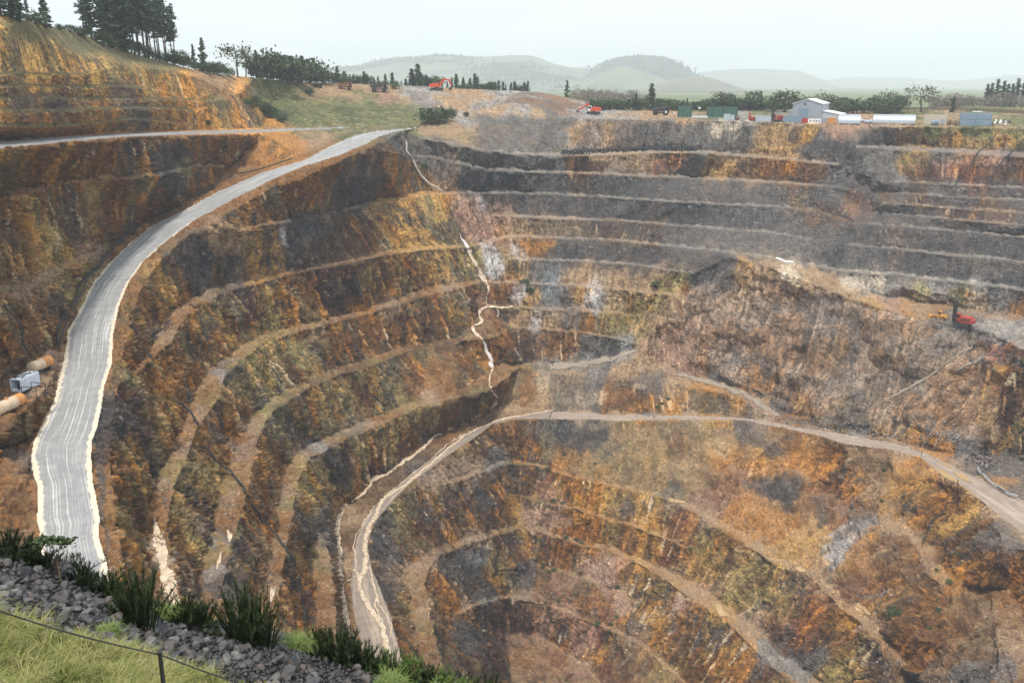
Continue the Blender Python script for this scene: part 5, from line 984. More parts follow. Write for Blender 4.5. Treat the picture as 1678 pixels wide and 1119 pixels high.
def quads(cs, sizes, flat=.6):
    """leaf-sized faces, one island each, at points cs"""
    n = len(cs); a = rng.normal(size=(n, 3)); a[:, 2] *= flat; a /= np.linalg.norm(a, axis=1, keepdims=True)
    b = np.cross(a, rng.normal(size=(n, 3))); b /= np.linalg.norm(b, axis=1, keepdims=True)
    s = np.asarray(sizes).reshape(-1, 1); a = a * s; b = b * s * .55
    V = np.stack([cs - a, cs - b * .9, cs + a, cs + b], 1).reshape(-1, 3)
    return V, np.arange(4 * n).reshape(n, 4)
def conifer_crown(h, base=.35, wid=.17, levels=15, seed=1, dens=1.0, ragged=.5, leaf=.55, top=.2):
    r = np.random.default_rng(seed); pts = []; sz = []
    for l in range(levels):
        f = l / (levels - 1); z = h * (base + (1 - base) * f); R = h * wid * ((1 - f) ** .75 * (1 - top) + top * (1 - f ** 4)) * r.uniform(1 - ragged, 1.1)
        for k in range(r.integers(3, 7)):
            if r.random() < .12 * ragged: continue
            t = r.random() * 6.283; ln = R * r.uniform(.55, 1.1); n = int(14 * dens * (.5 + ln / (h * wid)))
            d = r.random(n) ** .7
            x = np.stack([np.cos(t) * ln * d, np.sin(t) * ln * d, z + ln * .22 * d - ln * .25 * d ** 2 + 0 * d], 1) + r.normal(size=(n, 3)) * np.array([.35, .35, .22]) * (.5 + .06 * h * .5)
            pts.append(x); sz.append(r.uniform(.6, 1.2, n) * leaf)
    return quads(np.concatenate(pts), np.concatenate(sz))
def broad_crown(h, w_, base=.3, n=34, seed=1, leaf=.5, per=26, gap=.25):
    r = np.random.default_rng(seed); pts = []; sz = []
    for k in range(n):
        d = r.normal(size=3); d /= np.linalg.norm(d); d *= r.uniform(.45, 1.0)
        c = np.array([d[0] * w_ / 2, d[1] * w_ / 2, h * (base + (1 - base) * (.5 + d[2] * .45))]); q = int(per * r.uniform(.5, 1.3))
        pts.append(c + r.normal(size=(q, 3)) * w_ * np.array([.10, .10, .075])); sz.append(r.uniform(.6, 1.3, q) * leaf)
    return quads(np.concatenate(pts), np.concatenate(sz), 1.0)
def trunk_mb(h, r0, seed=1, limbs=5, lean=.02, top=.95):
    r = random.Random(seed); m = MB(); pts = []; rr = []
    for k in range(7):
        f = k / 6; pts.append((h * lean * math.sin(f * 3 + seed), h * lean * math.cos(f * 2 + seed), f * h * top - .3)); rr.append(r0 * (1 - .85 * f))
    m.tube(pts, rr, 7)
    for k in range(limbs):
        f = r.uniform(.35, .85); t = r.random() * 6.28; ln = h * .16 * r.uniform(.6, 1.2); a = Vector(pts[int(f * 6)])
        m.tube([a, a + Vector((math.cos(t) * ln * .5, math.sin(t) * ln * .5, ln * .25)), a + Vector((math.cos(t) * ln, math.sin(t) * ln, ln * .3))], [r0 * .35, r0 * .22, r0 * .08], 5)
    return m
CROWNS = {}; TRUNKS = {}
def proto(kind, seed):
    k = (kind, seed)
    if k in CROWNS: return CROWNS[k], TRUNKS[k]
    if kind == 'tall_pine': V, F = conifer_crown(24, .42, .15, 14, seed, 1.3, .75, .62, .35); tr = trunk_mb(24, .34, seed, 7)
    elif kind == 'bushy_pine': V, F = conifer_crown(16, .10, .24, 15, seed, 1.5, .45, .65, .25); tr = trunk_mb(16, .34, seed, 4)
    elif kind == 'macrocarpa': V, F = conifer_crown(14, .06, .30, 14, seed, 1.7, .4, .62, .30); tr = trunk_mb(14, .4, seed, 4)
    elif kind == 'young_pine': V, F = conifer_crown(8, .06, .20, 12, seed, 1.1, .5, .42, .1); tr = trunk_mb(8, .15, seed, 3)
    elif kind == 'round_bush': V, F = broad_crown(6, 8, .02, 36, seed, .42, 26); tr = trunk_mb(4, .18, seed, 4)
    elif kind == 'broadleaf': V, F = broad_crown(10, 9, .08, 44, seed, .5, 24); tr = trunk_mb(9, .3, seed, 6)
    elif kind == 'gum': V, F = broad_crown(12, 13, .38, 20, seed, .5, 22); tr = trunk_mb(11, .35, seed, 9, .04)
    elif kind == 'bare_tree': V, F = broad_crown(8, 7, -.16, 64, seed, .3, 15); tr = trunk_mb(7, .16, seed, 9)
    lf = dict(tall_pine='pine', bushy_pine='pine', macrocarpa='pine', young_pine='pine', round_bush='broad', broadleaf='broad', gum='olive', bare_tree='bare')[kind]
    me = np_mesh(kind + '_crown', V, F); me.materials.append(LEAF[lf]); tm = tr.mesh(kind + '_trunk'); tm.materials.append(BARK)
    CROWNS[k] = me; TRUNKS[k] = tm; return me, tm
NAMES = dict(tall_pine='pine_tree', bushy_pine='pine_tree', macrocarpa='conifer_tree', young_pine='young_pine', round_bush='bush', broadleaf='broadleaf_tree', gum='broadleaf_tree', bare_tree='bare_tree')
HT = dict(tall_pine=24, bushy_pine=16, macrocarpa=14, young_pine=8, round_bush=6, broadleaf=10, gum=12, bare_tree=8)
def tree(kind, p, hpx, label, group=None, seed=None, wide=1.0, parts=True):
    seed = random.randint(1, 4) if seed is None else seed
    s = hpx * mpp(p) / HT[kind] if hpx else 1.0
    me, tm = proto(kind, seed); cat = 'bush' if kind == 'round_bush' else 'tree'
    t = thing(NAMES[kind], label, cat, p, random.random() * 6.28, group); t.scale = (s * wide, s * wide, s)
    link('crown', me, None, t); link('trunk', tm, None, t); return t
def off(u, v, r):
    """point on the far side of the skyline: r metres beyond the last ground seen at bearing u"""
    i = int(np.clip((u - U1[0]) / STEP, 0, NU - 1)); q = P[i, 0]; p = Vector(map(float, q)); k = p.xy.normalized(); return Vector((p.x + k.x * r, p.y + k.y * r, p.z - .03 * r))
# the pine grove on the left hill: (bearing, foot, height in plate units)
grove = [(140, 66, 66), (148, 62, 66), (170, 74, 62), (178, 72, 84), (186, 80, 80), (193, 76, 90), (201, 78, 76), (206, 84, 92), (213, 82, 84), (219, 86, 98), (225, 84, 92), (231, 86, 86), (238, 88, 96), (243, 90, 92), (249, 90, 88), (254, 92, 96), (259, 91, 78), (264, 94, 94), (270, 94, 88), (275, 96, 90), (282, 96, 78), (288, 97, 84), (198, 72, 88), (210, 74, 96), (235, 80, 100), (245, 82, 96)]
for k, (u, v, h) in enumerate(grove):
    p = at(u, v)
    tree('bushy_pine' if u < 210 and k % 2 else 'tall_pine', p, h, 'pine standing alone left of the dense grove on the left hilltop' if u < 160 else 'tall dark pine in the dense grove on the left hilltop' if u < 250 else 'slim bare-trunked pine at the right end of the hilltop grove', 'pines on the left hilltop', k % 4 + 1, .9 if u > 245 else 1.15)
for u, v, h, kd, w_, lab in ((22, 34, 62, 'bushy_pine', 1.3, 'tall dark pine cut by the top left corner of the view'), (4, 28, 50, 'bushy_pine', 1.4, 'dark pine at the far left edge of the hilltop'), (36, 36, 40, 'macrocarpa', 1, 'short dark conifer right of the tall corner pine'),
     (49, 38, 36, 'tall_pine', 1, 'thin open pine between the corner pines and the broad cone-shaped tree'), (74, 46, 40, 'macrocarpa', 1.25, 'broad dark cone-shaped tree on the left hilltop'), (60, 44, 20, 'round_bush', 1.2, 'low dark bush beside the broad cone-shaped tree'),
     (101, 50, 9, 'round_bush', 1.2, 'small round bush on the hill skyline'), (116, 54, 11, 'round_bush', 1.2, 'wider round bush on the hill skyline left of the pines'), (136, 62, 16, 'round_bush', 1.2, 'bush at the foot of the two lone pines'),
     (334, 110, 46, 'macrocarpa', .75, 'dense dark conifer standing alone right of the hilltop grove'), (318, 109, 34, 'macrocarpa', .7, 'smaller dark conifer touching the lone one right of the grove'), (352, 122, 20, 'round_bush', 1.3, 'dark bush right of the lone dark conifer'),
     (388, 120, 50, 'gum', .95, 'open feathery tree on the left skyline, larger one'), (404, 122, 42, 'gum', .9, 'open feathery tree on the left skyline, smaller one'), (300, 104, 24, 'broadleaf', 1, 'green broadleaf tree at the right foot of the grove'), (285, 100, 22, 'broadleaf', 1.1, 'low green tree under the right end of the grove')):
    tree(kd, at(u, v), h, lab, None, None, w_)
for k, (u, v) in enumerate(((168, 74), (185, 80), (205, 85), (222, 88), (240, 92), (258, 96), (275, 101), (293, 106), (308, 112), (322, 115), (340, 122), (362, 124), (376, 126))):
    tree('round_bush', at(u, v), random.uniform(12, 20), 'low green bush in the undergrowth along the foot of the hilltop grove', 'undergrowth below the grove', None, 1.2)
# belt of trees on the left skyline
x = 412
while x < 545:
    p = off(x, 0, random.uniform(-14, 18)); h = random.uniform(20, 42) * (1.0 if x < 520 else .55)
    tree(random.choice(('bushy_pine', 'macrocarpa', 'bushy_pine', 'round_bush')), p, h, 'dark conifer in the tree belt on the skyline right of the feathery trees', 'tree belt on the left skyline', None, random.uniform(.9, 1.3)); x += random.uniform(3.5, 6)
for u, h, kd in ((460, 38, 'bushy_pine'), (479, 36, 'macrocarpa'), (497, 38, 'bushy_pine')): tree(kd, off(u, 0, 4), h, {460: 'narrow dark pine rising above the left skyline belt', 479: 'cone-shaped dark tree rising above the left skyline belt', 497: 'ragged pine at the right end of the left skyline belt'}[u], None, 2, 1.25)
# far belts behind the rim
x = 548
while x < 870:
    p = off(x, 0, random.uniform(15, 70)); tree(random.choice(('young_pine', 'macrocarpa', 'round_bush', 'macrocarpa', 'round_bush')), p, random.uniform(9, 20), 'small hazy conifer in the long belt behind the far skyline', 'conifers behind the far skyline', None, random.uniform(1.1, 1.7)); x += random.uniform(4.5, 8)
for u, h, w_, lab in ((554, 26, .8, 'slender pine rising alone left of the dark trucks'), (686, 33, 1.1, 'leaning dark pine left of the large orange excavator'), (676, 26, 1.2, 'smaller dark tree beside the leaning pine'), (748, 22, 1, 'small cone-shaped pine right of the large orange excavator'), (779, 24, 1, 'second cone-shaped pine right of the large orange excavator'), (597, 20, 1.1, 'rounded dark pine above the long dark truck')):
    tree('bushy_pine', off(u, 0, 12), h, lab, None, 3, w_ * 1.5)
tree('macrocarpa', off(929, 0, 25), 26, 'dark rounded conifer standing above the brown bank', None, 2, .9)
x = 940
while x < 1060: tree('bare_tree', off(x, 0, random.uniform(40, 90)), random.uniform(16, 24), 'bare brownish tree in the winter row behind the brown bank', 'bare trees behind the bank', None, 1.1); x += random.uniform(7, 11)
x = 975
while x < 1300:
    p = at(x, random.uniform(178.5, 181.5)); tree(random.choice(('young_pine', 'round_bush', 'round_bush', 'macrocarpa')), p, random.uniform(9, 18), 'small dark green pine in the hedge row behind the yard', 'hedge pines behind the yard', None, random.uniform(1.1, 1.6)); x += random.uniform(3.8, 6.5)
for u, h, kd, w_, lab in ((1067, 40, 'bushy_pine', 1.15, 'tallest narrow pine in the hedge row behind the yard'), (1042, 26, 'bushy_pine', 1.1, 'narrow pine left of the tallest pine behind the yard'), (1180, 28, 'broadleaf', 1.4, 'rounded dark tree above the second green screen'), (1195, 26, 'broadleaf', 1.2, 'rounded dark tree above the third green screen'), (1235, 30, 'broadleaf', 1.2, 'dark broadleaf tree above the grey bins'), (1245, 28, 'bushy_pine', 1.1, 'dark pine just left of the big shed trees')):
    tree(kd, at(u, 181.5), h, lab, None, 2, w_)
for u, h, kd, w_, lab in ((1287, 36, 'broadleaf', 1.5, 'large round-topped dark tree behind the left of the big shed'), (1268, 24, 'broadleaf', 1.3, 'dark tree left of the round-topped tree'), (1352, 30, 'gum', 1.1, 'grey green tree behind the shed roof'), (1322, 24, 'broadleaf', 1.3, 'tree behind the shed ridge'),
     (1455, 30, 'gum', 1.3, 'spreading open tree behind the long arched hut'), (1475, 26, 'gum', 1.1, 'open tree right of the spreading one behind the long hut'), (1507, 38, 'gum', 1.25, 'tall open gum tree at the left end of the paddock'), (1560, 20, 'young_pine', 1.6, 'small dark pine standing in front of the bare trees beyond the paddock')):
    tree(kd, at(u, 184), h, lab, None, 1 + int(u) % 4, w_)
x = 1372
while x < 1472: tree(random.choice(('round_bush', 'round_bush', 'broadleaf')), at(x, random.uniform(184, 187)), random.uniform(16, 26), 'dark bushy tree in the shrub belt behind the arched huts', 'shrub belt behind the arched huts', None, random.uniform(1.1, 1.5)); x += random.uniform(7, 11)
for u, v, h in ((1445, 187, 16), (1452, 187.5, 12)): tree('round_bush', at(u, v), h, 'dense dark bush at the edge of the paddock grass' if u < 1450 else 'lower dense bush at the edge of the paddock grass', None, None, 1.3)
x = 1530
while x < 1700: tree('bare_tree', off(x, 0, random.uniform(20, 60)), random.uniform(14, 22), 'bare hazy tree in the line beyond the paddock fence', 'bare trees beyond the paddock fence', None, 1.2); x += random.uniform(7, 11)
x = 1615
while x < 1760: tree('tall_pine', off(x, 0, random.uniform(70, 130)), random.uniform(30, 40), 'hazy tall pine in the group beyond the paddock at the right edge', 'hazy pines at the right edge', None, 1.4); x += random.uniform(6, 10)
# hollow and slopes
for u, v, h, w_, lab in ((712, 203, 30, 1.35, 'large dark round bush in the grassy hollow beside the top of the haul road'), (728, 199, 20, 1.3, 'dark bush touching the large round bush in the hollow'), (741, 188, 10, 1.2, 'low dark bush on the rim right of the hollow'), (764, 192, 8, 1, 'tiny bush on the rubble rim'), (646, 146, 13, 1, 'small round bush beside the long dark truck'), (508, 157, 12, 1, 'small bush on the tan bank above the grassy hollow'),
     (416, 178, 18, 1.2, 'dark shrub on the green bank, uppermost'), (432, 186, 18, 1.2, 'dark shrub on the green bank, second from the top'), (446, 193, 16, 1.2, 'dark shrub on the green bank, second from the bottom'), (460, 201, 13, 1.2, 'dark shrub on the green bank, nearest the gravel road'), (405, 172, 10, 1.2, 'small shrub at the head of the green bank'), (90, 208, 6, 1.2, 'small green shrub on the left hill bench'), (342, 206, 9, 1.2, 'dark shrub above the gravel road below the orange face'),
     (697, 276, 9, 1.3, 'dark bush beside the pale drain chute'), (860, 466, 9, 1.6, 'green bush on the bench right of the waterfall'), (868, 480, 10, 1.2, 'green creeper hanging below the bench right of the waterfall'), (1075, 466, 8, 1.5, 'small green bush on the pale bench above the dark rubble chute')):
    tree('round_bush', at(u, v), h, lab, None, None, w_)
for u, v, h in ((898, 770, 6), (914, 778, 4), (908, 822, 5), (922, 824, 5), (927, 882, 5), (945, 884, 5), (953, 888, 4), (905, 898, 4), (908, 935, 5), (901, 938, 4), (890, 930, 4), (1012, 963, 5), (980, 1022, 6), (1000, 1025, 5), (1010, 1012, 4), (894, 988, 4), (916, 985, 4), (1448, 875, 4), (1573, 910, 7), (1555, 958, 6), (1535, 935, 4), (1470, 1010, 16), (1462, 1018, 8), (1538, 1002, 6), (1523, 1030, 5), (1533, 982, 5), (1085, 662, 4), (1095, 655, 4), (1078, 668, 4), (925, 745, 4), (1447, 762, 4), (1443, 820, 4), (1130, 900, 4), (975, 760, 3), (1020, 838, 3)):
    tree('round_bush', at(u, v), h, 'largest green bush on the lower right terraces of the pit' if h == 16 else 'tiny green bush rooted on the lower pit benches', None if h == 16 else 'bushes on the lower pit benches', None, 1.4)
tick('trees')
# ------------------------------------------------------------------ far country
def far_mat(name, a, b, c, sc):
    m, nt, bs = new_mat(name); L_ = nt.links.new; g = nd_(nt, 'ShaderNodeNewGeometry'); n = nd_(nt, 'ShaderNodeTexNoise'); n.inputs['Scale'].default_value = sc; n.inputs['Detail'].default_value = 6; L_(g.outputs['Position'], n.inputs['Vector'])
    n2 = nd_(nt, 'ShaderNodeTexVoronoi'); n2.inputs['Scale'].default_value = sc * 1.6; L_(g.outputs['Position'], n2.inputs['Vector'])
    r = ramp(nt, [(.38, a), (.5, b), (.62, c)], n.outputs[0]); sp = nd_(nt, 'ShaderNodeSeparateColor'); L_(n2.outputs['Color'], sp.inputs[0])
    r2 = ramp(nt, [(0, (.8, .85, .8)), (1, (1.15, 1.1, 1))], sp.outputs[0]); L_(mixc(nt, r.outputs[0], r2.outputs[0], 1.0, 'MULTIPLY'), bs.inputs['Base Color']); bs.inputs['Roughness'].default_value = 1; return m
M_PAST = far_mat('hill_pasture', (.06, .075, .05), (.115, .135, .075), (.14, .152, .09), .004)
M_WOOD = far_mat('hill_wood', (.03, .045, .025), (.045, .065, .032), (.06, .08, .04), .006)
M_BRWN = far_mat('hill_scrub', (.10, .075, .055), (.13, .10, .07), (.11, .13, .06), .006)
def hill(name, pts, D, depth, m, bump, base=-32, lum=0):
    us = np.linspace(pts[0][0], pts[-1][0], 220); vs = np.interp(us, [p[0] for p in pts], [p[1] for p in pts])
    k = np.ones(9) / 9; vs = np.convolve(np.pad(vs, 4, mode='edge'), k, 'valid')
    V = []; nr = 26
    for u, v in zip(us, vs):
        top = at_r(u, v, D); d = top[:2] / np.linalg.norm(top[:2])
        for j in range(nr):
            f = j / (nr - 1) * 2 - 1                                   # -1 near foot, 0 crest, 1 far foot
            prof = math.cos(f * math.pi / 2) ** 1.3 if abs(f) < 1 else 0
            V.append((top[0] + d[0] * f * depth, top[1] + d[1] * f * depth, base + (top[2] - base) * prof))
    V = np.array(V); nz_ = (fbm(V * 1.0, depth * .35, 61, 4) - .5) * bump + (fbm(V, depth * .05, 71, 2) - .5) * bump * .12
    w_ = np.clip((V[:, 2] - base) / 30, 0, 1); V[:, 2] += nz_ * w_
    I = np.arange(len(V)).reshape(len(us), nr); F = np.stack([I[:-1, :-1], I[1:, :-1], I[1:, 1:], I[:-1, 1:]], -1).reshape(-1, 4)
    o = link(name, np_mesh(name, V, F, True), m); tag(o, kind='structure'); return V
HV = []
HV.append(hill('hills', [(380, 152), (470, 140), (530, 118), (560, 112), (600, 111), (640, 101), (690, 98), (735, 91), (790, 95), (840, 92), (872, 93), (900, 104), (935, 112), (975, 116), (1020, 126), (1100, 140), (1160, 152)], 10000, 2600, M_PAST, 90))
HW_ = hill('wooded_hill', [(930, 152), (965, 132), (995, 108), (1015, 100), (1045, 94), (1080, 97), (1105, 108), (1122, 122), (1150, 138), (1180, 152)], 9000, 1500, M_WOOD, 14)
HV.append(hill('green_hill', [(900, 152), (950, 134), (985, 120), (1010, 111), (1030, 109), (1055, 119), (1090, 131), (1150, 146), (1180, 153)], 7500, 1300, M_PAST, 12))
hill('scrub_hill', [(1020, 158), (1070, 140), (1110, 129), (1145, 125), (1170, 129), (1200, 140), (1235, 152), (1260, 160)], 6500, 1200, M_BRWN, 10)
hill('far_hills', [(1040, 150), (1100, 128), (1150, 119), (1200, 114), (1250, 113), (1310, 117), (1340, 128), (1370, 142), (1420, 152)], 14000, 2500, M_PAST, 40)
hill('distant_hills', [(1280, 150), (1350, 132), (1400, 126), (1480, 127), (1560, 133), (1600, 131), (1650, 123), (1700, 125), (1800, 118), (1960, 122)], 18000, 2500, M_PAST, 40)
# woods and hedges on the hills: clumps of crowns too far to count
cs = []
for V in HV:
    q = V[(V[:, 2] > -20)]; nzv = fbm(q, 900, 91, 3); q = q[nzv > .58]; q = q[rng.random(len(q)) < .9]
    for p in q: cs.append(p + rng.normal(size=(14, 3)) * np.array([70, 70, 7]) + np.array([0, 0, 5]))
q = HW_[HW_[:, 2] > -20]
for p in q: cs.append(p + rng.normal(size=(5, 3)) * np.array([45, 45, 5]) + np.array([0, 0, 4]))
cs = np.concatenate(cs); Vq, Fq = quads(cs, rng.uniform(10, 24, len(cs)), 1.0)
tag(link('far_woods', np_mesh('far_woods', Vq, Fq), LEAF['pine']), 'hazy woods and hedges on the distant hills', kind='stuff')
# skirt of ground from the skyline out to the plain
rows = [P[:, 0].copy()]
dxy = P[:, 0, :2] / np.linalg.norm(P[:, 0, :2], axis=1, keepdims=True); R0 = np.linalg.norm(P[:, 0, :2], axis=1); Z0 = P[:, 0, 2]
for dr, zf in ((25, None), (90, None), (220, -27)):
    z = Z0 - .035 * dr if zf is None else np.full(NU, zf); rows.append(np.concatenate([dxy * (R0 + dr)[:, None], np.minimum(z, Z0 - .01 * dr)[:, None]], 1))
for R, z in ((1400, -30), (2600, -33), (6000, -36), (24000, -40)): rows.append(np.concatenate([dxy * R, np.full((NU, 1), z)], 1))
A = np.stack(rows, 1); nr = A.shape[1]; I = np.arange(NU * nr).reshape(NU, nr); F = np.stack([I[:-1, :-1], I[1:, :-1], I[1:, 1:], I[:-1, 1:]], -1).reshape(-1, 4)
tag(link('plain', np_mesh('plain', A.reshape(-1, 3), F, True), far_mat('plain_pasture', (.07, .095, .035), (.12, .15, .05), (.15, .16, .065), .012)), kind='structure')
tick('hills')
# ------------------------------------------------------------------ foreground hillside
fu = np.arange(-420, 1420, 4.0); NF = 210
vF = np.interp(fu, [-420, 0, 100, 262, 420, 600, 1000, 1420], [880, 990, 1030, 1072, 1119, 1172, 1300, 1440])
rF = np.interp(fu, [-420, 0, 262, 420, 1000, 1420], [20, 21, 21.5, 22, 22, 22])
vE = np.interp(fu, [-420, 0, 60, 120, 200, 300, 420, 520, 640, 740, 1000, 1420], [810, 893, 908, 928, 968, 1003, 1033, 1055, 1090, 1120, 1210, 1360])
rE = np.interp(fu, [-420, 0, 420, 740, 1420], [30, 30.5, 30.5, 30, 30])
def rays_r(u, v, r): x, f, d = ray(u, v); k = r / np.hypot(x, f); return np.stack([x * k, f * k, d * k], -1)
pE, pF = rays_r(fu, vE, rE), rays_r(fu, vF, rF); dirs = pF[:, :2] / rF[:, None]
pN = np.concatenate([dirs * 12.5, (pF[:, 2] + (rF - 12.5) * .17)[:, None]], 1); p0_ = np.concatenate([dirs * 2.5, np.full((len(fu), 1), -1.9)], 1)
pX = [np.concatenate([dirs * (rE + a)[:, None], (pE[:, 2] - b)[:, None]], 1) for a, b in ((1.5, .9), (4, 5), (10, 17), (24, 42), (45, 72))]
ctl = np.stack([p0_, pN, pF, pE] + pX, 1)
tk = np.array([0, .17, .40, .74, .78, .82, .87, .93, 1.0]); ts_ = np.linspace(0, 1, NF)
FG = np.stack([np.stack([np.interp(ts_, tk, ctl[i, :, c]) for c in range(3)], -1) for i in range(len(fu))])
FG = blur(FG, 1)
fz = (fbm(FG, 5.0, 201, 3) - .5) * .42 + (fbm(FG, 1.1, 205, 3) - .5) * .28
FG[..., 2] += fz * np.clip((ts_ - .03) / .1, 0, 1)
I = np.arange(len(fu) * NF).reshape(len(fu), NF); F = np.stack([I[:-1, :-1], I[:-1, 1:], I[1:, 1:], I[1:, :-1]], -1).reshape(-1, 4)
me = np_mesh('hillside', FG.reshape(-1, 3), F, True)
gn = fbm(FG, 2.2, 211, 4); g2 = fbm(FG, .7, 215, 3)
GC = np.zeros(FG.shape, np.float32) + np.array((.19, .19, .035)); GC = mix(GC, (.085, .12, .02), sm(gn, .45, .62)); GC = mix(GC, (.21, .19, .06), sm(g2, .55, .75) * .8); GC = mix(GC, (.12, .085, .05), sm(gn * .4 + g2 * .6, .62, .72) * .5)
tpar = np.repeat(ts_[None], len(fu), 0); GC = mix(GC, (.018, .017, .016), sm(tpar, .385, .405)); GC = mix(GC, (.16, .10, .055), sm(tpar, .77, .80))  # bank soil painted near-black for the shade in gaps between stones
set_col(me, 'rock', GC.reshape(-1, 3)); tag(link('hillside', me, ground_material('hillside_soil', .4)), kind='structure')
def fg_at(u, t):
    a = np.clip((np.asarray(u, float) - fu[0]) / 4.0, 0, len(fu) - 1.001); b = np.clip(np.asarray(t, float) * (NF - 1), 0, NF - 1.001)
    i = a.astype(int); j = b.astype(int); a = (a - i)[..., None]; b = (b - j)[..., None]
    return (FG[i, j] * (1 - b) + FG[i, j + 1] * b) * (1 - a) + (FG[i + 1, j] * (1 - b) + FG[i + 1, j + 1] * b) * a
def fg_uv(u, v):
    """point of the hillside met by a sight"""
    t = np.linspace(.17, .80, 260); q = fg_at(np.full(260, u), t); vv = sight(q)[1]; k = int(np.argmin(np.abs(vv - v))); return Vector(map(float, q[k])), t[k]
# ------------------------------------------------------------------ grass
def blades(P0_, n_each, h, lean, w_, seed, droop=.9):
    r = np.random.default_rng(seed); n = len(P0_); N_ = n * n_each
    b = np.repeat(P0_, n_each, 0) + np.concatenate([r.normal(size=(N_, 2)) * .055, np.zeros((N_, 1))], 1)
    hh = np.repeat(h, n_each) * r.uniform(.5, 1.15, N_); a = r.random(N_) * 6.283; l = hh * r.uniform(.15, 1, N_) * lean
    d = np.stack([np.cos(a), np.sin(a), 0 * a], 1); s = np.stack([-np.sin(a), np.cos(a), 0 * a], 1) * (w_ * r.uniform(.6, 1.3, N_))[:, None]
    up = np.array([0, 0, 1.0]); R = []
    for f, wf in ((0, 1), (.4, .85), (.75, .55), (1, .08)):
        c = b + d * (l * f ** 1.8)[:, None] + up * (hh * (f - droop * .42 * f ** 3))[:, None]; R += [c - s * wf, c + s * wf]
    V = np.stack(R, 1).reshape(-1, 3); o = np.arange(N_)[:, None] * 8
    F = np.concatenate([o + np.array([2*k, 2*k+1, 2*k+3, 2*k+2]) for k in range(3)], 1).reshape(-1, 4); return V, F
def grass_mat(name, cols):
    m, nt, b = new_mat(name); g = nd_(nt, 'ShaderNodeNewGeometry'); n = nd_(nt, 'ShaderNodeTexNoise'); n.inputs['Scale'].default_value = .8; n.inputs['Detail'].default_value = 3; nt.links.new(g.outputs['Position'], n.inputs['Vector'])
    a = nd_(nt, 'ShaderNodeMath', operation='MULTIPLY_ADD'); a.inputs[1].default_value = .55; nt.links.new(g.outputs['Random Per Island'], a.inputs[0])
    mm = nd_(nt, 'ShaderNodeMath', operation='MULTIPLY'); mm.inputs[1].default_value = .6; nt.links.new(n.outputs[0], mm.inputs[0]); nt.links.new(mm.outputs[0], a.inputs[2])
    r = ramp(nt, [(.15 + .7 * k / (len(cols) - 1), c) for k, c in enumerate(cols)], a.outputs[0]); nt.links.new(r.outputs[0], b.inputs['Base Color']); b.inputs['Roughness'].default_value = .55; b.inputs['Specular IOR Level'].default_value = .3
    return m
M_GRASS = grass_mat('hillside_grass', [(.055, .085, .015), (.11, .15, .025), (.19, .21, .045), (.29, .275, .09), (.42, .36, .18)])
nT = 15000; ug = rng.uniform(-160, 620, nT); tg = rng.uniform(.19, .40, nT)
pg = fg_at(ug, tg); dn = fbm(pg, 1.6, 221, 3); keep = (dn > .36) & (tg < .386 + .02 * (fbm(pg, 1.0, 231, 2) - .5)); pg = pg[keep]; dn = dn[keep]
V1, F1 = blades(pg, 13, .16 + .34 * sm(dn, .4, .7), 1.05, .0055, 1)
# bigger tussocks
ut = rng.uniform(-160, 600, 420); tt_ = rng.uniform(.2, .38, 420); V2, F2 = blades(fg_at(ut, tt_), 70, rng.uniform(.45, .8, 420), 1.1, .006, 2, 1.15)
o_ = link('hillside_grass', np_mesh('hillside_grass', np.concatenate([V1, V2]), np.concatenate([F1, F2 + len(V1)])), M_GRASS); tag(o_, 'long pale green grass on the near slope', 'grass', kind='stuff')
tick('grass')
# ------------------------------------------------------------------ boulders of the rubble bank
def boulder_mesh(seed, n=18, flat=.72, bev=.05):
    r = np.random.default_rng(seed); bm = bmesh.new()
    q = r.normal(size=(n, 3)); q /= np.linalg.norm(q, axis=1, keepdims=True); q *= r.uniform(.78, 1.08, (n, 1)); q *= np.array([1.0, r.uniform(.62, .9), flat * r.uniform(.75, 1.1)])
    for p in q: bm.verts.new(p * .5)
    res = bmesh.ops.convex_hull(bm, input=bm.verts[:]); bmesh.ops.delete(bm, geom=[v for v in bm.verts if not v.link_faces], context='VERTS')
    bmesh.ops.dissolve_limit(bm, angle_limit=math.radians(14), verts=bm.verts[:], edges=bm.edges[:])
    if bev: bmesh.ops.bevel(bm, geom=bm.edges[:], offset=bev, segments=1, affect='EDGES', clamp_overlap=True)
    me = bpy.data.meshes.new('boulder'); bm.to_mesh(me); bm.free(); return me
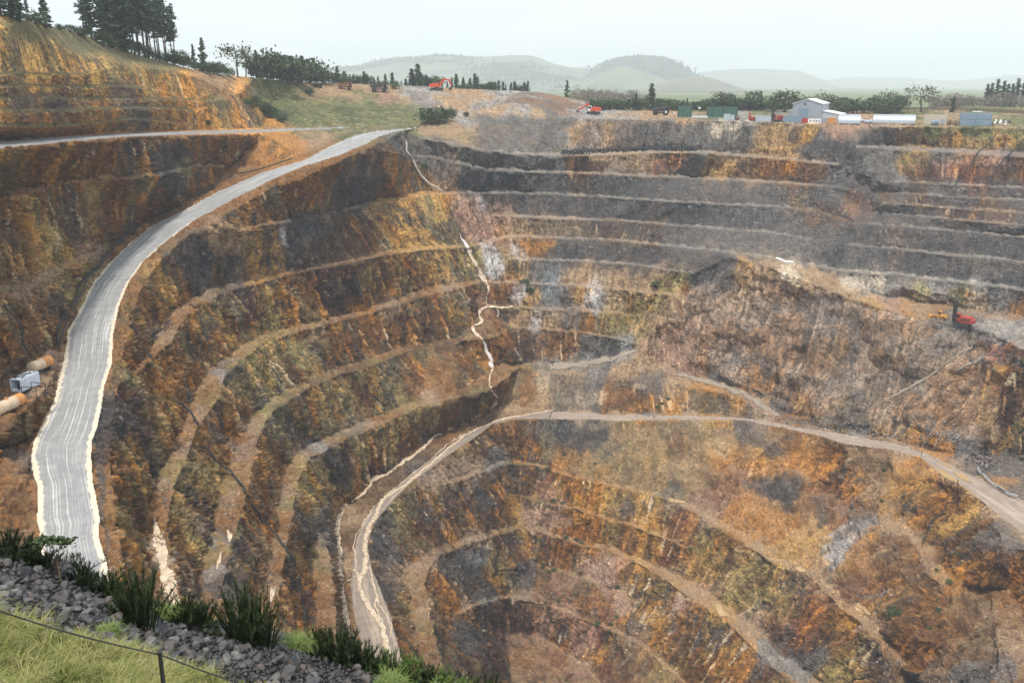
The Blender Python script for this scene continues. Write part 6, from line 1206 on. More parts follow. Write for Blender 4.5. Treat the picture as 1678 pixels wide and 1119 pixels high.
def stone_mat(name, cols, sc=3.0):
    m, nt, b = new_mat(name); L_ = nt.links.new; tc = nd_(nt, 'ShaderNodeTexCoord'); oi = nd_(nt, 'ShaderNodeObjectInfo'); ad = nd_(nt, 'ShaderNodeVectorMath', operation='ADD'); L_(tc.outputs['Object'], ad.inputs[0])
    cx = nd_(nt, 'ShaderNodeMath', operation='MULTIPLY'); cx.inputs[1].default_value = 37; L_(oi.outputs['Random'], cx.inputs[0]); L_(cx.outputs[0], ad.inputs[1])
    n = nd_(nt, 'ShaderNodeTexNoise'); n.inputs['Scale'].default_value = sc; n.inputs['Detail'].default_value = 8; n.inputs['Roughness'].default_value = .7; L_(ad.outputs[0], n.inputs['Vector'])
    base = ramp(nt, [(k / (len(cols) - 1), c) for k, c in enumerate(cols)], oi.outputs['Random']); sh = ramp(nt, [(.3, (.55, .55, .57)), (.55, (1, 1, 1)), (.75, (1.6, 1.55, 1.5))], n.outputs[0])
    L_(mixc(nt, base.outputs[0], sh.outputs[0], 1.0, 'MULTIPLY'), b.inputs['Base Color']); b.inputs['Roughness'].default_value = .42; b.inputs['Specular IOR Level'].default_value = .5
    bp = nd_(nt, 'ShaderNodeBump'); bp.inputs['Strength'].default_value = .6; bp.inputs['Distance'].default_value = .05; L_(n.outputs[0], bp.inputs['Height']); L_(bp.outputs[0], b.inputs['Normal']); return m
M_BLD = stone_mat('andesite', [(.026, .026, .029), (.072, .072, .075), (.040, .040, .044), (.135, .128, .12), (.056, .05, .049), (.10, .076, .062), (.033, .033, .037), (.18, .172, .16)])
BM = [boulder_mesh(s, 16 + s % 5, (.6, .72, .85)[s % 3]) for s in range(14)]
for b_ in BM: b_.materials.append(M_BLD)
tries = []
for k in range(9000):
    u = rng.uniform(-60, 800); t = rng.uniform(.386, .755)
    tries.append((u, t))
tries = np.array(tries); pb = fg_at(tries[:, 0], tries[:, 1]); us_, vs_ = sight(pb)
gap = ((us_ > 190) & (us_ < 275) & (vs_ < 1022)) | ((us_ > 275) & (us_ < 395) & (vs_ < 1024)) | ((us_ < 150) & (vs_ < 918))
ok = ~gap & (us_ > -40) & (us_ < 760) & (vs_ < 1165)
placed = []; cell = {}
for p, good, v in zip(pb, ok, vs_):
    if not good: continue
    r_ = float(np.clip(rng.lognormal(-1.55, .38), .09, .40)) * .60
    k = (int(p[0] / .5), int(p[1] / .5)); bad = False
    for a in (-1, 0, 1):
        for b in (-1, 0, 1):
            for q, rq in cell.get((k[0] + a, k[1] + b), ()):
                if (p[0] - q[0]) ** 2 + (p[1] - q[1]) ** 2 < (.70 * (r_ + rq)) ** 2: bad = True; break
            if bad: break
        if bad: break
    if bad: continue
    cell.setdefault(k, []).append((p, r_)); placed.append((r_ / np.linalg.norm(p), p, r_, v))
inv = [q for q in placed if q[3] < 1135]; inv.sort(key=lambda q: -q[0]); rest = inv[290:] + [q for q in placed if q[3] >= 1135]
print('boulders', len(inv), len(rest))
for k, (_, p, r_, v) in enumerate(inv[:290]):
    o = bpy.data.objects.new('boulder', BM[k % 14]); COL.objects.link(o); o.location = (p[0], p[1], p[2] + r_ * .35); o.rotation_euler = (rng.uniform(-.5, .5), rng.uniform(-.5, .5), rng.random() * 6.28)
    s = r_ * 2.3; o.scale = (s * rng.uniform(.9, 1.25), s * rng.uniform(.85, 1.1), s * rng.uniform(.75, 1.05))
    uu = float(sight(p)[0]); tag(o, 'dark grey boulder in the near rubble bank, left of the big dark shrub' if uu < 235 else 'dark grey boulder in the near rubble bank, right of the big dark shrub', 'boulder', 'boulders of the left rubble bank' if uu < 235 else 'boulders of the right rubble bank')
def stones(name, pts, radii, m, label, seed=5, nv=10):
    """one mesh of many loose stones"""
    r = np.random.default_rng(seed); protos = []
    for s in range(8):
        me = boulder_mesh(900 + s, nv, .75, 0); bm = bmesh.new(); bm.from_mesh(me); bmesh.ops.triangulate(bm, faces=bm.faces[:]); bm.verts.ensure_lookup_table(); bm.verts.index_update()
        protos.append((np.array([v.co[:] for v in bm.verts]), np.array([[v.index for v in f.verts] for f in bm.faces]))); bm.free()
    VV_, FF_ = [], []; o = 0
    which = r.integers(0, 8, len(pts)); ang = r.random(len(pts)) * 6.283; til = r.uniform(-.6, .6, len(pts))
    for w_ in range(8):
        sel = np.where(which == w_)[0]
        if not len(sel): continue
        v, f = protos[w_]; c, s = np.cos(ang[sel]), np.sin(ang[sel]); ct, st = np.cos(til[sel]), np.sin(til[sel])
        x = v[None, :, 0] * ct[:, None] - v[None, :, 2] * st[:, None]; z = v[None, :, 0] * st[:, None] + v[None, :, 2] * ct[:, None]; y = np.repeat(v[None, :, 1], len(sel), 0)
        X = np.stack([x * c[:, None] - y * s[:, None], x * s[:, None] + y * c[:, None], z], -1) * (radii[sel] * 2)[:, None, None] + pts[sel][:, None]
        VV_.append(X.reshape(-1, 3)); FF_.append((f[None] + (np.arange(len(sel)) * len(v))[:, None, None]).reshape(-1, 3) + o); o += X.shape[0] * X.shape[1]
    ob = link(name, np_mesh(name, np.concatenate(VV_), np.concatenate(FF_)), m); return tag(ob, label, kind='stuff')
def isl_mat(name, cols, rough=.8):
    m, nt, b = new_mat(name); g = nd_(nt, 'ShaderNodeNewGeometry'); r = ramp(nt, [(k / (len(cols) - 1), c) for k, c in enumerate(cols)], g.outputs['Random Per Island']); nt.links.new(r.outputs[0], b.inputs['Base Color']); b.inputs['Roughness'].default_value = rough
    return m
M_ST1 = isl_mat('bank_stones', [(.015, .015, .017), (.05, .05, .053), (.025, .025, .028), (.09, .085, .08), (.02, .02, .023)], .6)
rp = np.array([q[1] for q in rest]); rr_ = np.array([q[2] for q in rest]); e_ = rng.random((2600, 2)); eu = -60 + 860 * e_[:, 0]; et = .384 + .371 * e_[:, 1]; ep = fg_at(eu, et); eu2, ev2 = sight(ep)
kk_ = ~(((eu2 > 205) & (eu2 < 265) & (ev2 < 1015)) | ((eu2 > 285) & (eu2 < 385) & (ev2 < 1020))) ; ep = ep[kk_]
stones('rubble', np.concatenate([rp + np.array([0, 0, .06]), ep]), np.concatenate([rr_, rng.uniform(.05, .14, len(ep))]), M_ST1, 'small dark stones filling the near rubble bank', 3)
# ------------------------------------------------------------------ shrubs along the brink
def shrub(u, v, wpx, hpx, label, mat='broom', n=1, group=None, lean=.75, sparse=1.0):
    p, t = fg_uv(u, min(v, 1150)); s = mpp(p); w_ = wpx * s; h = hpx * s * (1.0 if hpx > 75 else .82); sparse = sparse * .75; r = np.random.default_rng(int(u * 7 + v)); k = max(8, int(60 * sparse * w_ * 1.1))
    o = thing('shrub', label, 'shrub', p, 0, group)
    base = np.stack([r.normal(size=k) * w_ * .20, r.normal(size=k) * w_ * .16, r.uniform(-.1, .05, k)], 1)
    hh = h * (1.08 - .55 * np.minimum(1, np.hypot(base[:, 0], base[:, 1]) / (w_ * .42)) ** 2) * r.uniform(.6, 1.1, k)
    stems = []; m = MB()
    for b, q in zip(base, hh):
        out = np.array([b[0], b[1], 0]) * 1.3 + np.concatenate([r.normal(size=2) * .16 * q, [0]]); tip = b + out * lean + np.array([0, 0, q]); mid = b + out * lean * .35 + np.array([0, 0, q * .55]); stems.append((b, mid, tip))
        m.tube([b, mid, tip], [.018, .012, .004], 4, 0, False)
    m.obj('stem', LEAF['broom'], o)
    nl = 46; T = r.random((k, nl)) ** .6; A_ = np.array([q[0] for q in stems])[:, None]; B_ = np.array([q[1] for q in stems])[:, None]; C_ = np.array([q[2] for q in stems])[:, None]
    t_ = T[..., None]; c = (1-t_)**2 * A_ + 2*t_*(1-t_) * B_ + t_**2 * C_; c = c.reshape(-1, 3); N_ = len(c)
    a = r.random(N_) * 6.283; ln = r.uniform(.10, .26, N_) * min(1.0, .5 + h * .35); d = np.stack([np.cos(a) * .5, np.sin(a) * .5, r.uniform(.5, 1.1, N_)], 1) * ln[:, None]; sd = np.stack([-np.sin(a), np.cos(a), 0 * a], 1) * .011
    V = np.stack([c - sd, c + sd, c + d + sd * .3, c + d - sd * .3], 1).reshape(-1, 3); link('foliage', np_mesh('foliage', V, np.arange(4 * N_).reshape(N_, 4)), LEAF[mat], o); return o
for u, v, w_, h, lab in ((8, 912, 70, 34, 'dark tufted shrub at the left edge of the brink'), (45, 922, 50, 40, 'dark tufted shrub second from the left edge of the brink'), (72, 932, 36, 26, 'low dark shrub left of the thin sapling'), (112, 950, 60, 40, 'bright tufted shrub under the thin sapling'), (133, 962, 30, 44, 'pointed dark shrub right of the thin sapling'),
    (160, 972, 44, 30, 'low dark shrub at the foot of the haul road'), (190, 985, 40, 46, 'dark shrub on the edge right of the haul road foot'), (232, 1030, 62, 88, 'big dark upright shrub standing in the gap of the rubble bank'), (218, 1022, 40, 60, 'narrow dark shrub touching the big upright one'), (300, 1026, 56, 52, 'medium dark shrub between the two big ones'), (328, 1028, 40, 40, 'low dark shrub right of the medium one'),
    (400, 1052, 66, 84, 'largest dark shrub in the middle of the brink'), (428, 1056, 60, 80, 'right half neighbour of the largest dark shrub'), (552, 1086, 60, 66, 'dark shrub left of the ramp foot'), (585, 1096, 50, 56, 'dark shrub directly below the ramp foot'), (525, 1074, 40, 56, 'tall narrow shrub between pale tussock and ramp foot')):
    shrub(u, v, w_, h, lab)
for u, v, w_, h, lab in ((640, 1116, 56, 52, 'green shrub right of the ramp foot'), (668, 1124, 50, 58, 'second green shrub right of the ramp foot'), (700, 1136, 50, 50, 'third green shrub right of the ramp foot'), (732, 1146, 50, 52, 'green shrub at the bottom edge, fourth right of the ramp foot'), (765, 1155, 50, 46, 'green shrub at the bottom edge, fifth right of the ramp foot'), (800, 1166, 50, 42, 'last green shrub at the bottom edge'), (610, 1104, 44, 40, 'low green shrub touching the ramp foot')):
    shrub(u, v, w_, h, lab, 'fresh' if u in (640, 668, 732) else 'broom')
# pale drooping tussocks
for u, v, w_, h, lab in ((492, 1068, 50, 44, 'pale green drooping tussock beside the largest shrub'), (272, 1014, 40, 30, 'bright green tussock in the gap beside the big upright shrub'), (178, 1043, 30, 26, 'grass clump at the lower end of the left rubble bank'), (640, 1128, 60, 34, 'pale grass clump among the green shrubs'), (720, 1150, 60, 34, 'pale grass clump at the bottom edge')):
    p, t = fg_uv(u, min(v, 1150)); s = mpp(p); k = 260; q = np.array([[0, 0, 0]]) + np.concatenate([rng.normal(size=(k, 2)) * w_ * s * .14, np.zeros((k, 1))], 1)
    V, F = blades(q, 5, rng.uniform(.7, 1.1, k) * h * s, .9, .009, int(u), 1.2); o = link('tussock', np_mesh('tussock', V, F), grass_mat('tussock_%d' % u, [(.06, .11, .018), (.13, .19, .04), (.24, .28, .09)])); o.location = p; tag(o, lab, 'grass clump')
# thin sapling and dry stalks
p, t = fg_uv(95, 948); s = mpp(p); o = thing('sapling', 'thin flat-topped sapling in front of the haul road', 'tree', p); m = MB()
for k in range(5):
    a = -.9 + k * .45; m.tube([(0, 0, 0), (.12 * a, 0, 30 * s), (a * 17 * s, .1 * (k % 2), 50 * s), (a * 24 * s, .1, 60 * s)], [.014, .012, .009, .004], 5)
m.obj('stem', BARK, o); cs = np.concatenate([np.array([(a * 20 * s, 0, (58 + 3 * (1 - abs(a))) * s)]) + rng.normal(size=(60, 3)) * np.array([6 * s, .12, 1.6 * s]) for a in np.linspace(-1, 1, 6)]); V, F = quads(cs, rng.uniform(.05, .10, len(cs)), .5); link('foliage', np_mesh('foliage', V, F), LEAF['broad'], o)
for k, (u, v, h, ln) in enumerate(((101, 954, 32, -.1), (257, 1033, 56, -.35), (500, 1066, 30, 0))):
    p, t = fg_uv(u, v); s = mpp(p); m = MB(); m.tube([(0, 0, 0), (ln * h * s * .6, 0, h * s)], [.02, .012], 5); o = m.obj('dry_stalk', PT['timber']); o.location = p; tag(o, ('pale dry stalk beside the thin sapling', 'long pale stalk leaning against the big upright shrub', 'pale stalk under the drooping tussock')[k], 'stalk')
# wire fence
t = thing('wire_fence', 'low wire fence with a dark post along the near grass edge', 'fence', Vector((0, 0, 0)))
fence = [(-300, 1060), (-75, 972), (262, 1070), (520, 1150), (760, 1225)]; tops = []
for k, (u, v) in enumerate(fence):
    x, f, d = ray(u, v); r_ = np.interp(u, [-420, 262, 1000], [17.2, 17.6, 18]); q = Vector(map(float, rays_r(np.array([u]), np.array([v]), np.array([r_]))[0])); tops.append(q)
gz = []
for q in tops:
    uu, _ = sight(np.array(q)); r_ = q.xy.length; tq = np.linspace(.17, .45, 200); g = fg_at(np.full(200, uu), tq); k = int(np.argmin(np.abs(np.hypot(g[:, 0], g[:, 1]) - r_))); gz.append(float(g[k, 2]))
for q, z in zip(tops, gz):
    hh = max(q.z - z, .6) + .02; m = MB(); m.tube([(q.x, q.y, z - .4), (q.x, q.y, z + hh)], .045, 8); m.tube([(q.x, q.y, z + hh), (q.x, q.y, z + hh + .02)], .055, 8); m.obj('post', PT['dark_steel'], t)
for dz in (-.03,):
    m = MB()
    for a, b in zip(tops, tops[1:]):
        m.tube([a.lerp(b, k / 8) + Vector((0, 0, dz - .10 * math.sin(math.pi * k / 8))) for k in range(9)], .010 if dz < -.1 else .016, 5, 0, False)
    m.obj('wire', PT['dark_steel'], t)
tick('foreground')
# ------------------------------------------------------------------ loose rock in the pit
M_ST2 = isl_mat('grey_scree', [(.07, .068, .07), (.13, .125, .12), (.20, .19, .185), (.10, .09, .085), (.30, .29, .275), (.15, .13, .115)]); M_ST3 = isl_mat('brown_scree', [(.16, .085, .05), (.27, .16, .10), (.13, .08, .06), (.34, .24, .17), (.22, .13, .08), (.42, .34, .26)])
prob = (TW['grey'] * 1.2 + TW['slate'] * .7 + TW['lgrey'] * .5) * (1 - M_flat) * (VV > 195) * (UU > -60) * (UU < 1740) * (.25 + 1.2 * sm(FE, .4, .8)) * (UU > 640)
w_ = (prob / prob.sum()).reshape(-1); ii = rng.choice(len(w_), 20000, p=w_, replace=False); pts = P.reshape(-1, 3)[ii]; rg = rngN.reshape(-1)[ii]
stones('grey_scree', pts + np.array([0, 0, .1]), rng.lognormal(-1.15, .45, len(ii)).clip(.12, 1.1) * .8, M_ST2, 'grey broken rock scattered over the dumps', 7, 8)
prob = (TW['red'] + TW['rust'] * .5 + TW['brown'] * .5 + TW['dust'] + TW['tan'] * .6) * (1 - M_flat) * (VV > 230) * (UU > 150) * (UU < 1740) * (.15 + 1.3 * sm(FD, .5, .85)) * (.12 + 1.6 * M_floor + .5 * (1 - steep)) 
w_ = (prob / prob.sum()).reshape(-1); ii = rng.choice(len(w_), 17000, p=w_, replace=False); pts = P.reshape(-1, 3)[ii]
stones('brown_scree', pts + np.array([0, 0, .08]), rng.lognormal(-1.30, .5, len(ii)).clip(.1, 1.1) * .8, M_ST3, 'brown broken rock on benches and slopes', 8, 8)
# heaps: (centre sight, spread, count, size)
hp, hr = [], []
for u, v, su_, sv_, n, sz in ((1360, 700, 50, 9, 260, .9), (1300, 690, 25, 7, 120, .8), (1240, 645, 30, 6, 120, .7), (1200, 622, 40, 6, 140, .7), (1215, 595, 28, 8, 120, .7), (1460, 712, 40, 8, 130, .7), (1500, 690, 40, 9, 110, .8), (1550, 715, 30, 9, 130, .9), (1640, 590, 30, 14, 160, .9), (1600, 585, 25, 9, 90, .8), (1175, 465, 14, 14, 150, .8), (1165, 480, 10, 8, 80, .8), (1390, 830, 25, 12, 120, .7), (1430, 970, 28, 10, 170, .7), (1440, 1090, 45, 10, 120, .7), (1060, 678, 14, 3, 60, .8), (1270, 505, 18, 6, 50, .8), (1370, 545, 25, 8, 100, .7), (1130, 380, 80, 10, 160, .7), (1340, 330, 50, 26, 300, .9), (1280, 400, 40, 16, 200, .8), (1380, 300, 30, 12, 120, .8), (400, 955, 14, 16, 60, .35), (440, 945, 10, 14, 50, .35), (270, 820, 8, 10, 40, .35), (390, 740, 8, 12, 40, .4)):
    uu = rng.normal(u, su_ * .6, n); vv = rng.normal(v, sv_ * .6, n) + (uu - u) * .12; hp.append(grid_at(uu, vv)); hr.append(rng.lognormal(0, .4, n).clip(.4, 2.2) * sz * .55)
stones('rock_debris', np.concatenate(hp) + np.array([0, 0, .15]), np.concatenate(hr), M_ST2, 'fallen rock in heaps at the feet of the slopes', 9, 10)
hb = [boulder_mesh(400 + s, 14, .8, .04) for s in range(6)]; M_HB = stone_mat('heap_rock', [(.16, .12, .11), (.24, .19, .17), (.12, .10, .10), (.30, .26, .24), (.20, .14, .12)], 2.0)
for b_ in hb: b_.materials.append(M_HB)
for k in range(44):
    u = rng.normal(1611, 11.5); v = rng.normal(762, 7.5) + (u - 1611) * .12; p = at(float(u), float(np.clip(v, 744, 776))); f_ = max(0, 1 - ((u - 1611) / 24) ** 2 - ((v - 762) / 17) ** 2)
    o = bpy.data.objects.new('boulder', hb[k % 6]); COL.objects.link(o); o.location = p + Vector((0, 0, .5 + f_ * 3.0 * rng.random())); o.rotation_euler = rng.random(3) * 6.28; s = float(rng.uniform(1.1, 2.3)); o.scale = (s * 1.2, s, s * .9)
    tag(o, 'brownish boulder in the heap beside the ramp at the right', 'boulder', 'boulders of the heap beside the ramp')
tick('rock')
# ------------------------------------------------------------------ water
def water_mat(name, c, c2, rough=.25):
    m, nt, b = new_mat(name); g = nd_(nt, 'ShaderNodeNewGeometry'); n = nd_(nt, 'ShaderNodeTexNoise'); n.inputs['Scale'].default_value = .8; n.inputs['Detail'].default_value = 5; nt.links.new(g.outputs['Position'], n.inputs['Vector']); r = ramp(nt, [(.35, c2), (.6, c)], n.outputs[0]); nt.links.new(r.outputs[0], b.inputs['Base Color']); b.inputs['Roughness'].default_value = rough; return m
M_MILK = water_mat('silty_water', (.62, .50, .36), (.40, .29, .19), .3); M_FALL = water_mat('white_water', (.70, .66, .64), (.42, .36, .33), .4); M_YEL = water_mat('ochre_water', (.46, .31, .15), (.36, .24, .12), .2); M_CREAM = water_mat('cream_water', (.60, .49, .35), (.47, .35, .23), .25)
def stream(name, pts, w0, m, label, wob=.6, lift=.16, step=3.0, round_=False):
    """a runnel over the ground: ribbon draped on the surface, with ragged width and braided wobble"""
    a = np.array(pts, float); s = np.concatenate([[0], np.cumsum(np.hypot(*np.diff(a[:, :2], axis=0).T))]); n = max(6, int(s[-1] / step)); q = np.linspace(0, s[-1], n)
    u = np.interp(q, s, a[:, 0]); v = np.interp(q, s, a[:, 1]); ww = np.interp(q, s, a[:, 2]) if a.shape[1] > 2 else np.full(n, w0)
    ww = ww * np.sqrt(np.clip(1.02 - (2 * np.linspace(0, 1, n) - 1) ** 2, .2, 1)) if round_ else ww
    u = u + wob * (np.sin(q * .31 + u * .1) + .7 * np.sin(q * .73 + 2) + rng.normal(size=n) * .3)
    tu = np.gradient(u); tv = np.gradient(v); l = np.hypot(tu, tv) + 1e-6; nu_, nv_ = -tv / l, tu / l; R = []
    wl = ww * (.55 + .9 * rng.random(n)); wr = ww * (.55 + .9 * rng.random(n)); k = np.ones(3) / 3; wl = np.convolve(np.pad(wl, 1, mode='edge'), k, 'valid'); wr = np.convolve(np.pad(wr, 1, mode='edge'), k, 'valid')
    for f in (-1, -.5, 0, .5, 1):
        o = np.where(f < 0, f * wl, f * wr) * .5; g = grid_at(u + nu_ * o, v + nv_ * o) * (1 - .0007); g[:, 2] += lift * (1 - .35 * abs(f)); R.append(g)
    R = np.stack(R, 1); I = np.arange(n * 5).reshape(n, 5); F = np.stack([I[:-1, :-1], I[:-1, 1:], I[1:, 1:], I[1:, :-1]], -1).reshape(-1, 4); me = np_mesh(name, R.reshape(-1, 3), F, True)
    return tag(link(name, me, m), label, kind='structure')
stream('waterfall', [(752, 380, 1.5), (756, 390, 3), (762, 400, 5), (768, 407, 6)], 4, M_FALL, 'upper white fall')
stream('stream', [(768, 410, 6), (775, 425, 6), (784, 440, 5), (792, 455, 6), (797, 470, 7), (799, 484, 5)], 5, M_MILK, 'silty stream down the corner of the pit')
stream('stream', [(799, 486, 3), (796, 496, 4), (800, 500, 3), (788, 508, 4), (785, 518, 3.5), (791, 527, 4), (776, 534, 4), (773, 540, 3.5), (780, 549, 4), (792, 556, 4)], 4, M_MILK, 'winding silty stream on the benches', .4)
stream('waterfall', [(794, 558, 3.5), (800, 575, 4), (806, 594, 5), (808, 602, 4)], 4, M_FALL, 'lower white fall')
stream('stream', [(808, 603, 3), (803, 615, 2.5), (802, 632, 3), (806, 638, 3), (812, 650, 4.5), (814, 658, 4.5), (806, 668, 4)], 3, M_MILK, 'silty stream falling to the ramp', .4)
stream('stream', [(806, 668, 4), (797, 675, 3), (770, 688, 2.2), (748, 699, 2.2), (715, 712, 2.5), (703, 724, 3), (686, 739, 3), (660, 756, 4), (635, 775, 3.5), (608, 787, 5), (607, 797, 4), (586, 816, 4), (562, 830, 5), (556, 848, 6), (553, 868, 6), (557, 900, 6), (558, 933, 6), (562, 969, 6), (568, 1005, 6), (576, 1045, 6)], 4, M_MILK, 'silty stream along the foot of the west wall beside the ramp', .9)
stream('stream', [(905, 672, 1.5), (880, 677, 2), (850, 682, 2), (818, 688, 2.5), (790, 699, 2.5), (765, 712, 3), (740, 730, 3), (715, 752, 3.5), (690, 772, 3.5), (664, 795, 4), (635, 812, 3.5), (622, 826, 5), (618, 840, 6), (604, 865, 6), (598, 890, 7), (600, 915, 7), (596, 938, 9), (588, 950, 6), (592, 970, 6), (602, 990, 7), (616, 1010, 8), (626, 1025, 8), (632, 1050, 8), (640, 1090, 8)], 4, M_MILK, 'main silty runnel down the ramp', 1.0)
stream('stream', [(770, 706, 1), (735, 728, 1.2), (700, 757, 1.2), (655, 793, 1.3), (615, 828, 1.5), (600, 850, 1.6), (582, 880, 2), (579, 895, 2.2), (583, 915, 2), (582, 935, 2.5), (590, 950, 4)], 1.5, M_MILK, 'narrow silty runnel on the left of the ramp', .8)
stream('stream', [(735, 740, 1), (700, 768, 1.2), (670, 792, 1.2), (640, 818, 1.3)], 1.2, M_MILK, 'narrow silty runnel on the right of the ramp', .6)
stream('stream', [(600, 938, 3), (606, 925, 1.5), (611, 955, 3), (618, 975, 4), (620, 990, 3), (632, 1005, 2), (642, 1025, 2), (640, 1045, 2)], 3, M_MILK, 'braided silty runnel right of the main one', .7)
stream('stream', [(618, 975, 2), (614, 990, 3), (620, 1005, 2.5), (628, 1020, 2)], 2, M_MILK, 'short braid between the runnels', .7); stream('stream', [(563, 930, 1.5), (575, 932, 1.5), (590, 940, 2)], 1.5, M_MILK, 'thin braid crossing the ramp', .5); stream('stream', [(568, 950, 1), (580, 945, 1.2), (592, 942, 1)], 1.2, M_MILK, 'thin second braid crossing the ramp', .5)
stream('stream', [(800, 502, 2), (815, 503, 2.5), (840, 503, 1.2)], 2, M_MILK, 'pale seep on the bench right of the falls', .2); stream('stream', [(815, 507, 2), (818, 514, 2), (816, 520, 1.5)], 2, M_MILK, 'small seep under the bench', .2)
for pts, m, lab in (([(253, 846, 8), (256, 864, 11), (259, 880, 16), (263, 897, 21), (266, 912, 22), (269, 930, 14)], M_CREAM, 'upper cream puddle on the west bench'), ([(267, 918, 8), (271, 935, 22), (275, 952, 26), (280, 970, 20), (287, 992, 12), (292, 1010, 8)], M_CREAM, 'lower cream puddle on the west bench'), ([(372, 868, 4), (377, 878, 7), (376, 888, 4)], M_MILK, 'small pale puddle on the second west bench'), ([(362, 908, 4), (359, 922, 7), (355, 935, 4)], M_MILK, 'pale puddle lower on the second west bench'), ([(450, 958, 5), (447, 972, 9), (443, 985, 5)], M_MILK, 'pale puddle on the third west bench'),
    ([(1534, 767, 5), (1545, 775, 7), (1558, 784, 8), (1572, 790, 6)], M_YEL, 'long ochre puddle on the ramp edge'), ([(1560, 772, 4), (1575, 780, 7), (1592, 789, 5)], M_YEL, 'wide ochre puddle on the ramp'), ([(1540, 757, 3), (1552, 763, 4), (1560, 767, 2)], M_YEL, 'small ochre puddle on the ramp'),
    ([(1165, 988, 7), (1180, 999, 10), (1195, 1010, 8)], M_YEL, 'ochre puddle on the lower east bench'), ([(1304, 928, 4), (1313, 932, 5), (1320, 935, 3)], M_YEL, 'small ochre puddle on the east bench'), ([(1398, 988, 8), (1412, 998, 12), (1426, 1005, 8)], M_YEL, 'ochre puddle by the red rubble'), ([(1258, 909, 2), (1265, 912, 3), (1272, 914, 2)], M_YEL, 'tiny ochre puddle on the east bench'), ([(1095, 816, 4), (1108, 821, 6), (1122, 826, 5)], M_YEL, 'ochre patch of water at the head of the east bench')):
    stream('puddle', pts, 8, m, lab, .3, .10, 1.4, True)
M_TRK = water_mat('track_dust', (.31, .255, .195), (.24, .19, .145), .9)
for pts, lab in (([(1600, 557, 1.5), (1570, 578, 2.5), (1540, 598, 1.5), (1505, 622, 3), (1470, 645, 2.5), (1440, 661, 1.5), (1416, 673, 1)], 'pale dusty track running down the long slope below the drill rig'), ([(1624, 566, 2), (1590, 590, 3), (1560, 604, 2)], 'short pale dusty track near the platform edge'), ([(1110, 612, 4), (1150, 622, 6), (1200, 638, 7), (1240, 657, 7), (1275, 680, 6)], 'dusty dump road curving down to the ramp'), ([(900, 600, 8), (960, 596, 9), (1000, 588, 7), (1040, 574, 5)], 'upper part of the dusty dump road')):
    stream('track', pts, 4, M_TRK, lab, .8, .12)
stream('tarpaulin', [(1272, 422, 2.5), (1282, 426, 3.5), (1292, 428, 3), (1300, 430, 2.5)], 3, PT['white_paint'], None, .2, .25)
o = bpy.data.objects['tarpaulin']; del o['kind']; tag(o, 'white sheet lying on the far bench above the pale nose of rock', 'sheet')
stream('water', [(398, 1000, 2), (470, 372, 2)][:1] + [(459, 372, 2), (464, 385, 5), (470, 398, 5), (473, 402, 3)], 3, M_FALL, 'white seep', .2) if False else None
tick('water')
HAZE = 1.2e-4
# ------------------------------------------------------------------ light, air and camera
w = bpy.data.worlds.new('World'); scene.world = w; w.use_nodes = True; nt = w.node_tree
bg = nt.nodes['Background']; sk = nt.nodes.new('ShaderNodeTexSky'); sk.sky_type = 'NISHITA'; sk.sun_disc = False
SUN_EL, SUN_AZ = math.radians(69), math.radians(-158)           # azimuth from +Y towards +X
sk.sun_elevation = SUN_EL; sk.sun_rotation = SUN_AZ; sk.dust_density = 4; sk.air_density = 1.0; sk.altitude = 100
tc = nt.nodes.new('ShaderNodeTexCoord'); mp = nt.nodes.new('ShaderNodeMapping'); mp.inputs['Scale'].default_value = (1, 1, 3.2)
nz = nt.nodes.new('ShaderNodeTexNoise'); nz.inputs['Scale'].default_value = 1.6; nz.inputs['Detail'].default_value = 6; nz.inputs['Roughness'].default_value = .55
nt.links.new(tc.outputs['Generated'], mp.inputs[0]); nt.links.new(mp.outputs[0], nz.inputs['Vector'])
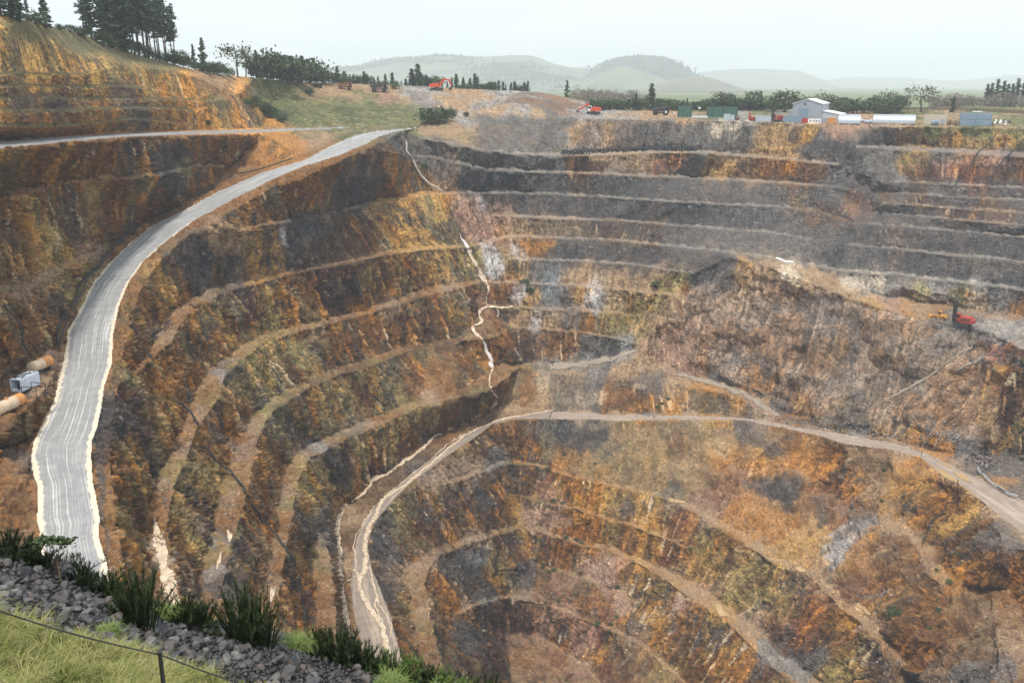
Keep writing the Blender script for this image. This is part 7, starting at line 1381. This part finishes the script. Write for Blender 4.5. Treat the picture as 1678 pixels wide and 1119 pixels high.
cl = ramp(nt, [(.3, (7.4, 8.5, 9.6)), (.7, (10.7, 11.0, 11.3))], nz.outputs[0])
mx = mixc(nt, sk.outputs[0], cl.outputs[0], .9)
nt.links.new(mx, bg.inputs[0]); bg.inputs[1].default_value = .095
sl = bpy.data.lights.new('sun', 'SUN'); sl.energy = 3.1; sl.angle = math.radians(6); sl.color = (1, .95, .87)
so = bpy.data.objects.new('sun', sl); COL.objects.link(so)
sd = Vector((math.sin(SUN_AZ) * math.cos(SUN_EL), math.cos(SUN_AZ) * math.cos(SUN_EL), math.sin(SUN_EL)))
so.rotation_euler = (-sd).to_track_quat('-Z', 'Y').to_euler(); so.location = sd * 300
cam = bpy.data.cameras.new('camera'); cam.lens = 36 * FOC / 1678; cam.sensor_width = 36; cam.clip_end = 40000; cam.clip_start = .2
co = bpy.data.objects.new('camera', cam); COL.objects.link(co); co.rotation_euler = (math.pi / 2 - PITCH, 0, 0); scene.camera = co
scene.view_settings.view_transform = 'Standard'; scene.view_settings.look = 'None'; scene.view_settings.gamma = 1; scene.view_settings.exposure = .28
scene.render.engine = 'CYCLES'; scene.cycles.use_denoising = True
scene.cycles.max_bounces = 6; scene.cycles.volume_bounces = 2
tick('done')
# haze: closed box round the site and the hills
bm = bmesh.new(); bmesh.ops.create_cube(bm, size=1.0); me = bpy.data.meshes.new('haze'); bm.to_mesh(me); bm.free()
hz_ = bpy.data.objects.new('haze', me); COL.objects.link(hz_); zlo, zhi = -252.0, 420.0
hz_.location = (0, 3500, (zlo + zhi) / 2); hz_.scale = (50000, 50000, zhi - zlo)
m = bpy.data.materials.new('haze'); m.use_nodes = True; nt = m.node_tree; nt.nodes.remove(nt.nodes['Principled BSDF']); pv = nt.nodes.new('ShaderNodeVolumePrincipled')
pv.inputs['Color'].default_value = (.89, .945, 1.0, 1); pv.inputs['Density'].default_value = HAZE; pv.inputs['Anisotropy'].default_value = .0
nt.links.new(pv.outputs[0], nt.nodes['Material Output'].inputs['Volume']); me.materials.append(m); tag(hz_, 'thin grey haze over the whole site', kind='stuff')
